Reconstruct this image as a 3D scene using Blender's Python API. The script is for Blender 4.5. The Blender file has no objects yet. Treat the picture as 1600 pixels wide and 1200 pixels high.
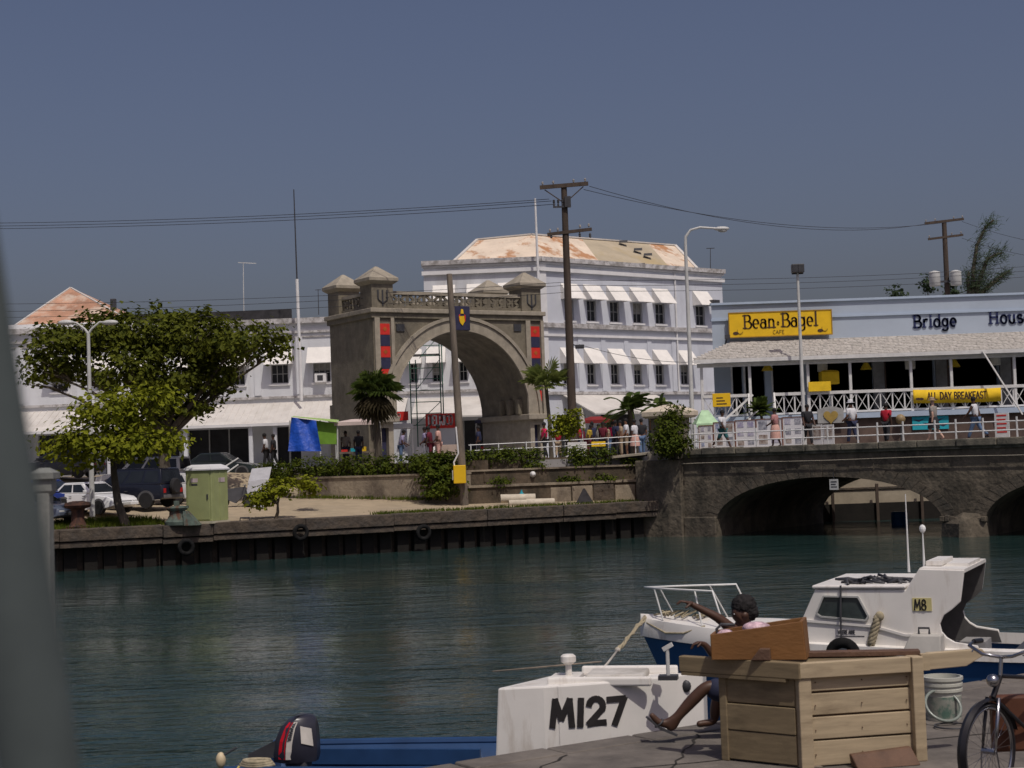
import bpy, bmesh, math, random
from mathutils import Vector, Matrix
R = math.radians
random.seed(11)
scene = bpy.context.scene
COL = scene.collection

# ------------------------------------------------------------------ camera
FPX, ROLL, PITCH = 2500.0, R(2.0), math.atan(115 / 2500)
EYE = Vector((0, 0, 3.9))
FWD = Vector((0, math.cos(PITCH), math.sin(PITCH)))
_r0 = Vector((1, 0, 0)); _u0 = Vector((0, -math.sin(PITCH), math.cos(PITCH)))
RT = _r0 * math.cos(ROLL) - _u0 * math.sin(ROLL)
UP = _u0 * math.cos(ROLL) + _r0 * math.sin(ROLL)
camd = bpy.data.cameras.new('camera'); cam = bpy.data.objects.new('camera', camd); COL.objects.link(cam)
cam.matrix_world = Matrix(((RT.x, UP.x, -FWD.x, EYE.x), (RT.y, UP.y, -FWD.y, EYE.y), (RT.z, UP.z, -FWD.z, EYE.z), (0, 0, 0, 1)))
camd.sensor_width = 36; camd.sensor_fit = 'HORIZONTAL'; camd.lens = FPX / 1600 * 36
camd.clip_start = 0.1; camd.clip_end = 6000
camd.dof.use_dof = True; camd.dof.focus_distance = 38; camd.dof.aperture_fstop = 6.0
scene.camera = cam

# ------------------------------------------------------------------ sky, sun, exposure
SUN_EL, SUN_AZ = R(60), math.atan2(0.40, -0.917)      # azimuth measured from +Y towards +X
world = bpy.data.worlds.new('World'); scene.world = world; world.use_nodes = True
wn, wl = world.node_tree.nodes, world.node_tree.links
for n in list(wn): wn.remove(n)
wo = wn.new('ShaderNodeOutputWorld'); bg = wn.new('ShaderNodeBackground'); sky = wn.new('ShaderNodeTexSky')
sky.sky_type = 'NISHITA'; sky.sun_disc = False; sky.sun_elevation = SUN_EL; sky.sun_rotation = SUN_AZ
sky.altitude = 0; sky.air_density = 1.0; sky.dust_density = 4.5; sky.ozone_density = 1.5
tint = wn.new('ShaderNodeMix'); tint.data_type = 'RGBA'; tint.blend_type = 'MULTIPLY'
tint.inputs['Factor'].default_value = 1.0; tint.inputs['B'].default_value = (1.0, 0.91, 1.02, 1)
wl.new(sky.outputs[0], tint.inputs['A']); wl.new(tint.outputs['Result'], bg.inputs[0]); bg.inputs[1].default_value = 0.11
wl.new(bg.outputs[0], wo.inputs[0])
sund = bpy.data.lights.new('sun', 'SUN'); sund.energy = 4.5; sund.angle = R(0.55); sund.color = (1.0, 0.945, 0.86)
sun = bpy.data.objects.new('sun', sund); COL.objects.link(sun)
_sd = Vector((math.sin(SUN_AZ) * math.cos(SUN_EL), math.cos(SUN_AZ) * math.cos(SUN_EL), math.sin(SUN_EL)))
sun.rotation_euler = (-_sd).to_track_quat('-Z', 'Y').to_euler(); sun.location = (10, -20, 60)
vs = scene.view_settings; vs.view_transform = 'Standard'; vs.look = 'None'; vs.gamma = 1; vs.exposure = -0.95
vs.use_curve_mapping = False
scene.render.engine = 'CYCLES'

# ------------------------------------------------------------------ geometry helpers
def ray(px, py):
    return FWD + RT * ((px - 800) / FPX) + UP * ((600 - py) / FPX)
def P(px, py, D):                     # the place seen at a pixel, D metres ahead
    d = ray(px, py); return EYE + d * (D / d.y)
def G(px, py, z):                     # the place seen at a pixel on a level surface
    d = ray(px, py); return EYE + d * ((z - EYE.z) / d.z)
class Fr:                             # upright plane through two plan points: a along, d out of it, z up
    def __init__(s, p0, p1):
        s.o = Vector((p0[0], p0[1])); q = Vector((p1[0], p1[1])) - s.o
        s.L = q.length; s.u = q.normalized(); s.n = Vector((s.u.y, -s.u.x))
        if s.n.dot(-s.o) < 0: s.n = -s.n
    def pt(s, a, d, z):
        q = s.o + s.u * a + s.n * d; return Vector((q.x, q.y, z))
    def hit(s, px, py, d=0.0):
        o = s.o + s.n * d; r = ray(px, py); r2 = Vector((r.x, r.y))
        t = o.dot(s.n) / r2.dot(s.n); q = r2 * t - o
        return q.dot(s.u), EYE.z + r.z * t
class MB:
    def __init__(s, tf=None): s.v = []; s.f = []; s.tf = tf.pt if isinstance(tf, Fr) else tf; s.mi = []; s.cur = 0
    def _p(s, p): return tuple(s.tf(*p)) if s.tf else tuple(p)
    def add(s, vs_, fs):
        k = len(s.v); s.v += [s._p(p) for p in vs_]; s.f += [tuple(i + k for i in f) for f in fs]; s.mi += [s.cur] * len(fs)
    def box(s, x0, x1, y0, y1, z0, z1):
        s.add([(x0, y0, z0), (x1, y0, z0), (x1, y1, z0), (x0, y1, z0), (x0, y0, z1), (x1, y0, z1), (x1, y1, z1), (x0, y1, z1)],
              [(0, 3, 2, 1), (4, 5, 6, 7), (0, 1, 5, 4), (1, 2, 6, 5), (2, 3, 7, 6), (3, 0, 4, 7)]); return s
    def loft(s, rings, caps=True, closed=True):
        n = len(rings[0]); vs_ = [p for r in rings for p in r]; fs = []
        for i in range(len(rings) - 1):
            for j in range(n if closed else n - 1):
                k = (j + 1) % n; fs.append((i * n + j, i * n + k, (i + 1) * n + k, (i + 1) * n + j))
        if caps: fs += [tuple(range(n))[::-1], tuple((len(rings) - 1) * n + j for j in range(n))]
        s.add(vs_, fs); return s
    def beam(s, p, q, w, h=None, up=(0, 0, 1)):
        p, q = Vector(p), Vector(q); h = h or w; t = (q - p).normalized(); up = Vector(up)
        if abs(t.dot(up)) > .98: up = Vector((0, 1, 0))
        x = t.cross(up).normalized() * (w / 2); y = x.cross(t).normalized() * (h / 2)
        return s.loft([[p - x - y, p + x - y, p + x + y, p - x + y], [q - x - y, q + x - y, q + x + y, q - x + y]])
    def tube(s, pts, rad, seg=8, caps=True):
        pts = [Vector(p) for p in pts]; n = len(pts)
        if not hasattr(rad, '__len__'): rad = [rad] * n
        rings = []; ref = None
        for i, p in enumerate(pts):
            t = (pts[min(i + 1, n - 1)] - pts[max(i - 1, 0)])
            t = t.normalized() if t.length > 1e-9 else Vector((0, 0, 1))
            if ref is None: ref = Vector((1, 0, 0)) if abs(t.x) < .9 else Vector((0, 1, 0))
            x = (ref - t * ref.dot(t)).normalized(); y = t.cross(x); ref = x
            rings.append([p + (x * math.cos(a) + y * math.sin(a)) * rad[i] for a in [2 * math.pi * k / seg for k in range(seg)]])
        return s.loft(rings, caps)
    def lathe(s, c, prof, seg=12, sx=1, sy=1):
        return s.loft([[(c[0] + r * sx * math.cos(2 * math.pi * k / seg), c[1] + r * sy * math.sin(2 * math.pi * k / seg), c[2] + z) for k in range(seg)] for r, z in prof])
    def ball(s, c, r, seg=10, rings=6):
        r = r if hasattr(r, '__len__') else (r, r, r)
        pr = [(max(math.sin(math.pi * i / rings), .02), -math.cos(math.pi * i / rings)) for i in range(rings + 1)]
        return s.loft([[(c[0] + q * r[0] * math.cos(2 * math.pi * k / seg), c[1] + q * r[1] * math.sin(2 * math.pi * k / seg), c[2] + z * r[2]) for k in range(seg)] for q, z in pr])
    def torus(s, c, r0, r1, axis=(0, 1, 0), seg=20, sec=8, a0=0, a1=2 * math.pi):
        ax = Vector(axis).normalized(); x = ax.orthogonal().normalized(); y = ax.cross(x); c = Vector(c); rings = []
        full = abs(a1 - a0 - 2 * math.pi) < 1e-6
        for i in range(seg + (0 if full else 1)):
            a = a0 + (a1 - a0) * i / seg; e = x * math.cos(a) + y * math.sin(a)
            rings.append([c + e * (r0 + r1 * math.cos(b)) + ax * (r1 * math.sin(b)) for b in [2 * math.pi * k / sec for k in range(sec)]])
        if full: rings.append(rings[0])
        return s.loft(rings, not full)
    def prism(s, poly, y0, y1):                      # poly of (x, z), extruded along the frame's second axis
        return s.loft([[(x, y0, z) for x, z in poly], [(x, y1, z) for x, z in poly]])
    def quad(s, *p): s.add(p, [tuple(range(len(p)))]); return s
    def build(s, name, m, parent=None, smooth=False, local=False, bevel=0, fix=True):
        me = bpy.data.meshes.new(name); me.from_pydata(s.v, [], s.f)
        ms = m if isinstance(m, (list, tuple)) else [m]
        for q in ms: me.materials.append(q)
        if len(ms) > 1: me.polygons.foreach_set('material_index', s.mi)
        if fix and len(s.f) < 30000:
            b = bmesh.new(); b.from_mesh(me); bmesh.ops.recalc_face_normals(b, faces=b.faces); b.to_mesh(me); b.free()
        if smooth:
            me.polygons.foreach_set('use_smooth', [True] * len(me.polygons))
            if smooth != 'all': me.set_sharp_from_angle(angle=R(40))
        o = bpy.data.objects.new(name, me); COL.objects.link(o); put(o, parent, local)
        if bevel:
            bv = o.modifiers.new('bevel', 'BEVEL'); bv.width = bevel; bv.segments = 2; bv.limit_method = 'ANGLE'
        return o
WM = {}
def put(o, parent, local=False):
    if parent is not None:
        o.parent = parent
        if not local: o.matrix_parent_inverse = WM.get(parent.name, Matrix()).inverted()
def tag(o, label=None, cat=None, group=None, kind=None):
    if label: o['label'] = label
    if cat: o['category'] = cat
    if group: o['group'] = group
    if kind: o['kind'] = kind
    return o
def thing(name, label, cat, loc=(0, 0, 0), rz=0, group=None):
    o = bpy.data.objects.new(name, None); COL.objects.link(o); o.empty_display_size = .2
    o.location = loc; o.rotation_euler = (0, 0, rz); tag(o, label, cat, group)
    WM[o.name] = Matrix.Translation(Vector(loc)) @ Matrix.Rotation(rz, 4, 'Z')
    return o
def structure(o): o['kind'] = 'structure'; return o
def dup(o, parent, M=None):
    c = o.copy(); COL.objects.link(c); c.parent = parent
    if M is not None: c.matrix_parent_inverse = Matrix(); c.matrix_basis = M
    return c
def copy_tree(root, loc, rz, label, group=None):
    r = root.copy(); COL.objects.link(r); r.location = loc; r.rotation_euler = (0, 0, rz); r['label'] = label
    if group: r['group'] = group
    def rec(o, np_):
        for ch in o.children:
            c = ch.copy(); COL.objects.link(c); c.parent = np_; rec(ch, c)
    rec(root, r); return r

# ------------------------------------------------------------------ materials
MATS = {}
def mat(name, col, rough=.75, var=.18, scale=2.0, bump=0.0, bscale=30.0, metal=0.0, col2=None, stretch=(1, 1, 1), thr=(.35, .65), spec=.4, detail=6, coat=0, bdist=.02):
    m = bpy.data.materials.new(name); m.use_nodes = True; n, l = m.node_tree.nodes, m.node_tree.links
    b = n['Principled BSDF']; b.inputs['Roughness'].default_value = rough; b.inputs['Metallic'].default_value = metal
    b.inputs['Specular IOR Level'].default_value = spec; b.inputs['Coat Weight'].default_value = coat
    tc = n.new('ShaderNodeTexCoord'); mp = n.new('ShaderNodeMapping'); mp.inputs['Scale'].default_value = stretch
    nz = n.new('ShaderNodeTexNoise'); nz.inputs['Scale'].default_value = scale; nz.inputs['Detail'].default_value = detail
    nz.inputs['Roughness'].default_value = .65
    rp = n.new('ShaderNodeValToRGB'); rp.color_ramp.elements[0].position = thr[0]; rp.color_ramp.elements[1].position = thr[1]
    c2 = col2 or tuple(min(1, c * (1 + var)) for c in col); c1 = col if col2 else tuple(c * (1 - var) for c in col)
    rp.color_ramp.elements[0].color = (*c1, 1); rp.color_ramp.elements[1].color = (*c2, 1)
    l.new(tc.outputs['Object'], mp.inputs[0]); l.new(mp.outputs[0], nz.inputs[0]); l.new(nz.outputs[0], rp.inputs[0]); l.new(rp.outputs[0], b.inputs['Base Color'])
    if bump:
        z2 = n.new('ShaderNodeTexNoise'); z2.inputs['Scale'].default_value = bscale; z2.inputs['Detail'].default_value = 5
        bp = n.new('ShaderNodeBump'); bp.inputs['Strength'].default_value = bump; bp.inputs['Distance'].default_value = bdist
        l.new(mp.outputs[0], z2.inputs[0]); l.new(z2.outputs[0], bp.inputs['Height']); l.new(bp.outputs[0], b.inputs['Normal'])
    MATS[name] = m; return m
def dirt(m, col, scale=1.2, thr=(.5, .7), stretch=(1, 1, .25), amount=1.0):
    """stains with their own shape laid over a material's colour"""
    n, l = m.node_tree.nodes, m.node_tree.links; b = n['Principled BSDF']; src = b.inputs['Base Color'].links[0].from_socket
    tc = n.new('ShaderNodeTexCoord'); mp = n.new('ShaderNodeMapping'); mp.inputs['Scale'].default_value = stretch; mp.inputs['Location'].default_value = (3.1, 7.7, 1.3)
    nz = n.new('ShaderNodeTexNoise'); nz.inputs['Scale'].default_value = scale; nz.inputs['Detail'].default_value = 8; nz.inputs['Roughness'].default_value = .7
    mr = n.new('ShaderNodeMapRange'); mr.inputs['From Min'].default_value = thr[0]; mr.inputs['From Max'].default_value = thr[1]; mr.inputs['To Max'].default_value = amount
    mx = n.new('ShaderNodeMix'); mx.data_type = 'RGBA'; mx.inputs['B'].default_value = (*col, 1)
    l.new(tc.outputs['Object'], mp.inputs[0]); l.new(mp.outputs[0], nz.inputs[0]); l.new(nz.outputs[0], mr.inputs[0]); l.new(mr.outputs[0], mx.inputs['Factor'])
    l.new(src, mx.inputs['A']); l.new(mx.outputs['Result'], b.inputs['Base Color']); return m

white_wall = dirt(mat('white_plaster', (.67, .68, .70), .85, .06, .6, .15, 12), (.36, .34, .32), .7, (.52, .78), (1, 1, .16), .65)
shade_white = dirt(mat('shaded_white_plaster', (.60, .62, .67), .85, .06, .6, .15, 12), (.33, .33, .36), .7, (.52, .78), (1, 1, .16), .65)  # white plaster with the right front's bluish shade put into its colour
white_trim = mat('white_trim', (.74, .73, .72), .8, .08, 1.0)
dark_trim = dirt(mat('weathered_ledge', (.55, .53, .52), .85, .15, 2.0), (.22, .2, .18), 2.5, (.45, .6), (1, 1, 1), .8)
hood_m = mat('hood_white', (.80, .77, .72), .7, .08, 1.5)
canopy_m = dirt(mat('canopy_sheet', (.62, .59, .55), .7, .1, .7, .2, 6), (.42, .38, .33), .8, (.5, .75), (1, 1, 1), .6)
win_dark = mat('window_dark', (.018, .02, .024), .12, .3, 2, spec=.5)
win_frame = mat('window_frame', (.42, .42, .40), .6, .1, 3)
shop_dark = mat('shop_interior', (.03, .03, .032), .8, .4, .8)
rust_roof = dirt(mat('rusty_cream_roof', (.72, .60, .47), .75, .12, .8, .3, 8, stretch=(1, 1, 1)), (.42, .17, .05), .42, (.52, .6), (1.2, 1.2, .35), .85)
rust_red = dirt(mat('rusty_red_roof', (.46, .25, .16), .8, .25, .8, .3, 8), (.6, .5, .4), .6, (.48, .62), (1, 1, 1), .8)
khaki_roof = dirt(mat('khaki_roof', (.45, .38, .27), .8, .12, .7, .2, 8), (.44, .33, .15), .35, (.5, .66), (1, 1, 1), .6)
black_felt = mat('black_roof_felt', (.03, .028, .03), .9, .4, 2)
arch_stone = dirt(dirt(mat('coral_stone', (.195, .17, .125), .92, .22, 1.6, .5, 14, bdist=.04), (.10, .09, .075), .9, (.48, .72), (1, 1, .3), .8), (.33, .30, .24), 1.7, (.6, .75), (1, 1, 1), .5)
arch_light = dirt(mat('coral_stone_pale', (.34, .30, .235), .9, .15, 2.5, .3, 14), (.2, .18, .15), 1.5, (.5, .75), (1, 1, .4), .7)
bridge_stone = dirt(dirt(mat('bridge_stone', (.135, .112, .082), .95, .3, 1.4, .7, 5, bdist=.08), (.03, .028, .022), .8, (.45, .65), (1, 1, .5), .85), (.30, .27, .21), 1.1, (.64, .74), (1, 1, .6), .6)
voussoir_m = dirt(mat('voussoir_stone', (.115, .095, .07), .95, .3, 2.5, .6, 8, bdist=.05), (.05, .048, .04), 1.3, (.45, .65), (1, 1, 1), .8)
coping_m = dirt(mat('bridge_coping', (.19, .17, .13), .95, .25, 2, .5, 8, bdist=.04), (.06, .06, .05), 1.6, (.42, .62), (1, 1, .6), .85)
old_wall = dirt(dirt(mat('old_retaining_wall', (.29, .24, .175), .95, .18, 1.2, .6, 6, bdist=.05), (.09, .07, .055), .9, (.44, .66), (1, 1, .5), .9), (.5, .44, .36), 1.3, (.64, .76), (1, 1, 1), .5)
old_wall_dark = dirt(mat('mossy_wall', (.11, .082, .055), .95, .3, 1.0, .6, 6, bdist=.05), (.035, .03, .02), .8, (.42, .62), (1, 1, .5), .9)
quay_con = dirt(mat('quay_concrete', (.085, .066, .049), .95, .35, 2.4, .9, 5, bdist=.08), (.06, .055, .05), 1.2, (.45, .7), (1, 1, 1.2), .85)
pile_m = dirt(mat('rusty_pile', (.011, .009, .007), .9, .3, 2, .4, 10), (.12, .09, .03), 1.0, (.66, .76), (1, 1, .6), .6)
sand_m = dirt(mat('sandy_ground', (.38, .305, .205), .95, .12, 1.2, .5, 5, bdist=.06), (.30, .25, .18), .55, (.5, .68), (1, 1, 1), .8)
pave_m = mat('terrace_paving', (.28, .27, .26), .9, .15, 1.0, .2, 10)
iron_white = mat('white_pipe', (.72, .72, .70), .5, .08, 4)
grey_steel = mat('lamp_post_grey', (.55, .55, .53), .5, .12, 2)
dark_steel = mat('dark_steel', (.05, .05, .055), .5, .2, 4)
creosote = mat('creosoted_timber', (.075, .055, .042), .9, .3, 4, .4, 30, stretch=(1, 1, .15))
pale_timber = dirt(mat('weathered_pole_timber', (.22, .18, .14), .9, .25, 4, .4, 30, stretch=(1, 1, .15)), (.1, .085, .07), 1, (.45, .6), (1, 1, .3), .8)
wire_m = mat('wire', (.03, .03, .035), .6, .1, 1)
blue_wall = mat('pale_blue_plaster', (.40, .46, .54), .85, .05, .5, .1, 10)
blue_trim = mat('pale_blue_trim', (.40, .48, .59), .8, .05, 1)
shingle_m = mat('white_shingle', (.48, .45, .41), .85, .25, 6, .3, 20)
white_wood = mat('white_painted_wood', (.66, .65, .63), .6, .1, 3)
yellow_sign = mat('yellow_sign', (.78, .48, .01), .55, .06, 2)
yellow_cloth = mat('yellow_cloth', (.80, .52, .02), .85, .1, 3)
sign_black = mat('sign_lettering', (.06, .03, .015), .7, .2, 4)
sign_navy = mat('navy_lettering', (.012, .02, .085), .6, .2, 4)
brown_stone = dirt(mat('brown_stone', (.11, .075, .06), .95, .25, 1.5, .4, 6), (.07, .05, .045), 1, (.45, .65), (1, 1, 1), .8)
red_m = mat('red_panel', (.62, .03, .02), .6, .1, 3)
navy_m = mat('navy_panel', (.03, .03, .07), .6, .2, 3)
white_paint = dirt(mat('white_gloss_paint', (.78, .75, .70), .38, .05, 1.5), (.36, .28, .20), 3.5, (.53, .76), (1, 1, .2), .7)
teal_m = mat('teal_cloth', (.02, .34, .42), .8, .15, 3)
leaf_m = {}
def leafmat(name, c1, c2, rough=.7):
    m = mat(name, c1, rough, .2, 2.2, col2=c2, thr=(.36, .68), spec=.12); n, l = m.node_tree.nodes, m.node_tree.links
    b = n['Principled BSDF']; tr = n.new('ShaderNodeBsdfTranslucent'); mx = n.new('ShaderNodeMixShader'); mx.inputs[0].default_value = .28
    src = b.inputs['Base Color'].links[0].from_socket; l.new(src, tr.inputs[0]); l.new(b.outputs[0], mx.inputs[1]); l.new(tr.outputs[0], mx.inputs[2])
    l.new(mx.outputs[0], n['Material Output'].inputs[0]); return m
leaf_dark = leafmat('leaf_dark', (.036, .050, .007), (.17, .185, .018))
leaf_lime = leafmat('leaf_lime', (.10, .125, .008), (.28, .29, .02))
leaf_hedge = leafmat('leaf_hedge', (.035, .058, .007), (.12, .145, .014))
leaf_palm = leafmat('leaf_palm', (.05, .085, .02), (.12, .16, .03))
leaf_palm_pale = leafmat('leaf_palm_pale', (.17, .22, .05), (.30, .33, .10))
leaf_dead = leafmat('leaf_dead', (.045, .038, .02), (.10, .08, .045))
leaf_grey = leafmat('casuarina', (.03, .05, .025), (.07, .10, .05))
bark = mat('bark', (.09, .075, .055), .95, .35, 5, .6, 25, stretch=(1, 1, .3))
# ------------------------------------------------------------------ water
def water_mat():
    m = bpy.data.materials.new('harbour_water'); m.use_nodes = True; n, l = m.node_tree.nodes, m.node_tree.links; b = n['Principled BSDF']
    b.inputs['Base Color'].default_value = (.018, .042, .039, 1); b.inputs['Roughness'].default_value = .06; b.inputs['IOR'].default_value = 1.33
    tc = n.new('ShaderNodeTexCoord'); prev = None
    mp = n.new('ShaderNodeMapping'); mp.inputs['Scale'].default_value = (.05, .16, 1); pz = n.new('ShaderNodeTexNoise'); pz.inputs['Scale'].default_value = 1.0; pz.inputs['Detail'].default_value = 3
    wind = n.new('ShaderNodeMapRange'); wind.inputs['From Min'].default_value = .38; wind.inputs['From Max'].default_value = .62; wind.inputs['To Min'].default_value = .32; wind.inputs['To Max'].default_value = 1.0
    l.new(tc.outputs['Object'], mp.inputs[0]); l.new(mp.outputs[0], pz.inputs[0]); l.new(pz.outputs[0], wind.inputs[0])
    for sc, st, d, sx in ((.7, 1.0, .14, (.55, 1, 1)), (2.4, 1.0, .075, (.45, 1, 1)), (7.0, 1.0, .022, (.55, 1, 1))):
        mp = n.new('ShaderNodeMapping'); mp.inputs['Scale'].default_value = sx; mp.inputs['Rotation'].default_value = (0, 0, R(-8))
        z = n.new('ShaderNodeTexNoise'); z.inputs['Scale'].default_value = sc; z.inputs['Detail'].default_value = 4; z.inputs['Roughness'].default_value = .55
        bp = n.new('ShaderNodeBump'); bp.inputs['Distance'].default_value = d; l.new(wind.outputs[0], bp.inputs['Strength'])
        l.new(tc.outputs['Object'], mp.inputs[0]); l.new(mp.outputs[0], z.inputs[0]); l.new(z.outputs[0], bp.inputs['Height'])
        if prev: l.new(prev.outputs[0], bp.inputs['Normal'])
        prev = bp
    l.new(prev.outputs[0], b.inputs['Normal']); return m
structure(MB().quad((-900, -60, 0), (900, -60, 0), (900, 400, 0), (-900, 400, 0)).build('water', water_mat()))

# ------------------------------------------------------------------ far bank: quay, sandy plot, terrace
def lerp(a, b, t): return a + (b - a) * t
def sst(t): t = max(0, min(1, t)); return t * t * (3 - 2 * t)
QA, QB = (-18.28, 63.0), (6.95, 74.4)
FQ = Fr(QA, QB)                                          # far quay face
def plot_z(t):
    return 1.62 + .62 * sst(t / 11) + 1.45 * sst((t - 12.5) / 6)
b = MB(); N, Mx = 74, 26
vsg = []
rg = random.Random(3)
for i in range(N + 1):
    for j in range(Mx + 1):
        a = -30 + (FQ.L + 30.3) * i / N; t = 24 * (j / Mx) ** 1.25
        q = FQ.pt(a, -t - .28, plot_z(t) + (rg.uniform(-.04, .04) if 1 < t else 0)); vsg.append(q)
b.add(vsg, [(i * (Mx + 1) + j, (i + 1) * (Mx + 1) + j, (i + 1) * (Mx + 1) + j + 1, i * (Mx + 1) + j + 1) for i in range(N) for j in range(Mx)])
structure(b.build('ground', sand_m, smooth='all'))
W0, W1, W2 = (-10.6, 79.2), (-2.3, 75.0), (7.0, 76.9)
ter = [(-10.2, 80.3), (-2.2, 76.1), (6.0, 77.6), (7.2, 75.0), (13.6, 83.9), (80, 83.9), (400, 83.9), (400, 3000), (-900, 3000), (-900, 88), (-16, 88), (-11.5, 83.5)]
structure(MB().loft([[(x, y, 2.0) for x, y in ter], [(x, y, 3.75) for x, y in ter]]).build('pavement', pave_m))

fq = structure(MB(FQ).box(-30, FQ.L, -1.1, -.85, -1.5, 1.45).build('quay', quay_con))
ce = [-30]
while ce[-1] < FQ.L - 4.5: ce.append(ce[-1] + rg.uniform(1.6, 4.4))
ce.append(FQ.L)
for a0, a1_q in zip(ce[:-1], ce[1:]):
    seg = a1_q - a0; dz = rg.uniform(-.04, .03); dd = rg.uniform(-.05, .04)
    MB(FQ).box(a0 + .008, a0 + seg - .008, -1.1, .02 + dd, 1.18 + dz, 1.66 + dz * .6).build('coping_block', quay_con, fq, bevel=.03)
    MB(FQ).box(a0 + .01, a0 + seg - .01, -.8, -.05 + dd, .92 + dz, 1.14 + dz).build('waling', quay_con, fq, bevel=.02)
pm = None
npile = 74
for i in range(npile):
    a = -30 + (FQ.L + 30) * (i + .5) / npile; w = .26
    MB(FQ).prism([(a - w, -.6), (a + w, -.6), (a + w * .96, 1.0 + rg.uniform(-.05, .1)), (a - w * .96, 1.0)], -.84, -.5 + rg.uniform(-.08, .08)).build('pile', pile_m, fq)
def tyre(name, label, c, axis, r=.34, w=.11, m=None, group=None):
    o = MB().torus(c, r - w, w, axis, 20, 8).build(name, m or MATS.get('rubber') or mat('rubber', (.022, .022, .024), .85, .3, 5), smooth='all')
    return tag(o, label, 'tyre', group)
for px, py, lb in ((291, 855, 'grey tyre fender hanging on the far quay below the portable toilet'), (470, 832, 'black tyre fender on the far quay below the small shrub'),
                   (662, 832, 'black tyre fender on the far quay left of the wooden pole')):
    a, z = FQ.hit(px, py, .25); tyre('tyre_fender', lb, FQ.pt(a, .24, z), (FQ.n.x, FQ.n.y, 0), .36, .09, mat('old_rubber', (.016, .016, .016), .95, .4, 5, spec=.05), 'tyre fenders on the far quay')

# retaining walls with a planting bed between them
FW1, FW2 = Fr(W0, W1), Fr(W1, W2)
rw = thing('retaining_wall', 'old stained two-tier retaining wall behind the sandy plot', 'wall', (W1[0], W1[1], 1.6))
zt0 = 3.2
MB(FW1).box(-.2, FW1.L, -.45, 0, 1.5, zt0).build('wall', old_wall, rw)
MB(FW1).box(-.25, FW1.L + .02, -.5, .06, zt0, zt0 + .09).build('ledge', old_wall, rw)
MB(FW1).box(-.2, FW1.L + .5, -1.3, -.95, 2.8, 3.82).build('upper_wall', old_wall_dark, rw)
for k in range(3):
    MB(FW1).box(.3 + k * 1.0, .8 + k * 1.0, -.93, -.9, 3.0, 3.6).build('plaster_panel', old_wall, rw)
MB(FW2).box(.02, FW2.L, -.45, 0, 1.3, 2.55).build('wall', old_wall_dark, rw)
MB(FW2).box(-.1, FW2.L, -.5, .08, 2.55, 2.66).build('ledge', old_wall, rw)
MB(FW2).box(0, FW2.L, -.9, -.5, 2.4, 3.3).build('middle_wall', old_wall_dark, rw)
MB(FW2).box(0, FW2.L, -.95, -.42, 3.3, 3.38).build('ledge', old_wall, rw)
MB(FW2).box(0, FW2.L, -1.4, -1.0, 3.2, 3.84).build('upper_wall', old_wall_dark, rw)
for k in range(5):
    a0 = 4.0 + k * 1.05; c = old_wall if k != 2 else quay_con
    MB(FW2).box(a0 + .02, a0 + 1.0, 0, .05 + .02 * (k % 2), 1.5, 2.42 + .03 * (k % 3)).build('facing_slab', c, rw, bevel=.015)

# ------------------------------------------------------------------ bridge
B0, B1 = Vector((7.17, 74.2)), Vector((20.82, 64.5))
bd = (B1 - B0).normalized(); B2 = B0 + bd * 44
FB = Fr(B0, B2); BW = 11.5
def aB(px, py=760, d=0): return FB.hit(px, py, d)
br = thing('stone_bridge', 'old stone arch bridge with low arches over the harbour channel', 'bridge', (B0.x, B0.y, 0))
a_l = aB(1118, 800)[0]; a_r = aB(1474, 800)[0]; zsp = .55; zcr = aB(1300, 744)[1]
a2l = aB(1538, 796)[0]; span = a_r - a_l; gap = a2l - a_r
archs = [(a_l, a_r), (a2l, a2l + span), (a2l + span + gap, a2l + 2 * span + gap)]
def intr(a, off=0.0):
    for l_, r_ in archs:
        c = (l_ + r_) / 2; h = (r_ - l_) / 2 + off
        if abs(a - c) < h:
            x = (a - c) / h; return zsp + (zcr + off - zsp) * math.sqrt(max(0, 1 - abs(x) ** 2.1))
    return None
SL = 3.62
cuts = [0]
for l_, r_ in archs:
    cuts += [l_ + (r_ - l_) * (.5 - .5 * math.cos(math.pi * k / 26)) for k in range(27)]
cuts.append(44)
rs = MB(FB)
for a0, a1 in zip(cuts[:-1], cuts[1:]):
    m_ = intr((a0 + a1) / 2)
    za = zb = -1.2
    if m_ is not None: za, zb = (intr(a0 + 1e-4) or zsp), (intr(a1 - 1e-4) or zsp)
    rs.loft([[(a0, 0, za), (a1, 0, zb), (a1, 0, SL), (a0, 0, SL)], [(a0, -BW, za), (a1, -BW, zb), (a1, -BW, SL), (a0, -BW, SL)]], True)
    if m_ is not None and (abs(a0 - archs[0][0]) < 1e-6 or abs(a0 - archs[1][0]) < 1e-6 or abs(a0 - archs[2][0]) < 1e-6):
        pass
rs.build('arch_body', bridge_stone, br)
for l_, r_ in archs[:2]:                                   # ring of arch stones, each its own piece
    n = 30 if l_ == a_l else 30
    for k in range(n):
        if l_ != a_l and k > 13: continue
        th0, th1 = math.pi * (1 - k / n), math.pi * (1 - (k + 1) / n)
        c, h = (l_ + r_) / 2, (r_ - l_) / 2; hh = zcr - zsp; pr = []
        def pt_(th, off): return (c + (h + off) * math.cos(th), zsp + (hh + off) * max(0, math.sin(th)) ** .95)
        e = .006; o2 = .52 + rg.uniform(-.06, .06)
        pl = [pt_(th0 - e * .5, -.02), pt_(th1 + e * .5, -.02), pt_(th1 + e, o2), pt_(th0 - e, o2)]
        MB(FB).prism(pl, -.3, .018 + rg.uniform(-.008, .010)).build('voussoir', voussoir_m, br)
MB(FB).box(0, 44, -BW, .10, SL, 3.72).build('string_course', coping_m, br)
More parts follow.
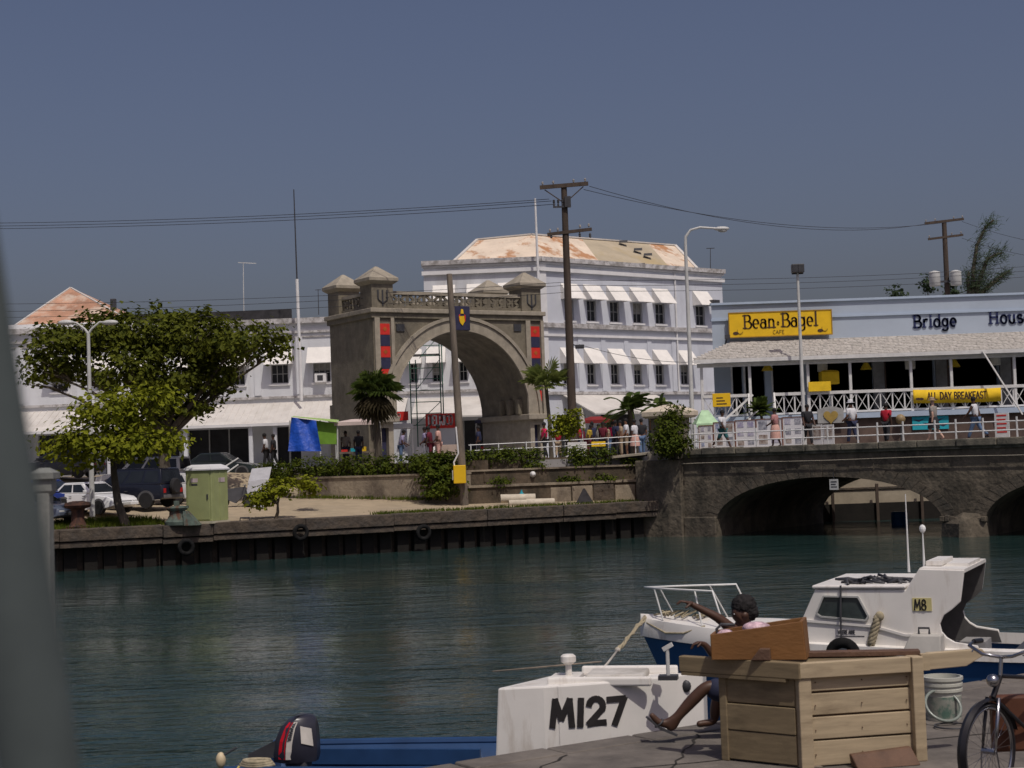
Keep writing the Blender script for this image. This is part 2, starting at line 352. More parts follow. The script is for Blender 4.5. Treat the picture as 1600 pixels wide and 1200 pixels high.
for k in range(26):
    a0 = .1 + k * 1.7; MB(FB).box(a0 + .01, a0 + 1.69, -.75, .22 + rg.uniform(-.04, .04), 3.72, 4.03 + rg.uniform(-.03, .02)).build('coping_stone', coping_m, br, bevel=.04)
MB(FB).box(0, 44, -BW + .2, -.75, 3.72, 3.94).build('deck', pave_m, br)
MB(FB).tube([(i * 2.0, .16, 3.34 + .02 * math.sin(i * 1.3) - .004 * i) for i in range(23)], .02, 6).build('pipe', arch_light, br)
for l_, r_ in ((archs[0][1], archs[1][0]), (archs[1][1], archs[2][0])):  # cutwater feet
    c = (l_ + r_) / 2
    MB(FB).loft([[(c - 1.1, 0, -1), (c, .9, -1), (c + 1.1, 0, -1)], [(c - .95, 0, .55), (c, .6, .55), (c + .95, 0, .55)], [(c - .7, 0, .95), (c, .1, 1.0), (c + .7, 0, .95)]]).build('cutwater', bridge_stone, br)
    for k in range(9): MB(FB).box(c - 1.0 + k * .22, c - .8 + k * .22, -.1, .1 + rg.uniform(0, .12), .62, .78 + rg.uniform(0, .12)).build('footing_stone', voussoir_m, br, bevel=.03)
a_c = aB(1041, 780)[0]
MB(FB).box(-1.7, .7, -.8, .3, -1.2, 3.55).build('abutment_pier', bridge_stone, br, bevel=.04)
MB(FB).box(.7, a_l + .05, -.5, .16, -1.2, .9).build('abutment_foot', bridge_stone, br, bevel=.05)
# white iron railing of the bridge
rl = thing('bridge_railing', 'white iron pipe railing along the edge of the stone bridge', 'railing', tuple(FB.pt(.9, -.3, 4.03)))
for k in range(36):
    a = .9 + k * 1.15 + (.25 if k % 3 == 1 else 0); MB(FB).box(a - .028, a + .028, -.33, -.27, 4.0, 4.86).build('post', iron_white, rl)
for z in (4.68, 4.32):
    MB(FB).tube([(.8, -.3, z), (43, -.3, z)], .027, 8).build('rail', iron_white, rl)
MB(FB).tube([(18, -.3, 4.86), (43, -.3, 4.86)], .02, 6).build('rail', iron_white, rl)
# sign hanging in the arch
a, z = aB(1302, 756, .2)
sg = thing('clearance_sign', 'small grey sign plate hanging under the crown of the bridge arch', 'sign', tuple(FB.pt(a, .12, z)))
MB(FB).box(a - .2, a + .2, .12, .15, z - .26, z + .2).build('plate', grey_steel, sg)
MB(FB).box(a - .015, a + .015, .12, .14, z + .2, z + .5).build('hanger', dark_steel, sg)
for k in range(3): MB(FB).box(a - .14, a + .14 - .05 * (k % 2), .152, .156, z - .16 + k * .11, z - .11 + k * .11).build('lettering', dark_steel, sg)
# bank behind the bridge
bk = thing('quay_bank', 'pale stone bank wall seen through the bridge arch', 'wall', (20, 83.6, 0))
MB().box(11.5, 80, 83.5, 84.2, .9, 3.7).build('wall', mat('pale_bank_stone', (.36, .31, .23), .9, .15, 1.2, .4, 6), bk)
MB().box(11.5, 80, 83.1, 84.0, -1, .9).build('dark_footing', pile_m, bk)
MB().box(11.5, 80, 83.43, 83.52, 1.62, 1.72).build('ledge', quay_con, bk)
for k in range(12): MB().box(14 + k * 2.3, 14.14 + k * 2.3, 82.9, 83.05, -1, 1.9).build('post', creosote, bk)
# gate pillar at the bridge end
pp = FB.pt(-.55, -.35, 3.6)
gp = thing('gate_pillar', 'weathered stone gate pillar with a pale cream cap at the bridge end', 'pillar', tuple(pp))
MB(FB).box(-1.25, .42, -1.7, -.1, 3.5, 3.95).build('plinth', arch_light, gp, bevel=.03)
MB(FB).box(-1.05, .28, -1.55, -.2, 3.95, 5.55).build('shaft', arch_stone, gp, bevel=.03)
cap_m = mat('cream_cap', (.60, .52, .40), .8, .15, 2, .2, 10)
MB(FB).loft([[(-1.35 + e, -1.85 + e, z), (.58 - e, -1.85 + e, z), (.58 - e, .1 - e, z), (-1.35 + e, .1 - e, z)] for e, z in ((.12, 5.5), (0, 5.6), (0, 5.8), (.22, 5.92), (.75, 6.12))]).build('cap', cap_m, gp)

# ------------------------------------------------------------------ wall with openings in a frame
def wall(fr, a0, a1, z0, z1, ops, m, parent, name='wall', d=0.0, rev=.22):
    xs = sorted({a0, a1, *[v for o in ops for v in o[:2] if a0 < v < a1]}); zs = sorted({z0, z1, *[v for o in ops for v in o[2:4] if z0 < v < z1]})
    b = MB(fr)
    for x0, x1 in zip(xs[:-1], xs[1:]):
        for y0, y1 in zip(zs[:-1], zs[1:]):
            cx, cy = (x0 + x1) / 2, (y0 + y1) / 2
            if any(o[0] < cx < o[1] and o[2] < cy < o[3] for o in ops): continue
            b.quad((x0, d, y0), (x1, d, y0), (x1, d, y1), (x0, d, y1))
    for o in ops:
        l_, r_, q0, q1 = o[:4]
        b.quad((l_, d, q0), (l_, d, q1), (l_, d - rev, q1), (l_, d - rev, q0)); b.quad((r_, d, q0), (r_, d, q1), (r_, d - rev, q1), (r_, d - rev, q0))
        b.quad((l_, d, q1), (r_, d, q1), (r_, d - rev, q1), (l_, d - rev, q1)); b.quad((l_, d, q0), (r_, d, q0), (r_, d - rev, q0), (l_, d - rev, q0))
    return b.build(name, m, parent)
WR = random.Random(31); blind_m = mat('faded_blind', (.30, .29, .26), .85, .2, 4)
def window(fr, o, parent, d=0.0, nx=2, nz=2, depth=.16, sill=True):
    l_, r_, q0, q1 = o[:4]
    w = MB(fr); t = .06
    w.box(l_, r_, d - depth - .04, d - depth + .04, q0, q0 + t).box(l_, r_, d - depth - .04, d - depth + .04, q1 - t, q1)
    w.box(l_, l_ + t, d - depth - .04, d - depth + .04, q0 + t, q1 - t).box(r_ - t, r_, d - depth - .04, d - depth + .04, q0 + t, q1 - t)
    for k in range(1, nx): x = lerp(l_, r_, k / nx); w.box(x - .02, x + .02, d - depth - .02, d - depth + .03, q0 + t, q1 - t)
    for k in range(1, nz): z = lerp(q0, q1, k / nz); w.box(l_ + t, r_ - t, d - depth - .018, d - depth + .028, z - .02, z + .02)
    f = w.build('window', win_frame, parent)
    MB(fr).box(l_ + .02, r_ - .02, d - depth - .06, d - depth - .022, q0 + .02, q1 - .02).build('pane', win_dark, f)
    if WR.random() < .45:
        zq = lerp(q0, q1, WR.uniform(.35, .8)); MB(fr).box(l_ + t, r_ - t, d - depth - .02, d - depth - .005, zq, q1 - t).build('blind', blind_m, f)
    if sill: MB(fr).box(l_ - .12, r_ + .12, d - .05, d + .12, q0 - .14, q0 - .003).build('sill', white_trim, f)
    return f
def hood(fr, l_, r_, z0, z1, parent, d=0.0, out=.8, m=None):
    b = MB(fr); t = .03
    b.loft([[(l_, d + .003, z1), (r_, d + .003, z1), (r_, d + out, z0), (l_, d + out, z0)], [(l_, d + .003, z1 - t), (r_, d + .003, z1 - t), (r_, d + out, z0 - t), (l_, d + out, z0 - t)]])
    b.quad((l_, d + .01, z0), (l_, d + .01, z1), (l_, d + out, z0)); b.quad((r_, d + .01, z0), (r_, d + .01, z1), (r_, d + out, z0))
    return b.build('window_hood', m or hood_m, parent)

# ------------------------------------------------------------------ white government building: long low wing + tall corner block
CORN = (2.1, 105.0)
FL = Fr((-46, 107.4), CORN); FT = Fr(CORN, (15.4, 116.2))
low = thing('low_white_building', 'long white two-storey building behind the arch and the big tree', 'building', (-20, 106, 3.75))
def LH(px, py, d=0): return FL.hit(px, py, d)
aT = LH(664, 500)[0]; zE = LH(470, 497)[1]
lo_ops = []
for px0, px1 in ((80, 105), (150, 175), (219, 244), (288, 313), (356, 382), (423, 450), (489, 516), (556, 582)):
    l_, zt = LH(px0, 568); r_, _ = LH(px1, 568); lo_ops.append((l_, r_, LH(470, 598)[1], LH(470, 568)[1]))
for px0, px1 in ((640, 652), (675, 689), (717, 730), (759, 772), (800, 813)):
    l_, r_ = LH(px0, 566)[0], LH(px1, 566)[0]; lo_ops.append((l_, r_, LH(700, 596)[1], LH(700, 566)[1]))
zc0 = LH(350, 632)[1]
sh_ops = []
for px0, px1 in ((60, 150), (165, 280), (295, 388), (432, 470), (545, 590), (690, 760)):
    sh_ops.append((LH(px0, 690)[0], LH(px1, 690)[0], 3.76, 6.45))
wall(FL, 0, FL.L, 3.75, zE, lo_ops + sh_ops, white_wall, low, rev=.3)
MB(FL).box(0, FL.L, -14, -.35, 3.75, zE - .25).build('block', white_wall, low)
for o in lo_ops:
    window(FL, o, low, nx=3 if o[1] - o[0] > .8 else 2, nz=2)
    hood(FL, o[0] - .33, o[1] + .33, o[3] - .02, o[3] + 1.05, low, 0, .8)
for i, o in enumerate(sh_ops):
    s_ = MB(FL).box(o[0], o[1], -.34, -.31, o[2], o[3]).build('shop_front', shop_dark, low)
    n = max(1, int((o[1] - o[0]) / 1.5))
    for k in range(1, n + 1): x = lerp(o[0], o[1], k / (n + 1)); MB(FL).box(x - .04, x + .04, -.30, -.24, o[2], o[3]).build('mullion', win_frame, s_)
MB(FL).box(0, aT, -.1, .26, zE - .35, zE).build('eave', dark_trim, low)
for z_, h_, d_ in ((LH(470, 517)[1], .14, .12), (LH(470, 525)[1], .1, .07), (LH(520, 616)[1], .16, .14)):
    MB(FL).box(0, FL.L - .01, -.1, d_, z_ - h_, z_).build('string_course', dark_trim, low)
for px in (30, 124, 200, 266, 335, 402, 468, 535, 620, 662):
    a, _ = LH(px, 560); MB(FL).box(a - .22, a + .22, -.1, .09, LH(520, 614)[1], LH(470, 527)[1]).build('pilaster', white_wall, low)
zc1 = LH(350, 664, 3.2)[1]
MB(FL).loft([[(0, .0, zc0), (FL.L - 9, .0, zc0), (FL.L - 9, 3.2, zc1), (0, 3.2, zc1)], [(0, .0, zc0 - .06), (FL.L - 9, .0, zc0 - .06), (FL.L - 9, 3.2, zc1 - .06), (0, 3.2, zc1 - .06)]]).build('canopy', canopy_m, low)
MB(FL).box(0, FL.L - 9, 3.2, 3.26, zc1 - .16, zc1 + .02).build('canopy_fascia', white_trim, low)
n = 90
for k in range(n):                                       # seams of the canopy sheeting
    a = (FL.L - 9) * (k + .5) / n
    MB(FL).beam((a, .02, zc0 + .015), (a, 3.18, zc1 + .015), .05, .03).build('sheet_seam', canopy_m, low)
for px in (170, 290, 392, 430, 545):
    a, _ = LH(px, 690, 2.9); MB(FL).box(a - .12, a + .12, 2.7, 2.95, 3.75, zc1 - .1).build('post', white_wall, low)
MB(FL).box(LH(150, 490)[0], LH(443, 490)[0], -3.0, -2.6, zE - .3, LH(443, 484, -3)[1]).build('roof_parapet', black_felt, low)
a, z = LH(501, 590, .4)
ac = MB(FL).box(a - .4, a + .35, -.2, .45, z - .3, z + .28).build('air_conditioner', white_trim, low, bevel=.02)
MB(FL).box(a - .22, a + .16, .452, .46, z - .2, z + .16).build('grille', dark_steel, ac)
# rusty hip roof of the left end
ap = P(104, 447, 113); e0, e1 = P(24, 508, 109), P(205, 497, 109); e1.z = e0.z
e2, e3 = Vector((e1.x + .5, 121, e0.z)), Vector((e0.x - .5, 121, e0.z)); ap = Vector((ap.x, 114, ap.z))
rf = MB(); rf.quad(e0, e1, ap); rf.quad(e1, e2, ap); rf.quad(e2, e3, ap); rf.quad(e3, e0, ap)
rf.build('hip_roof', rust_red, low)
MB().beam(ap, e0, .16, .08).build('ridge_cap', canopy_m, low); MB().beam(ap, e1, .16, .08).build('ridge_cap', canopy_m, low)
MB().box(e0.x - .4, e1.x + .3, 108.7, 121.3, e0.z - .35, e0.z - .01).build('roof_eave', white_trim, low)

tw = thing('tall_white_building', 'tall white three-storey corner building with rust-streaked hip roof', 'building', (CORN[0], CORN[1], 3.75))
def TH(px, py, d=0): return FT.hit(px, py, d)
zP = LH(852, 401)[1]; aEnd = TH(1128, 440)[0]
up_l = []
for px0, px1 in ((684, 700), (737, 752), (786, 800)):
    up_l.append((LH(px0, 470)[0], LH(px1, 470)[0], LH(850, 499)[1], LH(850, 464)[1]))
wall(FL, aT, FL.L, zE - .3, zP, up_l, white_wall, tw, name='left_wall', d=.02)
for o in up_l:
    window(FL, o, tw, .02); hood(FL, o[0] - .3, o[1] + .5, o[3] - .02, o[3] + 1.05, tw, .02, .85)
ops = []
for px in (889, 924, 960, 996, 1031): ops.append((TH(px - 7, 480)[0], TH(px + 7.5, 480)[0], LH(850, 499)[1], LH(850, 465)[1]))
ops.append((TH(1087, 480)[0], TH(1101, 480)[0], LH(850, 499)[1], LH(850, 465)[1]))
zl0, zl1 = LH(850, 600)[1], LH(850, 567)[1]
for px in (887, 924, 961, 997, 1031, 1070): ops.append((TH(px - 6, 580)[0], TH(px + 6.5, 580)[0], zl0, zl1))
gops = [(1.0, 3.6, 3.76, 6.6), (5, 8, 3.76, 6.6), (9.5, 12.5, 3.76, 6.6)]
wall(FT, 0, aEnd, 3.75, zP, ops + gops, shade_white, tw, name='right_wall')
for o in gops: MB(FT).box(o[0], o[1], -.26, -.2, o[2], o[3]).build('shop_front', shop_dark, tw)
for o in ops:
    window(FT, o, tw, nx=2, nz=2); hood(FT, o[0] - .3, o[1] + .35, o[3] - .02, o[3] + 1.05, tw, 0, .9)
MB().quad(FL.pt(aT, -.02, zE - .3), FL.pt(aT, -.02, zP), FL.pt(aT, -16, zP), FL.pt(aT, -16, zE - .3)).build('side_wall', white_wall, tw)
MB().quad(FT.pt(aEnd, 0, 3.75), FT.pt(aEnd, 0, zP), FT.pt(aEnd, -14, zP), FT.pt(aEnd, -14, 3.75)).build('side_wall', white_wall, tw)
zs = [(zP, .3, .32, dark_trim), (zP - .32, .12, .16, white_trim), (LH(852, 417)[1], .25, .2, white_trim), (LH(852, 504)[1], .3, .24, dark_trim), (LH(852, 521)[1], .16, .16, white_trim), (LH(852, 612)[1], .2, .2, dark_trim)]
for i, (z_, h_, d_, mm) in enumerate(zs):
    MB(FT).box(-.1, aEnd + .1, -.1, d_, z_ - h_, z_).build('cornice' if i < 3 else 'string_course', mm, tw)
    if i < 5 and i != 4: MB(FL).box(aT - .1, FL.L + .1, -.1, d_ + .02, z_ - h_, z_).build('cornice' if i < 3 else 'string_course', mm, tw)
MB(FT).box(-.2, .45, -.1, .1, 8.2, zP - .35).build('corner_pilaster', white_trim, tw)
for px in (906, 942, 978, 1014, 1052): a = TH(px, 540)[0]; MB(FT).box(a - .2, a + .2, -.05, .06, LH(850, 611)[1], LH(850, 525)[1]).build('pilaster', shade_white, tw)
pk = P(1053, 430, 1).x
a = TH(1053, 440)[0]; MB(FT).tube([(a, .1, zP - .5), (a, .1, 8)], .06, 6).build('downpipe', white_trim, tw)
# roof following both street fronts
E0, E1, E2 = P(700, 408, 108), P(858, 402, 107.3), P(1096, 417, 117.5); zb = zP - .1
R0, R1, R2 = P(746, 375, 112.5), P(830, 367, 111.8), P(1055, 384, 122)
for v in (E0, E1, E2): v.z = zb
K0 = Vector((E0.x - .5, 119, zb)); K1 = Vector((6, 124, zb)); K2 = Vector((13, 130, zb))
r1 = MB(); r1.quad(E0, E1, R1, R0); r1.quad(E0, R0, K0); r1.quad(K0, R0, R1, K1)
r1.build('hip_roof', rust_roof, tw)
mq = lambda t: (E1.lerp(E2, t), R1.lerp(R2, t))
(e_a, r_a), (e_b, r_b) = mq(.33), mq(.80)
MB().quad(E1, e_a, r_a, R1).build('hip_roof', rust_roof, tw); MB().quad(e_a, e_b, r_b, r_a).build('khaki_roof_sheet', khaki_roof, tw)
x = MB(); x.quad(e_b, E2, R2, r_b); x.quad(E2, K2, R2); x.quad(R1, R2, K2, K1); x.build('hip_roof', rust_roof, tw)
for p, q in ((R0, R1), (R1, R2), (R0, E0), (R2, E2)): MB().beam(p + Vector((0, 0, .05)), q + Vector((0, 0, .05)), .22, .1).build('ridge_cap', canopy_m, tw)
for t, s_ in ((.60, .12), (.66, .38), (.70, .55), (.585, .95)):
    e_, r_ = mq(t); q = e_.lerp(r_, 1 - s_); MB().loft([[q + Vector((-.35, -.5, .1)), q + Vector((.3, -.35, .1)), q + Vector((.3, -.3, .3)), q + Vector((-.3, -.45, .28))], [q + Vector((-.25, .1, .25)), q + Vector((.3, .15, .25)), q + Vector((.25, .1, .32)), q + Vector((-.2, .1, .32))]]).build('roof_vent', dark_steel, tw)
# slanted shop awnings at its foot
aw = MB(FT).loft([[(1.5, .0, 8.0), (10.2, .0, 8.0), (10.2, 3.2, 6.6), (1.5, 3.2, 6.6)], [(1.5, .0, 7.93), (10.2, .0, 7.93), (10.2, 3.2, 6.5), (1.5, 3.2, 6.5)]]).build('awning', canopy_m, tw)
MB(FL).loft([[(FL.L - 8.5, .0, 8.0), (FL.L - 1, .0, 8.0), (FL.L - 1, 3.0, 6.7), (FL.L - 8.5, 3.0, 6.7)], [(FL.L - 8.5, .0, 7.93), (FL.L - 1, .0, 7.93), (FL.L - 1, 3.0, 6.6), (FL.L - 8.5, 3.0, 6.6)]]).build('awning', canopy_m, tw)
# speaker-like floodlight on the right end
a, z = TH(1112, 474, .5); q = FT.pt(a, .7, z)
fl = thing('flood_lamp', 'black flood lamp bracketed to the right end of the tall white building', 'lamp', tuple(q))
MB(FT).box(a - .35, a + .35, .5, 1.0, z - .22, z + .22).build('housing', dark_steel, fl, bevel=.04); MB(FT).beam((a, .02, z - .1), (a, .55, z), .1).build('bracket', dark_steel, fl)
# ------------------------------------------------------------------ lettering
def arc(cx, cy, rx, ry, a0, a1, n=10): return [(cx + rx * math.cos(R(a0 + (a1 - a0) * i / n)), cy + ry * math.sin(R(a0 + (a1 - a0) * i / n))) for i in range(n + 1)]
GL = {  # advance, strokes (cap height 1, x height .66), serif feet
 'B': (.72, [[(.14, 0), (.14, 1)], [(.14, 1), (.36, 1)] + arc(.36, .76, .22, .24, 90, -90) + [(.14, .52)], [(.14, .52), (.4, .52)] + arc(.4, .26, .26, .26, 90, -90) + [(.14, 0)]], [(.14, 0), (.14, 1)]),
 'r': (.52, [[(.16, 0), (.16, .66)], [(.16, .42)] + arc(.34, .44, .18, .22, 170, 60)], [(.16, 0)]),
 'i': (.34, [[(.17, 0), (.17, .66)], [(.17, .86), (.17, .97)]], [(.17, 0)]),
 'd': (.66, [[(.52, 0), (.52, 1)], arc(.32, .33, .22, .33, 0, 360, 18)], [(.52, 0)]),
 'g': (.64, [arc(.30, .36, .20, .30, 0, 360, 18), [(.50, .66), (.50, -.1)] + arc(.28, -.1, .22, .2, 0, -150)], []),
 'e': (.60, [[(.10, .34), (.50, .34)] + arc(.30, .34, .21, .33, 0, 300, 18)], []),
 'H': (.86, [[(.16, 0), (.16, 1)], [(.68, 0), (.68, 1)], [(.16, .52), (.68, .52)]], [(.16, 0), (.16, 1), (.68, 0), (.68, 1)]),
 'o': (.62, [arc(.31, .33, .22, .33, 0, 360, 18)], []),
 'u': (.68, [[(.14, .66), (.14, .24)] + arc(.32, .24, .18, .24, 180, 360) + [(.50, .66)], [(.5, .3), (.5, 0)]], [(.5, 0), (.12, .66)]),
 's': (.54, [arc(.26, .49, .17, .16, 30, 240, 8) + arc(.28, .17, .18, .17, 100, -150, 10)], []),
 'a': (.62, [arc(.28, .22, .2, .22, 0, 360, 16), [(.48, 0), (.48, .46)] + arc(.3, .46, .18, .2, 0, 150)], []),
 'n': (.66, [[(.14, 0), (.14, .66)], [(.14, .42)] + arc(.32, .44, .18, .22, 170, 0) + [(.5, 0)]], [(.14, 0), (.5, 0)]),
 'l': (.34, [[(.17, 0), (.17, 1.05)]], [(.17, 0)]),
 "'": (.3, [[(.15, .75), (.12, .95)]], []),
 'M': (1.0, [[(.10, 0), (.24, 1)], [(.24, 1), (.46, .28)], [(.46, .28), (.80, 1)], [(.80, 1), (.86, 0)]], []),
 '1': (.42, [[(.18, 0), (.24, 1)]], []),
 '2': (.78, [arc(.38, .72, .26, .28, 170, -30, 10) + [(.10, .06), (.70, .08)]], []),
 '7': (.74, [[(.08, .94), (.68, .96)], [(.68, .96), (.30, 0)]], []),
 '8': (.70, [arc(.35, .74, .22, .24, 0, 360, 16), arc(.35, .26, .27, .26, 0, 360, 16)], []),
 'A': (.72, [[(.04, 0), (.34, 1)], [(.34, 1), (.66, 0)], [(.14, .36), (.56, .36)]], []),
 'C': (.68, [arc(.38, .5, .28, .5, 50, 310, 14)], []),
 'D': (.74, [[(.12, 0), (.12, 1)], [(.12, 1), (.28, 1)] + arc(.28, .5, .34, .5, 90, -90, 12) + [(.12, 0)]], []),
 'E': (.62, [[(.12, 0), (.12, 1)], [(.12, 1), (.54, 1)], [(.12, .52), (.46, .52)], [(.12, 0), (.54, 0)]], []),
 'F': (.60, [[(.12, 0), (.12, 1)], [(.12, 1), (.54, 1)], [(.12, .52), (.46, .52)]], []),
 'I': (.28, [[(.14, 0), (.14, 1)]], []),
 'K': (.68, [[(.12, 0), (.12, 1)], [(.12, .42), (.58, 1)], [(.26, .58), (.60, 0)]], []),
 'L': (.58, [[(.12, 0), (.12, 1)], [(.12, 0), (.52, 0)]], []),
 'N': (.74, [[(.12, 0), (.12, 1)], [(.12, 1), (.60, 0)], [(.60, 0), (.60, 1)]], []),
 'O': (.74, [arc(.37, .5, .28, .5, 0, 360, 18)], []),
 'R': (.70, [[(.12, 0), (.12, 1)], [(.12, 1), (.34, 1)] + arc(.34, .74, .24, .26, 90, -90) + [(.12, .48)], [(.32, .48), (.60, 0)]], []),
 'S': (.66, [arc(.32, .74, .22, .25, 30, 260, 10) + arc(.34, .25, .24, .25, 90, -150, 10)], []),
 'T': (.64, [[(.32, 0), (.32, 1)], [(.04, 1), (.60, 1)]], []),
 'V': (.70, [[(.04, 1), (.34, 0)], [(.34, 0), (.64, 1)]], []),
 'Y': (.66, [[(.04, 1), (.32, .48)], [(.60, 1), (.32, .48)], [(.32, .48), (.32, 0)]], []),
 '&': (.5, [arc(.22, .3, .10, .2, 0, 360, 12)], []),
}
def text_width(t): return sum(GL[c][0] if c in GL else .42 for c in t)
def lettering(b, text, fn, h, wt=.13, serif=0.0, th=.02, sx=1.0, y0=0.0, thin=None):
    """strokes laid on a surface: fn(x, y, out) gives the place; h cap height, wt stroke width"""
    x = 0
    for ch in text:
        if ch == ' ' or ch not in GL: x += .42 * h * sx; continue
        adv, strokes, feet = GL[ch]
        for st in strokes:
            for i in range(len(st) - 1):
                (xa, ya), (xb, yb) = st[i], st[i + 1]; xa, xb = xa * sx, xb * sx
                dx, dy = xb - xa, yb - ya; L = math.hypot(dx, dy)
                if L < 1e-6: continue
                w = wt if thin is None else (wt * (thin + (1 - thin) * abs(dy) / L))
                ex, ey = dx / L * w * .28, dy / L * w * .28; nx, ny = -dy / L * w / 2, dx / L * w / 2
                q = [(xa - ex + nx, ya - ey + ny), (xb + ex + nx, yb + ey + ny), (xb + ex - nx, yb + ey - ny), (xa - ex - nx, ya - ey - ny)]
                b.loft([[fn(x + u * h, y0 + v * h, 0) for u, v in q], [fn(x + u * h, y0 + v * h, th) for u, v in q]])
        if serif:
            for fx, fy in feet:
                s_ = .17; yy = fy + (wt * .25 if fy < .1 else -wt * .25); q = [(fx * sx - s_, yy - wt * .28), (fx * sx + s_, yy - wt * .28), (fx * sx + s_, yy + wt * .28), (fx * sx - s_, yy + wt * .28)]
                b.loft([[fn(x + u * h, y0 + v * h, 0) for u, v in q], [fn(x + u * h, y0 + v * h, th * .9) for u, v in q]])
        x += adv * h * sx
    return x

# ------------------------------------------------------------------ memorial arch
FA = Fr((-7.44, 86.5), (1.78, 92.49)); AL = FA.L; AD = 5.2
def AH(px, py, d=0): return FA.hit(px, py, d)
ar = thing('memorial_arch', 'grey coral-stone memorial arch with four pyramid-capped turrets', 'arch', (-3, 89, 3.75))
a0_, zs_ = AH(614, 640); a1_, _ = AH(828, 645); zs_ = 6.35
_, zc_ = AH(712, 516); zCor = AH(600, 488)[1]
ac_, ah_ = (a0_ + a1_) / 2, (a1_ - a0_) / 2
def isp(off, n=28): return [(ac_ + (ah_ + off) * math.cos(math.pi * (1 - k / n)), zs_ + (zc_ + off - zs_) * math.sin(math.pi * k / n)) for k in range(n + 1)]
prof = isp(0)
b = MB(FA)
for (x0, z0), (x1, z1) in zip(prof[:-1], prof[1:]):
    b.loft([[(x0, 0, z0), (x1, 0, z1), (x1, 0, zCor), (x0, 0, zCor)], [(x0, -AD, z0), (x1, -AD, z1), (x1, -AD, zCor), (x0, -AD, zCor)]])
b.box(0.02, prof[0][0], -AD, 0, zs_, zCor); b.box(prof[-1][0], AL - .02, -AD, 0, zs_, zCor)
b.build('spandrel', arch_stone, ar)
op, ip = isp(.62), isp(-.01)
for nm, o_, i_, d_, mm in (('arch_ring', .58, -.015, .07, arch_light), ('arch_moulding', .78, .6, .16, arch_light), ('arch_moulding', .06, -.03, .13, arch_light)):
    oo, ii = isp(o_), isp(i_); b = MB(FA)
    for k in range(28): b.loft([[(*ii[k][:1], .001, ii[k][1]), (ii[k + 1][0], .001, ii[k + 1][1]), (oo[k + 1][0], .001, oo[k + 1][1]), (oo[k][0], .001, oo[k][1])], [(ii[k][0], d_, ii[k][1]), (ii[k + 1][0], d_, ii[k + 1][1]), (oo[k + 1][0], d_, oo[k + 1][1]), (oo[k][0], d_, oo[k][1])]])
    b.build(nm, mm, ar)
# piers below the springing, with door recesses
for l_, r_ in ((0.02, a0_), (a1_, AL - .02)):
    w_ = r_ - l_; dl, dr = l_ + w_ * .3, l_ + w_ * .72
    b = MB(FA); b.box(l_, r_, -AD, -.4, 3.7, zs_ - .3); b.box(l_, dl, -.4, 0, 3.7, zs_ - .3); b.box(dr, r_, -.4, 0, 3.7, zs_ - .3); b.box(dl, dr, -.4, 0, 5.75, zs_ - .3)
    b.build('pier', arch_light, ar)
    MB(FA).box(dl, dr, -.398, -.33, 3.75, 5.75).build('pier_door', navy_m, ar)
    MB(FA).box(l_ - .25, r_ + .25, -AD - .1, .3, zs_ - .3, zs_ + .02).build('impost', arch_light, ar, bevel=.04)
for k in range(3):
    MB(FA).box(a1_ - .35, a1_ - .02, -2.9 + k * .95, -2.55 + k * .95, zs_ + .02, zs_ + .9).build('corbel', arch_stone, ar, bevel=.05)
MB(FA).box(-.22, AL + .22, -AD - .25, .25, zCor - .02, zCor + .22).build('cornice', arch_light, ar, bevel=.03)
MB(FA).box(-.1, AL + .1, -AD - .12, .12, zCor - .3, zCor - .02).build('cornice', arch_stone, ar)
zPar = AH(640, 455)[1]
# pierced parapets: rails, stanchions and curling bars
def parapet(p, q, n, nm='parapet'):
    g = MB(); p, q = Vector(p), Vector(q); t = (q - p).normalized(); L = (q - p).length; zb_, zt_ = zCor + .22, zPar
    up_ = Vector((0, 0, 1)); par = MB().beam(p + up_ * (zt_ - .09), q + up_ * (zt_ - .09), .22, .18).build(nm, arch_light, ar)
    MB().beam(p + up_ * (zb_ + .1), q + up_ * (zb_ + .1), .24, .2).build('parapet_kerb', arch_stone, par)
    for i in range(n):
        c = p + t * (L * (i + .5) / n); w_ = L / n; hz = (zt_ + zb_) / 2; h_ = (zt_ - zb_) / 2 - .12
        MB().box(-.09, .09, -.09, .09, zb_ + .15, zt_ - .15).build('parapet_stud', arch_stone, par).location = tuple(p + t * (L * i / n))
        for sg_ in (-1, 1):
            pts = [c + t * (sg_ * w_ * .06) + up_ * (hz - h_), c + t * (sg_ * w_ * .34) + up_ * (hz - h_ * .35), c + t * (sg_ * w_ * .12) + up_ * (hz + h_ * .1), c + t * (sg_ * w_ * .36) + up_ * (hz + h_ * .7), c + t * (sg_ * w_ * .1) + up_ * (hz + h_)]
            bb = MB()
            for u_, v_ in zip(pts[:-1], pts[1:]): bb.beam(u_, v_, .12, .13)
            bb.build('scroll_bar', arch_stone, par)
        MB().beam(c + up_ * (hz - h_), c + up_ * (hz + h_), .1).build('scroll_bar', arch_stone, par)
TW = 1.25
v3 = lambda a, d: (*FA.pt(a, d, 0).xy, 0)
parapet(v3(TW, -.2), v3(AL - TW, -.2), 8); parapet(v3(.25, -AD + TW), v3(.25, -TW), 2); parapet(v3(TW, -AD + .2), v3(AL - TW, -AD + .2), 8); parapet(v3(AL - .25, -AD + TW), v3(AL - .25, -TW), 2)
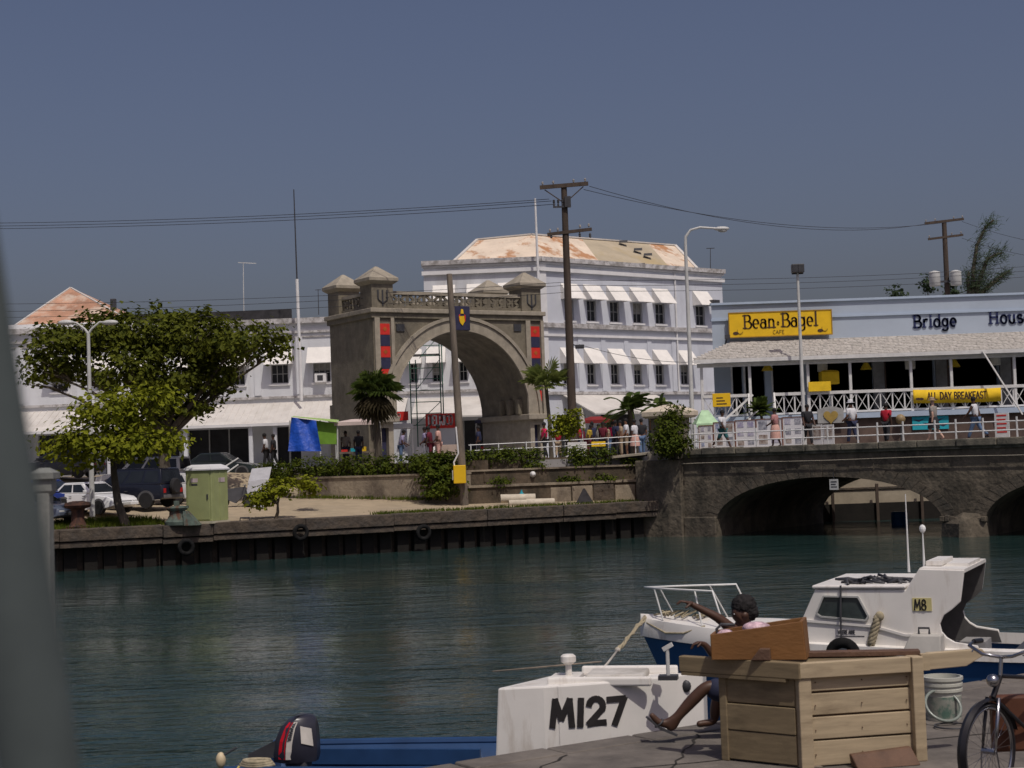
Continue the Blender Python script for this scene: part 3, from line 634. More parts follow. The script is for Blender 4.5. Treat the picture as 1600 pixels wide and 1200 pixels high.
for (ta, td) in ((0, 0), (AL - TW, 0), (0, -AD + TW), (AL - TW, -AD + TW)):
    t_ = MB(FA).box(ta - .04, ta + TW + .04, td - TW - .04, td + .06, zCor + .22, zPar + .42).build('turret', arch_stone, ar, bevel=.02)
    e = .28; zz = zPar + .42; c_ = (ta + TW / 2, td - TW / 2)
    rings = []
    for ex, z_ in ((0, zz - .12), (e * .6, zz), (e, zz + .1), (e, zz + .26)): rings.append([(ta - ex, td - TW - ex, z_), (ta + TW + ex, td - TW - ex, z_), (ta + TW + ex, td + ex, z_), (ta - ex, td + ex, z_)])
    rings.append([(c_[0] + sx_ * .06, c_[1] + sy_ * .06, zz + .95) for sx_, sy_ in ((-1, -1), (1, -1), (1, 1), (-1, 1))])
    MB(FA).loft(rings).build('turret_cap', arch_light, t_)
    if td == 0:
        c = ta + TW / 2; zm = (zCor + zPar) / 2 + .2; b = MB(FA)
        for x_ in (-.28, 0, .28): b.box(c + x_ - .045, c + x_ + .045, .062, .09, zm - .1 if x_ else zm - .45, zm + .42)
        b.beam((c - .28, .075, zm - .1), (c, .075, zm - .3), .03, .09, (0, 1, 0)); b.beam((c + .28, .075, zm - .1), (c, .075, zm - .3), .03, .09, (0, 1, 0))
        b.build('trident_emblem', dark_steel, t_)
# corner pilasters with painted panels
for l_, r_, px0, px1 in ((0.0, 1.35, 594, 609), (AL - 1.35, AL, 829, 843)):
    c0, c1 = AH(px0, 540)[0], AH(px1, 540)[0]
    MB(FA).box(c0 - .36, c0 - .05, .001, .14, zs_, zCor - .3).build('pilaster', arch_light, ar); MB(FA).box(c1 + .05, c1 + .25, .001, .14, zs_, zCor - .3).build('pilaster', arch_light, ar)
    for k in range(8):
        zt_ = zCor - .62 - k * .62
        pn = MB(FA).box(c0, c1, .002, .05, zt_ - .6, zt_).build('painted_panel', red_m if k % 2 == 0 else navy_m, ar)
        if k % 2 == 0:
            cc = (c0 + c1) / 2; MB(FA).loft([[(cc - .14, .052, zt_ - .3), (cc, .052, zt_ - .44), (cc + .14, .052, zt_ - .3), (cc, .052, zt_ - .16)], [(cc - .14, .06, zt_ - .3), (cc, .06, zt_ - .44), (cc + .14, .06, zt_ - .3), (cc, .06, zt_ - .16)]]).build('panel_motif', mat('dull_orange', (.42, .1, .02), .7), pn)
MB(FA).box(-.02, .4, -AD + .1, -.1, 3.7, zs_ - .3).build('side_pier', arch_stone, ar)
MB(FA).box(-.28, -.02, -AD + .3, -.3, 3.7, 7.2).build('side_buttress', arch_stone, ar)
for px, py in ((625, 512), (808, 512)):
    a, z = AH(px, py); MB(FA).box(a - .25, a + .25, .001, .06, z - .2, z + .2).build('spandrel_boss', dark_steel, ar)
# coat-of-arms plaque over the crown
a0p, zt_ = AH(709, 478, .3); a1p, zb_ = AH(735, 516, .3); cx_, cz_ = (a0p + a1p) / 2, (zt_ + zb_) / 2
pq = MB(FA).box(a0p, a1p, .0, .3, zb_, zt_).build('plaque', navy_m, ar, bevel=.02)
MB(FA).prism([(cx_ - .22, cz_ + .1), (cx_ + .12, cz_ + .12), (cx_ + .14, cz_ - .2), (cx_, cz_ - .42), (cx_ - .16, cz_ - .25)], .305, .34).build('crest_shield', yellow_sign, pq)
for s_ in (-1, 1): MB(FA).prism([(cx_ + s_ * .14, cz_ + .22), (cx_ + s_ * .22, cz_ + .15), (cx_ + s_ * .2, cz_ - .2), (cx_ + s_ * .15, cz_ - .15)], .305, .33).build('crest_supporter', red_m, pq)
MB(FA).prism([(cx_ - .1, cz_ + .25), (cx_ + .1, cz_ + .25), (cx_ + .06, cz_ + .5), (cx_ - .06, cz_ + .5)], .305, .33).build('crest_helm', yellow_cloth, pq)

# ------------------------------------------------------------------ Bridge House with verandah
FV = Fr((8.0, 85.0), (40.0, 85.0)); FH = Fr((8.0, 88.0), (40.0, 88.0))
def VH(px, py, d=0): return FV.hit(px, py, d)
bh = thing('blue_cafe_building', 'pale blue building with white shingled verandah and raised deck by the bridge', 'building', (20, 86, 3.75))
aL = FH.hit(1112, 500)[0]; zTop = FH.hit(1340, 466)[1]; zMid = FH.hit(1340, 491)[1]; zR = FH.hit(1340, 529)[1]; zG = VH(1340, 556)[1]
zRail = VH(1340, 610)[1]; zF = VH(1340, 645)[1]
doors = []
for px0, px1 in ((1142, 1160), (1162, 1195), (1205, 1255), (1262, 1365), (1382, 1460), (1480, 1560), (1580, 1680)):
    doors.append((FH.hit(px0, 590)[0], FH.hit(px1, 590)[0], zF + .05, zG - .15))
wall(FH, aL, 32, 3.75, zTop, doors, blue_wall, bh, rev=.35)
MB(FH).loft([[(aL + .06, -.36, z_), (32, -.36, z_), (32, -10, z_), (aL + 1.7, -10, z_)] for z_ in (3.75, zTop - .1)]).build('block', blue_wall, bh)
for i, o in enumerate(doors): 
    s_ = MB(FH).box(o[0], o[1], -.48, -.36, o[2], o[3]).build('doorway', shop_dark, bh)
    MB(FH).box(o[0] - .01, o[0] + .09, -.36, .03, o[2], o[3]).build('jamb', brown_stone if i > 2 else white_wood, s_)
for px in (1372, 1470, 1570): a = FH.hit(px, 590)[0]; MB(FH).box(a - .3, a + .3, .001, .2, zF, zG).build('pillar', mat('grey_pillar', (.22, .21, .2), .9, .2, 2), bh)
MB(FH).box(aL - .05, 32, -.2, .1, zMid - .12, zMid).build('string_course', blue_trim, bh); MB(FH).box(aL - .05, 32, -.3, .14, zTop - .12, zTop).build('cornice', blue_trim, bh)
# shingled verandah roof: courses of individual shingles in one mesh
a_g0 = VH(1083, 566)[0]; zGut = zG
rr = random.Random(5); b = MB(FV)
nc = 11
for k in range(nc):
    t0, t1 = k / nc, (k + 1.25) / nc
    x = a_g0 + 2.6 * t0
    while x < 33:
        w_ = rr.uniform(.18, .34); o_ = rr.uniform(-.05, .05) / nc
        d0, d1 = .45 - 3.45 * (t0 + o_), .45 - 3.45 * min(1, t1); z0_, z1_ = lerp(zG + .06, zR + .06, t0 + o_), lerp(zG + .06, zR + .06, min(1, t1))
        h_ = .05 + rr.uniform(0, .035)
        b.loft([[(x, d0, z0_), (x + w_ * .94, d0, z0_), (x + w_ * .94, d0, z0_ + h_), (x, d0, z0_ + h_)], [(x, d1, z1_), (x + w_ * .94, d1, z1_), (x + w_ * .94, d1, z1_ + .01), (x, d1, z1_ + .01)]])
        x += w_
sh = b.build('verandah_shingles', shingle_m, bh); sh['kind'] = 'stuff'
MB(FV).loft([[(a_g0, .45, zG + .03), (33, .45, zG + .03), (33, -3, zR + .03), (a_g0 + 2.7, -3, zR + .03)], [(a_g0, .45, zG - .02), (33, .45, zG - .02), (33, -3, zR - .02), (a_g0 + 2.7, -3, zR - .02)]]).build('verandah_roof', white_wood, bh)
MB(FV).quad((a_g0, .45, zG + .05), (a_g0 + 2.7, -3, zR + .05), (a_g0, -3, zG + .05)).build('verandah_roof', shingle_m, bh)
MB(FV).box(a_g0, 33, .42, .52, zG - .14, zG + .06).build('gutter', white_wood, bh)
MB(FV).box(a_g0 + .2, 33, -.1, .1, zG - .35, zG - .14).build('verandah_beam', white_wood, bh)
MB(FV).box(a_g0 + .2, 33, -3.0, .35, zF - .28, zF).build('verandah_floor', blue_trim, bh)
MB(FV).box(a_g0 + .6, 33, -2.9, .1, 3.75, zF - .28).build('verandah_base', brown_stone, bh)
posts = [1096, 1171, 1262, 1328, 1423, 1486, 1585, 1680]
for px in posts: a = VH(px, 580)[0]; MB(FV).box(a - .07, a + .07, -.07, .07, zF, zG - .34).build('verandah_post', white_wood, bh)
def lattice(px0, px1, nb_):
    l_, r_ = VH(px0, 620)[0], VH(px1, 620)[0]
    MB(FV).box(l_, r_, -.06, .1, zRail - .14, zRail + .02).build('handrail', white_wood, bh); MB(FV).box(l_, r_, -.05, .06, zF + .04, zF + .14).build('bottom_rail', white_wood, bh)
    for k in range(nb_):
        x0, x1 = lerp(l_, r_, k / nb_), lerp(l_, r_, (k + 1) / nb_); z0_, z1_ = zF + .14, zRail - .14
        MB(FV).box(x0 - .035, x0 + .035, -.03, .045, z0_, z1_).build('baluster', white_wood, bh)
        MB(FV).beam((x0 + .04, .02, z0_), (x1 - .04, .02, z1_), .03, .055, (0, 1, 0)).build('lattice_bar', white_wood, bh)
        MB(FV).beam((x0 + .04, -.02, z1_), (x1 - .04, -.02, z0_), .03, .055, (0, 1, 0)).build('lattice_bar', white_wood, bh)
lattice(1208, 1258, 3); lattice(1262, 1640, 20)
lattice(1098, 1168, 4)
# stairs down from the verandah, with handrails
st0 = VH(1168, 620)[0]; st1 = VH(1210, 620)[0]
for k in range(7):
    z_ = zF - (k + 1) * (zF - 3.75) / 8; MB(FV).box(st0 + .1, st1 - .05, .1 + k * .3, .1 + (k + 1) * .3 + .03, z_ - .06, z_).build('stair_tread', brown_stone, bh)
for x_ in (st0 + .05, st1 - .02):
    MB(FV).beam((x_, .1, zRail), (x_ - .35, 2.6, 3.75 + 1.0), .09, .1).build('stair_rail', white_wood, bh); MB(FV).beam((x_, .1, zF), (x_ - .3, 2.5, 3.8), .07, .22).build('stair_string', white_wood, bh)
    for k in range(5): t_ = (k + .5) / 5; MB(FV).box(x_ - .35 * t_ - .02, x_ - .35 * t_ + .02, .1 + 2.45 * t_, .14 + 2.45 * t_, lerp(zF, 3.8, t_), lerp(zRail, 4.75, t_)).build('baluster', white_wood, bh)
# diagonal white stair rails seen in front of the deck
d0_, d1_ = VH(1130, 658, .7), VH(1176, 617, .3)
MB(FV).beam((d0_[0], .7, d0_[1]), (d1_[0], .3, d1_[1]), .1, .14, (0, 1, 0)).build('stair_rail', white_wood, bh)
d0_, d1_ = VH(1160, 662, .7), VH(1186, 640, .4)
MB(FV).beam((d0_[0], .7, d0_[1]), (d1_[0], .4, d1_[1]), .08, .12, (0, 1, 0)).build('stair_rail', white_wood, bh)
d0_, d1_ = VH(1535, 548, .6), VH(1596, 648, 1.2)
MB(FV).beam((d0_[0], .6, d0_[1]), (d1_[0], 1.4, d1_[1]), .07, .09, (0, 1, 0)).build('drain_pipe', white_wood, bh)
# wall lettering
b = MB(); a, z = FH.hit(1427, 512, .06)
x = lettering(b, 'Bridge', lambda x, y, o: FH.pt(a + x, .005 + o, z + y), .67, .15, .15, .06, 1.04)
b.build('wall_lettering', sign_navy, bh)
b = MB(); a2, z2 = FH.hit(1545, 506, .06)
lettering(b, 'House', lambda x, y, o: FH.pt(a2 + x, .005 + o, z2 + y), .69, .15, .15, .06, 1.04)
b.build('wall_lettering', sign_navy, bh)
# cafe sign board
FS = Fr((8, 87.6), (40, 87.6)); s0, zt_ = FS.hit(1139, 490); s1, _ = FS.hit(1298, 482); _, zb_ = FS.hit(1139, 527)
sb = thing('cafe_sign', 'yellow cafe signboard with brown lettering on the blue wall', 'sign', tuple(FS.pt((s0 + s1) / 2, 0, zb_)))
MB(FS).box(s0, s1, -.08, 0, zb_, zt_).build('board', yellow_sign, sb)
b = MB(FS); e = .05
b.box(s0 - e, s1 + e, -.09, .03, zt_, zt_ + e).box(s0 - e, s1 + e, -.09, .03, zb_ - e, zb_).box(s0 - e, s0, -.09, .03, zb_, zt_).box(s1, s1 + e, -.09, .03, zb_, zt_); b.build('frame', mat('sign_edge', (.35, .2, .02), .6), sb)
H_ = zt_ - zb_; b = MB()
x_ = lettering(b, 'Bean', lambda x, y, o: FS.pt(s0 + .75 + x, .004 + o, zb_ + .34 * H_ + y), .74, .13, .12, .02, .93, thin=.35)
x2_ = lettering(b, '&', lambda x, y, o: FS.pt(s0 + .78 + x_ + x, .004 + o, zb_ + .42 * H_ + y), .45, .1, 0, .02)
lettering(b, 'Bagel', lambda x, y, o: FS.pt(s0 + 1.06 + x_ + x, .004 + o, zb_ + .36 * H_ + y), .75, .13, .12, .02, .92, thin=.35)
b.build('lettering', sign_black, sb)
b = MB(); lettering(b, 'CAFE', lambda x, y, o: FS.pt(s0 + 2.35 + x, .004 + o, zb_ + .07 * H_ + y), .2, .09, 0, .015, 1.25); b.build('small_lettering', sign_black, sb)
for cx_ in (s0 + .45, s1 - .5):
    b = MB(FS); b.lathe((0, 0, 0), [(.001, 0)], 3)
    b = MB(FS); pts = arc(cx_ - .12, zb_ + .2, .16, .09, 0, 360, 12)[:-1]; b.prism(pts, .003, .02); b.build('bean_motif', sign_black, sb)
    b = MB(FS); cc = arc(cx_ + .12, zb_ + .32, .16, .16, 150, 350, 8)
    for (xa, ya), (xb, yb) in zip(cc[:-1], cc[1:]): b.beam((xa, .012, ya), (xb, .012, yb), .016, .045, (0, 1, 0))
    b.build('cup_motif', sign_black, sb)
# banner on the railing
FN = Fr((8, 84.85), (40, 84.85)); n0, zt_ = FN.hit(1426, 610); n1, _ = FN.hit(1563, 605); _, zb_ = FN.hit(1426, 631)
bn = thing('breakfast_banner', 'yellow all-day-breakfast banner hung on the verandah railing', 'banner', tuple(FN.pt(n0, 0, zb_)))
def bw(x, y, o=0):
    t_ = x / (n1 - n0); return FN.pt(n0 + x, .06 * math.sin(t_ * 19) + .05 + o, zb_ + y + .1 * math.sin(t_ * 3.0 + .3) - .12 * (4 * t_ * (1 - t_)))
b = MB(); nn = 40; W_ = n1 - n0; Hn = zt_ - zb_
b.add([tuple(bw(W_ * i / nn, Hn * j)) for i in range(nn + 1) for j in (0, 1)], [(2 * i, 2 * i + 2, 2 * i + 3, 2 * i + 1) for i in range(nn)])
b.build('cloth', yellow_cloth, bn, smooth='all').modifiers.new('thick', 'SOLIDIFY').thickness = .012
b = MB(); lettering(b, 'ALL DAY BREAKFAST', lambda x, y, o: bw(x + .75, y + .2, .012 + o), .36, .17, 0, .008, .80); b.build('lettering', sign_black, bn)
b = MB(); 
for dx in (0, .16): b.loft([[bw(.25 + dx + u, .22 + v, .012) for u, v in arc(0, 0, .14, .07, 0, 315, 7)], [bw(.25 + dx + u, .22 + v, .02) for u, v in arc(0, 0, .14, .07, 0, 315, 7)]])
b.build('bean_motif', sign_black, bn)
# other things at the cafe
def board(name, label, cat, fr, px0, px1, py0, py1, m, d=0, th=.05, group=None):
    l_, zt = fr.hit(px0, py0, d); r_, _ = fr.hit(px1, py0, d); _, zb = fr.hit(px0, py1, d)
    o = MB(fr).box(l_, r_, d - th, d, zb, zt).build(name, m, bevel=.01); return tag(o, label, cat, group), (l_, r_, zb, zt)
_, (l_, r_, zb, zt) = board('menu_sign', 'square yellow menu sign on the white stair fence', 'sign', FV, 1113, 1141, 615, 636, yellow_sign, .35)
p_ = bpy.data.objects['menu_sign']; b = MB(FV)
for k in range(3): b.box(l_ + .2, r_ - .2 - .1 * k, .352, .36, zb + .12 + k * .16, zb + .18 + k * .16)
b.build('lettering', sign_black, p_)
board('yellow_counter', 'yellow panel hung on the verandah rail beside the flood-light pole', 'panel', FV, 1263, 1298, 597, 612, yellow_cloth, .25)
yc = thing('yellow_canopy', 'yellow stall canopy standing on the cafe verandah', 'canopy', tuple(FV.pt(VH(1296, 600)[0], -1.2, zF)))
l_, zt = VH(1282, 579, -1.2); r_, zb = VH(1310, 600, -1.2)
MB(FV).loft([[(l_, -1.8, zb), (r_, -1.8, zb), (r_, -.9, zb), (l_, -.9, zb)], [(l_, -1.8, zt - .1), (r_, -1.8, zt - .1), (r_, -.9, zt - .1), (l_, -.9, zt - .1)], [(l_ + .1, -1.6, zt), (r_ - .1, -1.6, zt), (r_ - .1, -1.1, zt), (l_ + .1, -1.1, zt)]]).build('cover', yellow_cloth, yc)
MB(FV).box((l_ + r_) / 2 - .05, (l_ + r_) / 2 + .05, -1.4, -1.3, zF, zb).build('post', white_wood, yc)
lamp_y = mat('lamp_shade_yellow', (.6, .42, .02), .6); lamp_w = mat('lamp_shade_white', (.55, .52, .45), .6)
for i, (px, py, m_, nm) in enumerate(((1199, 573, lamp_y, 'first yellow cone lamp from the stairs'), (1285, 572, lamp_w, 'white drum lamp above the yellow canopy'), (1353, 571, lamp_y, 'yellow cone lamp in the middle of the verandah'), (1422, 568, lamp_w, 'white drum lamp behind a verandah post'), (1491, 567, lamp_y, 'yellow cone lamp above the breakfast banner'), (1555, 562, lamp_w, 'white drum lamp beside the slanting drain pipe'))):
    a, z = VH(px, py, -1.5); t = thing('hanging_lamp', nm + ' at the cafe', 'lamp', tuple(FV.pt(a, -1.5, z)), group='lamps hanging in the cafe verandah')
    if m_ is lamp_y: MB(FV).lathe((a, -1.5, z), [(.34, -.22), (.32, -.2), (.04, .26), (.03, .28)], 12).build('shade', m_, t)
    else: MB(FV).lathe((a, -1.5, z), [(.26, -.3), (.28, -.28), (.28, .28), (.26, .3)], 12).build('shade', m_, t)
    MB(FV).tube([(a, -1.5, z + .25), (a, -1.5, zG + .4)], .015, 5).build('cord', dark_steel, t)
board('teal_banner', 'teal picture banner with dark birds on the cafe base wall', 'banner', FV, 1425, 1482, 651, 672, teal_m, .2)
p_ = bpy.data.objects['teal_banner']; b = MB(FV)
for px, py in ((1436, 658), (1452, 663), (1466, 657), (1474, 665)):
    a, z = VH(px, py, .2); b.prism([(a - .35, z + .1), (a, z - .04), (a + .35, z + .14), (a + .02, z + .06)], .202, .21)
b.build('bird_motif', navy_m, p_)
o_, (l_, r_, zb, zt) = board('heart_sign', 'grey arched board with a gold heart below the verandah', 'sign', FV, 1277, 1318, 641, 662, mat('grey_board', (.32, .32, .31), .8), .4)
c = (l_ + r_) / 2; b = MB(FV); hp = [(c + .016 * 1.9 * 16 * math.sin(t) ** 3 * .8, (zb + zt) / 2 + .02 * 1.2 * (13 * math.cos(t) - 5 * math.cos(2 * t) - 2 * math.cos(3 * t) - math.cos(4 * t))) for t in [2 * math.pi * k / 24 for k in range(24)]]
b.prism(hp, .41, .45); b.build('heart', mat('gold_heart', (.35, .24, .06), .5), o_)
MB(FV).prism([(l_ + (r_ - l_) * k / 10, zt + .18 * math.sin(math.pi * k / 10)) for k in range(11)], .35, .4).build('arched_top', MATS['grey_board'], o_)
o_, (l_, r_, zb, zt) = board('white_notice', 'white notice board with red lettering beside the bridge railing', 'sign', FB, 1553, 1576, 646, 684, white_wood, -1.0)
b = MB(FB)
for k in range(5): b.box(l_ + .1, r_ - .1 - .04 * (k % 2), -.998, -.99, zb + .2 + k * .17, zb + .26 + k * .17)
b.build('lettering', red_m, o_)
for px, nm in ((1407, 'brown globe lamp on the cafe base wall'), ):
    a, z = VH(px, 655, .4); t = thing('globe_lamp', nm, 'lamp', tuple(FV.pt(a, .4, z - 1.6))); MB(FV).ball((a, .4, z), .27).build('globe', mat('brown_globe', (.28, .2, .1), .5), t, smooth='all'); MB(FV).tube([(a, .4, 3.75), (a, .4, z - .2)], .05, 6).build('post', dark_steel, t)
# ------------------------------------------------------------------ poles, lamps, wires
def pole_thing(name, label, cat, base, top, r0, r1, m, nm='pole'):
    t = thing(name, label, cat, tuple(base)); MB().tube([base, Vector(base).lerp(Vector(top), .5), top], [r0, (r0 + r1) / 2, r1], 10).build(nm, m, t, smooth=True); return t
def vbase(px, py, D, zb): q = P(px, py, D); return Vector((q.x, q.y, zb)), q
def crossarm(t, c, l_, r_, z, ins, dz=.0, w=.14, m=creosote):
    MB().beam(Vector((c.x - l_, c.y - .14, z - dz)), Vector((c.x + r_, c.y - .14, z + dz)), .12, w).build('crossarm', m, t)
    for k in ins:
        x = c.x + k; MB().lathe((x, c.y - .14, z + dz * k / max(l_, .1) + w / 2), [(.03, 0), (.03, .05), (.06, .06), (.05, .11), (.065, .13), (.03, .19)], 8).build('insulator', mat('porcelain', (.3, .28, .26), .4) if 'porcelain' not in MATS else MATS['porcelain'], t)
# main power pole
bs, tp = vbase(881, 290, 82, 3.7)
up1 = pole_thing('power_pole', 'tall dark timber power pole with two crossarms beside the arch', 'pole', bs, tp, .24, .15, creosote)
crossarm(up1, tp, 1.25, 1.25, tp.z - .02, (-1.1, -.55, .5, 1.1), .06, .2)
MB().beam(tp + Vector((-.05, -.1, -.9)), tp + Vector((-1.0, -.1, -.2)), .05).build('brace', creosote, up1); MB().beam(tp + Vector((.05, -.1, -.9)), tp + Vector((1.0, -.1, -.1)), .05).build('brace', creosote, up1)
for k in range(4): MB().lathe((tp.x - .55 + k * .22, tp.y - .16, tp.z - 1.1), [(.05, 0), (.05, .12), (.03, .16), (.06, .2), (.06, .34), (.02, .36)], 8).build('insulator', dark_steel, up1)
MB().box(tp.x - .6, tp.x + .12, tp.y - .2, tp.y - .1, tp.z - 1.16, tp.z - 1.08).build('bracket', dark_steel, up1)
MB().box(tp.x + .0, tp.x + .32, tp.y - .3, tp.y + .0, tp.z - 1.15, tp.z - .6).build('fuse_box', dark_steel, up1)
z2 = P(884, 363, 82).z; crossarm(up1, Vector((bs.x, bs.y)).to_3d(), .95, 1.35, z2, (-.8, -.4, .75, 1.2), .1, .16)
for dx, dz in ((-.75, -.3), (.72, -.3), (1.25, -.35)): MB().lathe((bs.x + dx, bs.y - .14, z2 + dz), [(.02, 0), (.07, .04), (.05, .12), (.07, .16), (.02, .26)], 8).build('insulator', dark_steel, up1)
q = P(905, 541, 82); MB().beam((bs.x + .1, bs.y - .1, q.z + .1), q, .05).build('lamp_arm', dark_steel, up1); MB().box(q.x - .2, q.x + .25, q.y - .15, q.y + .15, q.z - .12, q.z + .08).build('lamp_head', dark_steel, up1, bevel=.03)
# bare wooden pole with a yellow box
wb = P(726, 793, 74.4); wt = P(702, 428, 74.4); wb.z = 1.55
up2 = pole_thing('wooden_pole', 'bare leaning timber pole with a yellow meter box on the sandy plot', 'pole', wb, wt, .2, .13, pale_timber)
q = P(719, 741, 74.1); MB().box(q.x - .3, q.x + .27, q.y - .3, q.y + .02, q.z - .42, q.z + .42).build('meter_box', yellow_sign, up2, bevel=.03)
MB().box(q.x - .36, q.x - .3, q.y - .2, q.y, q.z - .25, q.z + .2).build('box_hinge', grey_steel, up2)
MB().tube([q + Vector((-.25, -.1, .4)), q + Vector((-.27, -.1, .55)), q + Vector((-.05, -.12, .95)), q + Vector((-.12, -.12, 2.2))], .04, 6).build('conduit', white_trim, up2)
MB().beam(wb + Vector((.15, -.1, 0)), wb + Vector((.1, -.1, 1.5)), .07).build('pole_stub', pale_timber, up2)
# right power pole with transformers behind the cafe
bs, tp = vbase(1475, 345, 120, 3.7)
up3 = pole_thing('power_pole', 'timber power pole with two crossarms and two transformers behind the cafe roof', 'pole', bs, tp, .26, .18, creosote)
crossarm(up3, tp, 1.5, 1.45, tp.z - .05, (-1.4, -.7, .7, 1.35), .12, .18); crossarm(up3, tp, 1.3, 1.35, tp.z - 1.25, (-1.2, .5, 1.2), .12, .16)
for dx in (-1.1, 1.1): q = P(1477, 436, 119.4); MB().lathe((q.x + dx * .72, q.y, q.z - .5), [(.38, 0), (.42, .05), (.42, .95), (.45, .98), (.4, 1.05), (.1, 1.15)], 12).build('transformer', grey_steel, up3, smooth=True)
MB().beam((bs.x - 1, bs.y - .3, P(1477, 436, 119).z - .1), (bs.x + 1, bs.y - .3, P(1477, 436, 119).z - .1), .12).build('bracket', dark_steel, up3)
# white street lamp beside the power pole
bs, tp = vbase(1071, 385, 83, 3.7)
sl = pole_thing('street_lamp', 'tall white street lamp with curved arm in front of the tall building', 'lamp', bs, tp, .13, .085, grey_steel, 'post')
h = P(1120, 357, 83); pts = [tp, tp + Vector((.03, 0, .5)), tp + Vector((.3, 0, .85)), tp + Vector((.8, 0, .97)), h]
MB().tube(pts, [.085, .075, .065, .06, .055], 8).build('arm', grey_steel, sl, smooth=True)
MB().ball(h + Vector((.25, 0, -.02)), (.42, .16, .12), 12, 6).build('lamp_head', grey_steel, sl, smooth='all'); MB().ball(h + Vector((.3, 0, -.12)), (.25, .12, .1), 10, 5).build('lens', win_frame, sl, smooth='all')
# flood-light pole
bs, tp = vbase(1246, 425, 83.5, 3.7)
fp = pole_thing('flood_light_pole', 'slim grey pole topped with a pair of flood lights before the cafe', 'lamp', bs, tp, .11, .07, grey_steel, 'post')
for dx in (-.12, .16): MB().box(tp.x + dx - .2, tp.x + dx + .16, tp.y - .3, tp.y + .1, tp.z - .05, tp.z + .4).build('flood_light', dark_steel, fp, bevel=.03)
MB().box(tp.x - .3, tp.x + .3, tp.y - .05, tp.y + .05, tp.z - .12, tp.z - .04).build('bracket', dark_steel, fp)
# twin-arm lamp in the car park
bs, tp = vbase(138, 522, 68.8, 2.0)
tl = pole_thing('street_lamp', 'grey twin-arm street lamp standing in the car park in front of the big tree', 'lamp', bs, tp, .12, .075, grey_steel, 'post')
for px, s_ in ((103, -1), (172, 1)):
    h = P(px, 504, 68.8); MB().tube([tp, tp + Vector((s_ * .15, 0, .22)), tp + Vector((s_ * .5, 0, .5)), h + Vector((-s_ * .2, 0, .02))], [.06, .05, .045, .04], 8).build('arm', grey_steel, tl, smooth=True)
    MB().ball(h, (.36, .15, .12), 12, 6).build('lamp_head', grey_steel, tl, smooth='all')
# flag poles and masts
def mast(label, px0, py0, px1, py1, D, r, m, name='flag_pole', cat='pole', m2=None, split=None):
    a, b_ = P(px0, py0, D), P(px1, py1, D); t = thing(name, label, cat, tuple(a))
    if split is None: MB().tube([a, b_], [r, r * .7], 8).build('pole', m, t)
    else:
        c = P(*split, D); MB().tube([a, c], [r * 1.3, r * 1.2], 8).build('pole', m, t); MB().tube([c, b_], [r * .6, r * .4], 8).build('topmast', m2, t)
    return t
mast('tall two-tone flag pole, dark above and white below, on the low white building', 471, 626, 459, 296, 104.5, .085, white_trim, m2=dark_steel, split=(464, 436))
mast('white flag pole rising in front of the tall white building', 841, 436, 836, 310, 104, .09, white_trim)
t = mast('thin television aerial mast on the low white building', 381, 492, 380, 410, 110, .035, grey_steel, 'aerial', 'aerial'); q = P(380, 410, 110)
MB().beam(q + Vector((-.35, 0, 0)), q + Vector((.9, 0, -.1)), .05).build('crossbar', grey_steel, t)
t = mast('short aerial mast on the roof of the tall white building', 1110, 420, 1110, 388, 118, .03, dark_steel, 'aerial', 'aerial'); q = P(1110, 388, 118); MB().beam(q + Vector((-.3, 0, 0)), q + Vector((.3, 0, 0)), .05).build('crossbar', dark_steel, t)
t = mast('thin wire aerial at the right end of the low white building', 498, 492, 497, 452, 108, .03, dark_steel, 'aerial', 'aerial'); q = P(497, 453, 108); MB().beam(q + Vector((-.2, 0, 0)), q + Vector((.2, 0, 0)), .04).build('crossbar', dark_steel, t)
fl2 = P(176, 476, 108); t = thing('flood_lamp', 'dark flood lamp on the rusty hip roof', 'lamp', tuple(fl2)); MB().box(fl2.x - .15, fl2.x + .25, fl2.y - .1, fl2.y + .1, fl2.z - .35, fl2.z + .4).build('housing', dark_steel, t, bevel=.04); MB().beam(fl2 + Vector((0, 0, -1)), fl2 + Vector((0, 0, -.3)), .1).build('stalk', dark_steel, t)
# overhead wires
def wire(label, p0, p1, sag, r=.012, grp='overhead power lines'):
    n = 24; p0, p1 = Vector(p0), Vector(p1)
    o = MB().tube([p0.lerp(p1, i / n) - Vector((0, 0, sag * 4 * (i / n) * (1 - i / n))) for i in range(n + 1)], r, 4).build('power_line', wire_m)
    tag(o, label, 'wire', grp)
k = 0
for (y0, y1, x1, nm) in ((344, 311, 858, 'highest of the three'), (349, 314, 862, 'middle of the three'), (353, 319, 868, 'lowest of the three')):
    wire(nm + ' wires from the power pole to the sky at far left', P(-160, y0 + 5, 96), P(x1, y1, 82), .35, .015)
for (x0, y0, x1, y1, nm) in ((921, 291, 1447, 350, 'upper wire'), (912, 296, 1500, 344, 'lower wire')):
    wire(nm + ' sagging from the crossarm by the arch to the pole behind the cafe', P(x0, y0, 82), P(x1, y1, 120), 1.2, .016)
wire('wire running from the transformer pole out of the picture', P(1503, 346, 120), P(1760, 390, 110), .6, .015)
wire('second wire running from the transformer pole out of the picture', P(1503, 372, 120), P(1760, 410, 110), .6, .015)
for i, (y0, y1) in enumerate(((470, 432), (483, 444), (492, 455))):
    wire(('highest', 'middle', 'lowest')[i] + ' low wire passing above the low white building and the arch', P(-160, y0 + 5, 96), P(880, y1 + 2 if i else 441, 84), .35, .012)
for i, (y0, y1) in enumerate(((438, 440), (446, 447), (455, 456))):
    wire(('highest', 'middle', 'lowest')[i] + ' low wire passing between the tall building and the cafe roof', P(886, y0, 82), P(1700, y1 - 32, 118), .4, .013)
wire('service cable from the power pole lamp to the cafe eaves', P(905, 538, 82), P(1085, 566, 85), .25, .016)
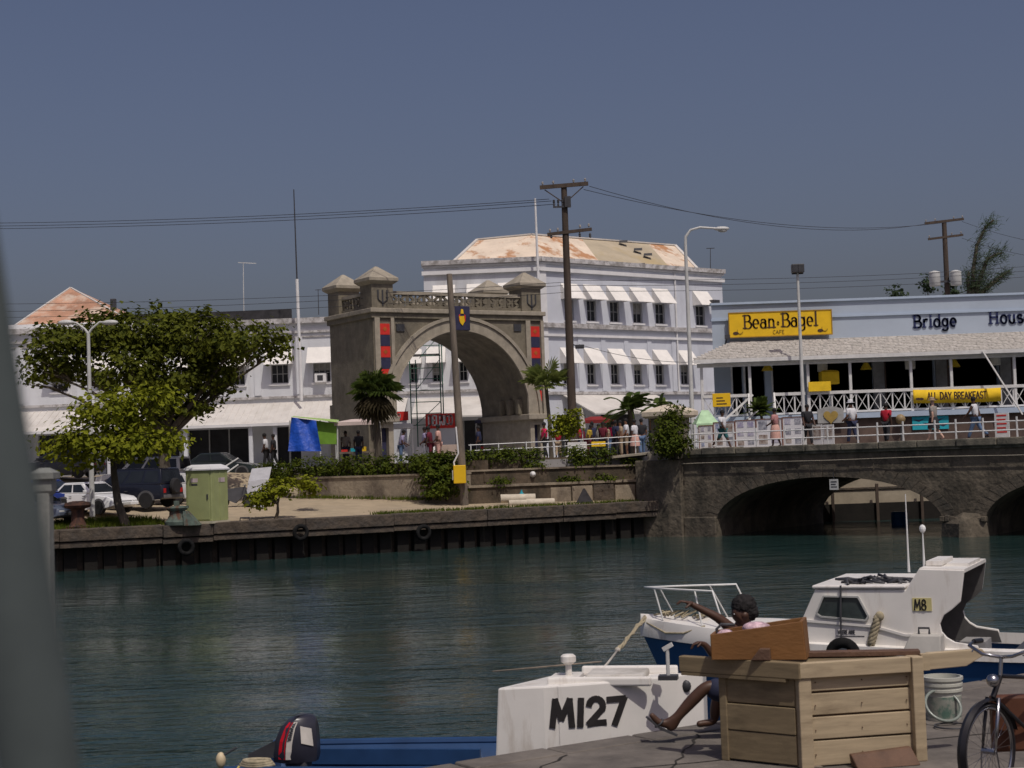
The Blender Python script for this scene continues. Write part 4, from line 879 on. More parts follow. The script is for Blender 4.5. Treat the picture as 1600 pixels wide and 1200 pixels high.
cab = thing('security_camera', 'small dark camera on the corner of the blue wall above the shingles', 'camera', tuple(P(1136, 528, 87.8))); q = P(1136, 529, 87.6); MB().box(q.x - .12, q.x + .14, q.y - .2, q.y + .1, q.z - .02, q.z + .2).build('housing', dark_steel, cab); MB().beam(q, q + Vector((-.1, .3, -.35)), .06).build('bracket', dark_steel, cab)

# ------------------------------------------------------------------ vegetation
def leaves(blobs, n, size, rng, clump=22, spread=.28, flat=.35, shell=.55):
    b = MB(); vols = [bl[3] * bl[4] * bl[5] for bl in blobs]; tot = sum(vols); nc = max(1, n // clump)
    for _ in range(nc):
        r = rng.random() * tot; i = 0
        while r > vols[i] and i < len(vols) - 1: r -= vols[i]; i += 1
        cx, cy, cz, rx, ry, rz = blobs[i]
        while True:
            d = Vector((rng.gauss(0, 1), rng.gauss(0, 1), rng.gauss(0, 1)))
            if d.length > .01: break
        d.normalize(); k = rng.uniform(shell, 1.0) ** .7
        c = Vector((cx + d.x * rx * k, cy + d.y * ry * k, cz + d.z * rz * k)); out = Vector((d.x, d.y, d.z + .6)).normalized()
        cs = spread * rng.uniform(.7, 1.4)
        for _ in range(clump):
            p = c + Vector((rng.gauss(0, cs), rng.gauss(0, cs), rng.gauss(0, cs * .55)))
            nrm = (out + Vector((rng.gauss(0, .5), rng.gauss(0, .5), rng.gauss(0, .4) + flat))).normalized()
            t = nrm.orthogonal().normalized(); t.rotate(Matrix.Rotation(rng.uniform(0, 6.28), 3, nrm)); s_ = nrm.cross(t); L = size * rng.uniform(.5, 1.5); w_ = L * .3
            b.add([p - t * L * .5, p + s_ * w_ + nrm * w_ * .25, p + t * L * .5, p - s_ * w_ + nrm * w_ * .25], [(0, 1, 2), (0, 2, 3)])
    return b
def branchy(base, blobs, rng, r0, m=bark, seg=8):
    b = MB()
    for bl in blobs:
        c = Vector(bl[:3]); f = base + (c - base) * .35 + Vector((rng.uniform(-.2, .2), 0, .2)); mid = f.lerp(c, .5) + Vector((rng.uniform(-.3, .3), rng.uniform(-.3, .3), .1))
        b.tube([base, f, mid, c], [r0, r0 * .62, r0 * .38, r0 * .12], seg)
        for _ in range(5):
            e = c + Vector((rng.uniform(-1, 1) * bl[3], rng.uniform(-1, 1) * bl[4], rng.uniform(-.7, .9) * bl[5])) * .85
            b.tube([mid.lerp(c, .4), (mid + e) / 2 + Vector((0, 0, .15)), e], [r0 * .25, r0 * .16, r0 * .05], 5)
    return b
def tree(name, label, trunk, blobs, n, size, lm, rng, r0, cat='tree', group=None, **kw):
    base = Vector(trunk[0]); t = thing(name, label, cat, tuple(base), group=group)
    MB().tube(trunk, [r0 * (1.25 - .6 * i / (len(trunk) - 1)) for i in range(len(trunk))], 9).build('trunk', bark, t, smooth=True)
    branchy(Vector(trunk[-1]), blobs, rng, r0 * .62).build('branch', bark, t, smooth=True)
    leaves(blobs, n, size, rng, **kw).build('crown', lm, t, fix=False)
    return t
def blob(px, py, D, rx, rz, ry=None): q = P(px, py, D); s_ = D / FPX; return (q.x, q.y, q.z, rx * s_, (ry or rx) * s_, rz * s_)
rng = random.Random(21)
# big spreading tree
D = 77
bl = [blob(92, 548, D, 58, 44), blob(70, 580, D - 1, 36, 22), blob(165, 522, D, 62, 40), blob(235, 520, D + 1, 70, 38), blob(310, 525, D, 66, 40), blob(375, 528, D - 1, 62, 34), blob(425, 538, D, 26, 24), blob(200, 575, D - 1, 60, 36), blob(270, 580, D, 62, 48), blob(335, 580, D + .5, 40, 46), blob(250, 625, D, 42, 38), blob(300, 630, D, 28, 26), blob(345, 545, D + 2, 50, 38), blob(130, 590, D + 2, 34, 14), blob(350, 612, D, 12, 24), blob(440, 545, D, 16, 12), blob(60, 600, D - 1, 22, 12), blob(318, 640, D, 22, 14), blob(345, 590, D, 30, 20)]
tb = Vector((P(250, 700, D).x, D, 2.6))
tree('almond_tree', 'large spreading dark green tree in front of the low white building', [tb, tb + Vector((.2, 0, 1.4)), tb + Vector((.1, 0, 2.6))], bl, 17500, .27, leaf_dark, rng, .30, clump=30, spread=.33, shell=.45)
# slim lime-green tree at the quay
D = 65.3
bl = [blob(165, 640, D, 58, 26), blob(200, 625, D, 42, 22), blob(140, 680, D, 62, 26), blob(225, 690, D, 60, 24), blob(180, 700, D - .6, 60, 18), blob(95, 695, D, 34, 18), blob(265, 690, D, 30, 14), blob(250, 625, D, 30, 18), blob(210, 660, D + 1, 40, 24), blob(120, 715, D, 36, 12)]
tb = P(198, 828, 65.6); tb.z = 1.6
tree('young_tree', 'slim leaning lime-green tree at the edge of the far quay', [tb, P(184, 785, 65.9), P(178, 740, 66.2), P(176, 705, 66.5)], bl, 4700, .24, leaf_lime, rng, .16, clump=15, spread=.30, shell=.3)
# small shrub tree on the sandy plot
D = 68.6
bl = [blob(415, 775, D, 20, 16), blob(440, 762, D, 22, 14), blob(402, 785, D, 12, 10), blob(460, 755, D, 12, 8)]
tb = P(431, 814, 68.4); tb.z = 1.62
tree('small_shrub', 'small lime-green shrub tree with bent stems on the sandy plot', [tb, P(434, 800, 68.4), P(434, 788, 68.5)], bl, 1000, .2, leaf_lime, rng, .07, clump=14, spread=.17)
bl = [blob(484, 762, 72, 12, 14), blob(478, 750, 72, 8, 8)]
tb = P(484, 778, 72); tree('small_shrub', 'tiny bright green shrub against the pale retaining wall', [tb, P(484, 768, 72), P(483, 760, 72)], bl, 300, .2, leaf_lime, rng, .04, clump=12, spread=.16)
# hedges and bushes
def bush(name, label, blobs, n, size, lm, cat='bush', group=None, stemz=None, **kw):
    c = Vector(blobs[0][:3]); zb_ = min(b_[2] - b_[5] for b_ in blobs) if stemz is None else stemz
    t = thing(name, label, cat, (c.x, c.y, zb_), group=group)
    for bl_ in blobs:
        for k in range(2): MB().tube([(bl_[0] + rng.uniform(-.3, .3) * bl_[3], bl_[1], zb_ - .1), (bl_[0] + rng.uniform(-.6, .6) * bl_[3], bl_[1], bl_[2])], [.04, .02], 5).build('stem', bark, t)
    leaves(blobs, n, size, rng, **kw).build('foliage', lm, t, fix=False); return t
bl = []
for i in range(16):
    q = FW1.pt(FW1.L * (i + .2) / 16 - .6, -.72, 3.72 + rng.uniform(-.06, .06)); bl.append((q.x, q.y, q.z, .55, .45, .52))
for i in range(4): q = FW1.pt(-1.3 - i * .55, -.8 - .1 * i, 3.62 - .03 * i); bl.append((q.x, q.y, q.z, .55, .5, .5))
bush('clipped_hedge', 'long clipped green hedge on the retaining wall below the market stalls', bl, 7000, .15, leaf_hedge, 'hedge', 'hedges on the retaining wall', clump=16, spread=.16, shell=.75)
bl = [blob(690, 730, 75.4, 30, 22), blob(680, 752, 74.9, 22, 26), blob(705, 758, 74.7, 16, 22), blob(664, 722, 75.6, 20, 14)]
bush('overhanging_bush', 'dark bush spilling over the retaining wall beside the leaning timber pole', bl, 2600, .18, leaf_hedge, clump=16, spread=.2)
bl = []
for i in range(7): q = FW2.pt(.6 + i * .5, -1.2, 3.98 + rng.uniform(-.05, .05)); bl.append((q.x, q.y, q.z, .42, .4, .34))
bush('clipped_hedge', 'short clipped hedge on the wall between the timber pole and the pink-shirted person', bl, 2600, .13, leaf_hedge, 'hedge', 'hedges on the retaining wall', clump=14, spread=.14, shell=.75)
bl = []
for i in range(5): q = FW2.pt(5.35 + i * .42, -1.1, 3.85 + rng.uniform(-.05, .05)); bl.append((q.x, q.y, q.z, .45, .42, .42))
bl.append((*FW2.pt(5.5, -.9, 3.4), .35, .3, .4))
bush('hanging_hedge', 'rounded hedge on the wall in front of the market crowd', bl, 2200, .14, leaf_hedge, 'hedge', 'hedges on the retaining wall', clump=14, spread=.16, shell=.7)
bl = [blob(1050, 668, 73.6, 24, 24), blob(1042, 692, 73.5, 26, 22), blob(1062, 695, 73.4, 20, 18), blob(1055, 645, 73.7, 14, 14), blob(1030, 690, 73.6, 12, 14)]
bush('wall_bush', 'dark bush growing out of the wall in front of the gate pillar', bl, 3000, .16, leaf_hedge, clump=15, spread=.18)
bl = [blob(884, 664, 78, 20, 16), blob(870, 672, 78, 12, 10), blob(895, 650, 78, 10, 10)]
tb = P(885, 712, 78); tree('small_tree', 'small yellow-green tree in front of the market crowd', [tb, P(885, 695, 78), P(885, 680, 78)], bl, 900, .2, leaf_lime, rng, .06, clump=14, spread=.2)
# fan palms
def palm(name, label, px, pyc, pyb, D, fr, nf, lm, rng, dead=0, droop=.5, tr=.13, fan=True, zb=3.4):
    c = P(px, pyc, D); bs = Vector((c.x + .15, D, zb)); t = thing(name, label, 'palm', tuple(bs), group='palms by the arch')
    MB().tube([bs, bs.lerp(c, .5) + Vector((.05, 0, 0)), c], [tr * 1.3, tr, tr * .9], 9).build('trunk', bark, t, smooth=True)
    for k in range(nf + dead):
        isd = k >= nf; az = rng.uniform(0, 6.28); el = rng.uniform(-.25, 1.35) if not isd else rng.uniform(-1.35, -.6)
        d = Vector((math.cos(az) * math.cos(el), math.sin(az) * math.cos(el), math.sin(el))); b = MB(); L = fr * rng.uniform(.8, 1.15)
        if fan:
            hub = c + d * L * .45; b.tube([c, hub], [.02, .015], 4); s_ = d.cross(Vector((0, 0, 1))).normalized(); u_ = s_.cross(d).normalized()
            for j in range(15):
                a = R(-115 + 230 * j / 14); e = (d * math.cos(a) + s_ * math.sin(a)).normalized(); tip = hub + e * L * .6 * (1 - .25 * abs(a) / 2) + Vector((0, 0, -droop * .35 * L * rng.uniform(.5, 1)))
                mid = hub + e * L * .33 + u_ * .03; w_ = e.cross(u_).normalized() * .035 * fr
                b.add([hub, mid + w_, tip, mid - w_], [(0, 1, 2), (0, 2, 3)])
        else:
            pts = [c + d * L * u - Vector((0, 0, droop * L * u * u)) for u in (0, .25, .5, .75, 1)]; b.tube(pts, [.03, .025, .02, .014, .006], 4)
            for j in range(40):
                u = .12 + .88 * j / 40; q = c + d * L * u - Vector((0, 0, droop * L * u * u)); s_ = d.cross(Vector((0, 0, 1))).normalized()
                for sg_ in (-1, 1):
                    e = (s_ * sg_ + d * .6 + Vector((0, 0, -.35))).normalized(); l2 = fr * .32 * (1 - .6 * u); w_ = d * .03
                    b.add([q - w_, q + e * l2 * .5 + w_, q + e * l2, q + e * l2 * .5 - w_], [(0, 1, 2), (0, 2, 3)])
        b.build('dead_frond' if isd else 'frond', leaf_dead if isd else lm, t, fix=False)
    return t
palm('fan_palm', 'fan palm with a skirt of dead fronds in front of the left arch pier', 584, 612, 700, 80, 1.5, 26, leaf_palm, rng, dead=24, tr=.16)
palm('fan_palm', 'small pale yellow-green fan palm in front of the right arch pier', 853, 602, 700, 82.5, 1.5, 20, leaf_palm_pale, rng, tr=.1, droop=.3)
palm('date_palm', 'feathery dark palm in front of the tall white building', 985, 640, 700, 88, 2.1, 20, leaf_palm, rng, tr=.2, fan=False, droop=.55)
palm('date_palm', 'feathery palm behind the gate pillar', 1030, 632, 700, 90, 1.5, 12, leaf_palm, rng, tr=.2, fan=False, droop=.5)
palm('cordyline', 'spiky potted plant beside the cafe stairs', 1188, 640, 660, 83.6, 1.0, 26, leaf_palm, rng, tr=.08, fan=False, droop=.15, zb=3.75)
# casuarina behind the cafe
t = thing('casuarina_tree', 'wispy grey-green casuarina leaning behind the cafe roof', 'tree', (P(1520, 460, 130).x, 130, 3.7)); b = MB(); tr_ = MB()
for pts, w_ in (([(1520, 460), (1521, 420), (1526, 385), (1540, 355), (1552, 344)], .55), ([(1524, 455), (1535, 425), (1543, 405), (1555, 398), (1566, 395)], .75), ([(1530, 460), (1548, 445), (1562, 433), (1577, 424)], .4), ([(1515, 458), (1512, 440), (1514, 425)], .6), ([(1526, 460), (1530, 440), (1535, 430)], .9)):
    ps = [P(x, y, 130) for x, y in pts]; tr_.tube(ps, [.2 - .16 * i / len(ps) for i in range(len(ps))], 6)
    for i in range(len(ps) - 1):
        for _ in range(170):
            u = rng.random(); q = ps[i].lerp(ps[i + 1], u) + Vector((rng.gauss(0, w_ * .5), rng.gauss(0, w_ * .5), rng.gauss(0, w_ * .5))); e = Vector((rng.uniform(-.2, .6), rng.uniform(-.3, .3), rng.uniform(-.2, .5))).normalized() * rng.uniform(.3, .7); s_ = e.orthogonal().normalized() * .03
            b.add([q - s_, q + s_, q + e], [(0, 1, 2)])
tr_.tube([Vector((t.location.x, 130, 3.7)), P(1520, 462, 130)], [.3, .2], 8); tr_.build('trunk', bark, t); b.build('crown', leaf_grey, t, fix=False)
for px, py, nm in ((1448, 440, 'left of the transformers'), (1485, 452, 'between the transformers'), (1399, 455, 'far left of the transformer pole')):
    bl = [blob(px, py, 124, 7, 13), blob(px + 4, py + 8, 124, 8, 8)]; bush('roof_shrub', 'small shrub top showing above the cafe roof ' + nm, bl, 260, .28, leaf_grey, 'shrub', 'shrub tops behind the cafe roof', stemz=3.7, clump=10, spread=.22)
for i, (a_, z_, d_, nm) in enumerate(((1.6, 2.75, -.15, 'nearest the timber pole'), (3.4, 3.45, -.7, 'left of the round bulkhead lamp'), (6.6, 2.72, -.2, 'above the pale facing slabs'), (8.1, 3.42, -.6, 'under the pale coping slab'), (4.9, 2.7, -.2, 'right of the round bulkhead lamp'))):
    q = FW2.pt(a_, d_, z_); bush('wall_weed', 'straggly weed growing on the mossy wall ' + nm, [(q.x, q.y, q.z + .05, .42, .25, .22), (q.x + .4, q.y, q.z, .3, .2, .16)], 320, .13, leaf_hedge, 'weed', 'weeds on the mossy wall', clump=12, spread=.13)
# weeds and grass on the plot
b = MB()
def tuft(q, n, h):
    for _ in range(n):
        p = q + Vector((rng.gauss(0, .25), rng.gauss(0, .25), 0)); e = Vector((rng.gauss(0, .3), rng.gauss(0, .3), 1)).normalized() * h * rng.uniform(.5, 1.2); s_ = e.orthogonal().normalized() * .025
        b.add([p - s_, p + s_, p + e], [(0, 1, 2)])
for _ in range(330):
    px = rng.uniform(90, 265); t_ = rng.uniform(1.2, 4.6); q = FQ.hit(px, 820)[0]; w = FQ.pt(q, -t_, 0); w.z = plot_z(t_) ; tuft(w, 12, .22)
for _ in range(230):
    a = rng.uniform(14, 27); w = FQ.pt(a, -rng.uniform(.6, 2.2), 0); w.z = plot_z(1.2); tuft(w, 8, .16)
for _ in range(90):
    a = rng.uniform(0, 8); w = FW1.pt(a, rng.uniform(.1, .5), 0); w.z = 2.0 + .3 * (1 - a / 9); tuft(w, 8, .2)
g = b.build('grass', leaf_hedge, fix=False); tag(g, 'patchy green grass and weeds on the sandy plot', 'grass', kind='stuff')
# ------------------------------------------------------------------ near quay
near_m = dirt(dirt(mat('near_quay_concrete', (.16, .14, .12), .92, .2, 2.2, .5, 18, bdist=.02), (.075, .066, .06), 1.1, (.42, .66), (1, 1, 1), .8), (.27, .24, .20), 3.0, (.6, .72), (1, 1, 1), .5)
edge = [(-30.1, -8.0), (-6.1, 8.8), (-1.0, 12.66), (-.2, 13.22), (.8, 13.95), (1.85, 14.78), (3.2, 15.5), (4.46, 16.25), (5.3, 16.85), (8.9, 19.2), (29.9, 33)]
rg = random.Random(9); ed = []
for (x0, y0), (x1, y1) in zip(edge[:-1], edge[1:]):
    n = max(1, int(math.hypot(x1 - x0, y1 - y0) / .22)) if -1.5 < x0 < 9 else 1
    for k in range(n): ed.append((lerp(x0, x1, k / n) + rg.uniform(-.02, .02) * (n > 1), lerp(y0, y1, k / n) + rg.uniform(-.025, .025) * (n > 1)))
ed.append(edge[-1])
poly = ed + [(30, -30), (-30, -30)]
b = MB(); b.loft([[(x, y, -1.2) for x, y in poly], [(x, y, 1.37) for x, y in poly], [(x, y - (.015 if i < len(ed) else 0), 1.4) for i, (x, y) in enumerate(poly)]])
nq = structure(b.build('near_quay', near_m))
for i, (x, y) in enumerate([(-.9 + .0, 12.66)] + []): pass
# kerb stones along the near edge and the joint between the slabs
fe = Fr((-.2, 13.22), (5.3, 16.85))
for k in range(9):
    a0 = -1.2 + k * .92; MB(fe).box(a0 + .012, a0 + .905, -.30, .035 + rg.uniform(-.012, .02) , 1.2, 1.412 + rg.uniform(-.006, .008)).build('edge_stone', near_m, nq, bevel=.02)
jm = mat('joint_dirt', (.03, .026, .022), .95, .3, 6)
for k, (p_, q_) in enumerate((((-.35, 12.0), (.35, 13.5)), ((1.0, 12.2), (1.55, 14.3)), ((-1.5, 12.1), (6.5, 14.6)), ((3.2, 13.0), (3.9, 15.8)), ((4.4, 12.4), (5.2, 16.6)))):
    pts = [Vector((lerp(p_[0], q_[0], j / 14) + rg.uniform(-.025, .025), lerp(p_[1], q_[1], j / 14) + rg.uniform(-.025, .025), 0)) for j in range(15)]; b = MB()
    for u_, v_ in zip(pts[:-1], pts[1:]):
        n_ = Vector((-(v_ - u_).y, (v_ - u_).x, 0)).normalized() * rg.uniform(.008, .016); b.quad(*[(w_.x, w_.y, 1.4035) for w_ in (u_ - n_, v_ - n_, v_ + n_, u_ + n_)])
    b.build('slab_joint', jm, nq)
kerb = tag(MB().loft([[(.9, 9.0, z), (8, 9.4, z), (8, 10.7, z), (.9, 10.35, z)] for z in (1.3, 1.77)] + [[(.93, 9.02, 1.79), (7.97, 9.42, 1.79), (7.97, 10.67, 1.79), (.93, 10.32, 1.79)]]).build('low_wall', mat('kerb_concrete', (.30, .27, .23), .9, .15, 3, .4, 20)), 'low pale concrete wall at the very bottom edge in front of the bicycle', 'wall')

# ------------------------------------------------------------------ boat with outboard
hull_blue = mat('blue_hull_paint', (.018, .052, .135), .4, .15, 2.5)
deck_white = white_paint
FM = Fr((-3.02, 15.95), (1.67, 14.98))
bt = thing('fishing_boat', 'blue open boat with white raised foredeck marked in black numerals', 'boat', tuple(FM.pt(2.3, -.8, 0)))
def mside(a, off=0):                 # near side line: d as a function of a; half beam .8 tapering at bow and stern
    t = a / 4.75; return .78 * (1 - max(0, (t - .62) / .42) ** 2.0 * .98) * (.93 + .07 * min(1, t * 4)) + off
def mring(a, zt, in_=0):
    w = mside(a); zk = -.35 + max(0, (a - 3.6)) * .5; a2 = a
    return [(a2, -.8 + w - in_, zt), (a2, -.8 + w * .93 - in_, .35), (a2, -.8 + w * .6, zk + .1), (a2, -.8, zk), (a2, -.8 - w * .6, zk + .1), (a2, -.8 - w * .93 + in_, .35), (a2, -.8 - w + in_, zt)]
st = [0, .3, .8, 1.4, 2.0, 2.6, 3.2, 3.7, 4.1, 4.45, 4.7]
b = MB(FM); outer = [mring(a, .88 + .012 * a) for a in st]; b.loft(outer, True, False)
hb = b.build('hull', hull_blue, bt, smooth=True); hb.modifiers.new('thick', 'SOLIDIFY').thickness = .05
for s_ in (1, -1):
    MB(FM).tube([(a, -.8 + s_ * (mside(a) + .01), .9 + .012 * a) for a in st[:8]], .045, 8).build('gunwale', hull_blue, bt, smooth=True)
    MB(FM).tube([(a, -.8 + s_ * (mside(a) + .05), .80 + .012 * a) for a in st[:6]], .02, 6).build('rubbing_strip', mat('pale_blue_strip', (.3, .42, .55), .5), bt, smooth=True)
MB(FM).box(.1, 2.4, -1.45, -.15, .12, .16).build('floor_boards', dark_steel, bt)
MB(FM).box(.02, .1, -1.5, -.1, .1, .86).build('transom', hull_blue, bt)
for a in (.9, 1.7): MB(FM).box(a, a + .28, -1.5, -.1, .6, .65).build('thwart', hull_blue, bt)
MB(FM).box(.15, 2.3, -1.52, -1.46, .7, .86).build('inner_board', hull_blue, bt)
# white raised foredeck
a0f = FM.hit(770, 1130)[0]; zt_ = FM.hit(775, 1075)[1]
sa = [a0f, a0f + .5, a0f + 1.0, 3.4, 3.8, 4.2, 4.5, 4.74]
def fz(a): return zt_ + .03 * (a - a0f)
rings = []
for a in sa:
    w = mside(a) + .03; zb_ = .86 + max(0, a - 4.0) * .25
    rings.append([(a + (.06 if a == a0f else 0), -.8 + w, fz(a)), (a, -.8 + w, zb_), (a + (.3 if a == a0f else 0), -.8 - w, zb_), (a + (.42 if a == a0f else 0), -.8 - w, fz(a) - .08)])
fd = MB(FM).loft(rings).build('foredeck', deck_white, bt, bevel=.02)
MB(FM).prism([(a0f - .25, .87), (a0f + .5, .87), (a0f + .02, .98)], -.02, .02).build('deck_bracket', deck_white, bt)
# raised coamings, hatch, bitt and cleats on the foredeck
def mh(px, py, d): return FM.hit(px, py, d)
for px0, px1, d_ in ((855, 1018, -.2), (910, 1060, -1.0)):
    l_, r_ = mh(px0, 1065, d_)[0], mh(px1, 1065, d_)[0]; MB(FM).box(l_, r_, d_ - .03, d_ + .03, fz(2.5) - .01, fz(3) + .065).build('coaming', deck_white, bt, bevel=.02)
l_, r_ = mh(920, 1070, -.5)[0], mh(1010, 1070, -.5)[0]; MB(FM).box(l_, r_, -.8, -.3, fz(3), fz(3) + .07).build('hatch', dirt(mat('hatch_white', (.6, .57, .52), .6), (.3, .27, .22), 2, (.5, .7)), bt, bevel=.02)
a, z = mh(889, 1060, -.35); MB(FM).lathe((a, -.35, fz(a)), [(.06, 0), (.035, .02), (.03, .15), (.075, .18), (.075, .23), (.05, .25)], 12).build('mooring_bitt', deck_white, bt, smooth=True)
MB(FM).box(a - .16, a + .12, -.5, -.2, fz(a), fz(a) + .05).build('bitt_base', deck_white, bt)
a, z = mh(1045, 1078, -.15); MB(FM).box(a - .09, a + .09, -.22, -.08, fz(a), fz(a) + .04).build('post_base', dark_steel, bt); MB(FM).tube([(a, -.15, fz(a)), (a, -.15, fz(a) + .3)], .018, 6).build('rowlock_post', grey_steel, bt); MB(FM).beam((a - .04, -.15, fz(a) + .28), (a + .05, -.15, fz(a) + .33), .04).build('post_tip', grey_steel, bt)
a, z = mh(1063, 1090, .05); MB(FM).ball((a, -.8 + mside(a) + .03, fz(a) - .12), (.05, .03, .06)).build('fairlead', dark_steel, bt, smooth='all')
MB(FM).tube([(a0f - .1, -.5, fz(a0f) + .09), (a0f + .9, -1.1, fz(a0f) + .1)], .008, 5).build('line', pale_timber, bt)
# painted numerals
b = MB(); a, z = mh(858, 1140, .03)
lettering(b, 'M127', lambda x, y, o: FM.pt(a + x, -.8 + mside(a + x) + .0325 + o * .3, z + y + .02), .245, .24, 0, .008, .98)
b.build('numerals', mat('black_paint', (.025, .022, .022), .5, .3, 6), bt)
# outboard motor
ob = thing('outboard_motor', 'dark outboard motor with red and white stripes on the stern of the blue boat', 'motor', tuple(FM.pt(.32, -.8, .8)))
black_pl = mat('dark_navy_cowl', (.028, .028, .04), .32, .2, 3, spec=.5)
def cr(zc, l0, l1, w, tw_=0): return [(.38 + l0, -.62 + w * .6, zc), (.38 + lerp(l0, l1, .3), -.62 + w, zc), (.38 + l1 - .16, -.62 + w * .95, zc), (.38 + l1, -.62 + w * .25, zc), (.38 + l1, -.62 - w * .3, zc), (.38 + l1 - .05, -.62 - w * .85, zc), (.38 + (l0 + l1) / 2 - .06, -.62 - w, zc), (.38 + l0, -.62 - w * .6, zc)]
mo = [(0.90, .0, .42, .17), (.97, -.01, .44, .19), (1.12, .02, .44, .19), (1.25, .08, .43, .175), (1.33, .16, .41, .15), (1.36, .22, .38, .10)]
MB(FM).loft([cr(*m_) for m_ in mo]).build('cowl', black_pl, ob, smooth=True)
MB(FM).box(.5, .72, -.72, -.5, .0, .93).build('leg', dark_steel, ob, bevel=.03)
MB(FM).loft([[(.1, -.7, .93), (.1, -.52, .93), (.1, -.52, .98), (.1, -.7, .98)], [(.4, -.74, .95), (.4, -.5, .95), (.4, -.5, 1.12), (.4, -.74, 1.12)]]).build('tiller', dark_steel, ob)
def cow(a, z, o=0):
    for i in range(len(mo) - 1):
        if mo[i][0] <= z <= mo[i + 1][0]:
            t = (z - mo[i][0]) / (mo[i + 1][0] - mo[i][0]); m_ = [lerp(p_, q_, t) for p_, q_ in zip(mo[i], mo[i + 1])]
            l0, l1, w = .38 + m_[1], .38 + m_[2], m_[3]; mid = lerp(l0, l1, .3)
            x = l0 + (l1 - l0) * a
            wd = lerp(w * .6, w, (x - l0) / (mid - l0)) if x < mid else lerp(w, w * .95, (x - mid) / (l1 - .16 - mid))
            return FM.pt(x, -.62 + wd + .006 + o, z)
for nm, u0, u1, mm in (('red_stripe', .16, .34, mat('red_stripe', (.62, .008, .02), .35)), ('white_stripe', .36, .50, mat('white_stripe', (.62, .58, .52), .4))):
    zz = [.94, 1.02, 1.12, 1.2, 1.26, 1.31]; b = MB(); b.loft([[cow(u0, z), cow(u1 - (.06 * (1.1 - z) / .25 if z < 1.1 and nm[0] == 'w' else 0), z), cow(u1, z, -.01), cow(u0, z, -.01)] for z in zz]); b.build(nm, mm, ob)
b = MB(); lettering(b, 'YAMAHA', lambda x, y, o: cow(.375 + y * 1.9, 1.305 - x, .004 + o), .046, .2, 0, .003, .82); b.build('stripe_lettering', dark_steel, ob)
lab = [(.38 + .44 - .125, -.62 + .157 + .008, 1.10), (.38 + .44 - .025, -.62 + .075 + .008, 1.06), (.38 + .43 - .03, -.62 + .072 + .012, 1.235), (.38 + .43 - .125, -.62 + .142 + .012, 1.27)]
MB(FM).loft([lab, [(x_ - .01, y_ - .02, z_) for x_, y_, z_ in lab]]).build('rear_label', MATS['white_stripe'], ob)
# coiled rag and rope at the stern
q = FM.hit(397, 1175, -.05); rp_m = mat('old_rope', (.35, .30, .20), .95, .25, 20)
t = thing('rope_coil', 'grey-beige coil of rope on the stern of the blue boat', 'rope', tuple(FM.pt(q[0], -.1, .93)))
b = MB(FM)
for k in range(3): b.tube([(q[0] + .17 * math.cos(u) * (1 - .1 * k), -.12 + .08 * math.sin(u), .95 + .02 * k) for u in [2 * math.pi * j / 12 for j in range(13)]], .022, 6)
b.build('coil', rp_m, t, smooth='all'); MB(FM).tube([(q[0] - .16, -.05, .95), (q[0] - .2, .02, .85), (q[0] - .23, .06, .6), (q[0] - .24, .05, .3)], .014, 6).build('tail', mat('yellow_line', (.5, .4, .12), .8), t, smooth='all')
q = P(345, 1188, 15.6); t = thing('fender_ball', 'small cream float hanging at the stern of the blue boat', 'float', tuple(q)); MB().ball(q, (.05, .05, .08)).build('float', mat('cream_float', (.62, .5, .32), .5), t, smooth='all'); MB().tube([q + Vector((.03, 0, .05)), q + Vector((.16, 0, .12))], .012, 5).build('cord', dark_steel, t)

# ------------------------------------------------------------------ cabin boat
ang = R(-24.5); BO = Vector((1.62, 21.4)); bdv = Vector((math.cos(ang), math.sin(ang)))
cl0 = BO + Vector((0, 0)); F8 = Fr((cl0.x, cl0.y), (cl0.x + bdv.x * 6, cl0.y + bdv.y * 6))   # centre line, bow at a=0; d>0 towards camera
HB = .95
def half(a):
    t = min(1, max(0, a / 2.6)); return HB * (1 - (1 - t) ** 2.1) * (1 - .04 * max(0, a - 3.5))
def shz(a): return 1.50 - .03 * min(a, 4.5)
def dkz(a): return shz(a) + .22 - .02 * a
L8 = 6.4
cb = thing('cabin_boat', 'white cabin boat with blue lower hull and a tall open-backed wheelhouse', 'boat', tuple(F8.pt(3, 0, 0)))
sts = [0.0, .12, .35, .7, 1.1, 1.6, 2.2, 3.0, 3.8, 4.8, L8]
def hring(a):
    w = half(a); rake = .62 * max(0, 1 - a / 1.5)
    return [(a, w, shz(a)), (a + rake * .45, w * .88, .9), (a + rake * .8, w * .6 , .3), (a + rake, w * .2, -.3), (a + rake, -w * .2, -.3), (a + rake * .8, -w * .6, .3), (a + rake * .45, -w * .88, .9), (a, -w, shz(a))]
MB(F8).loft([hring(a) for a in sts], True, False).build('lower_hull', mat('mid_blue_hull', (.022, .088, .24), .4, .12, 2.5), cb, smooth=True)
b = MB(F8)
b.loft([[(a - .02, half(a) + .03, shz(a) - .02), (a - .02, half(a) + .03, shz(a) + .08), (a - .02, half(a) * .97, dkz(a)), (a - .02, 0, dkz(a) + .05), (a - .02, -half(a) * .97, dkz(a)), (a - .02, -half(a) - .03, shz(a) + .08), (a - .02, -half(a) - .03, shz(a) - .02)] for a in sts[:7]], True, False)
b.build('bow_deck', white_paint, cb, smooth=True)
for s_ in (1, -1):
    MB(F8).loft([[(a, s_ * (half(a) + .03), shz(a) - .02), (a, s_ * (half(a) + .03), shz(a) + .10), (a, s_ * (half(a) - .1), shz(a) + .12), (a, s_ * (half(a) - .1), shz(a) - .02)] for a in sts[6:]]).build('side_deck', white_paint, cb)
MB(F8).box(L8 - .06, L8, -.8, .8, .2, 1.5).build('transom', white_paint, cb)
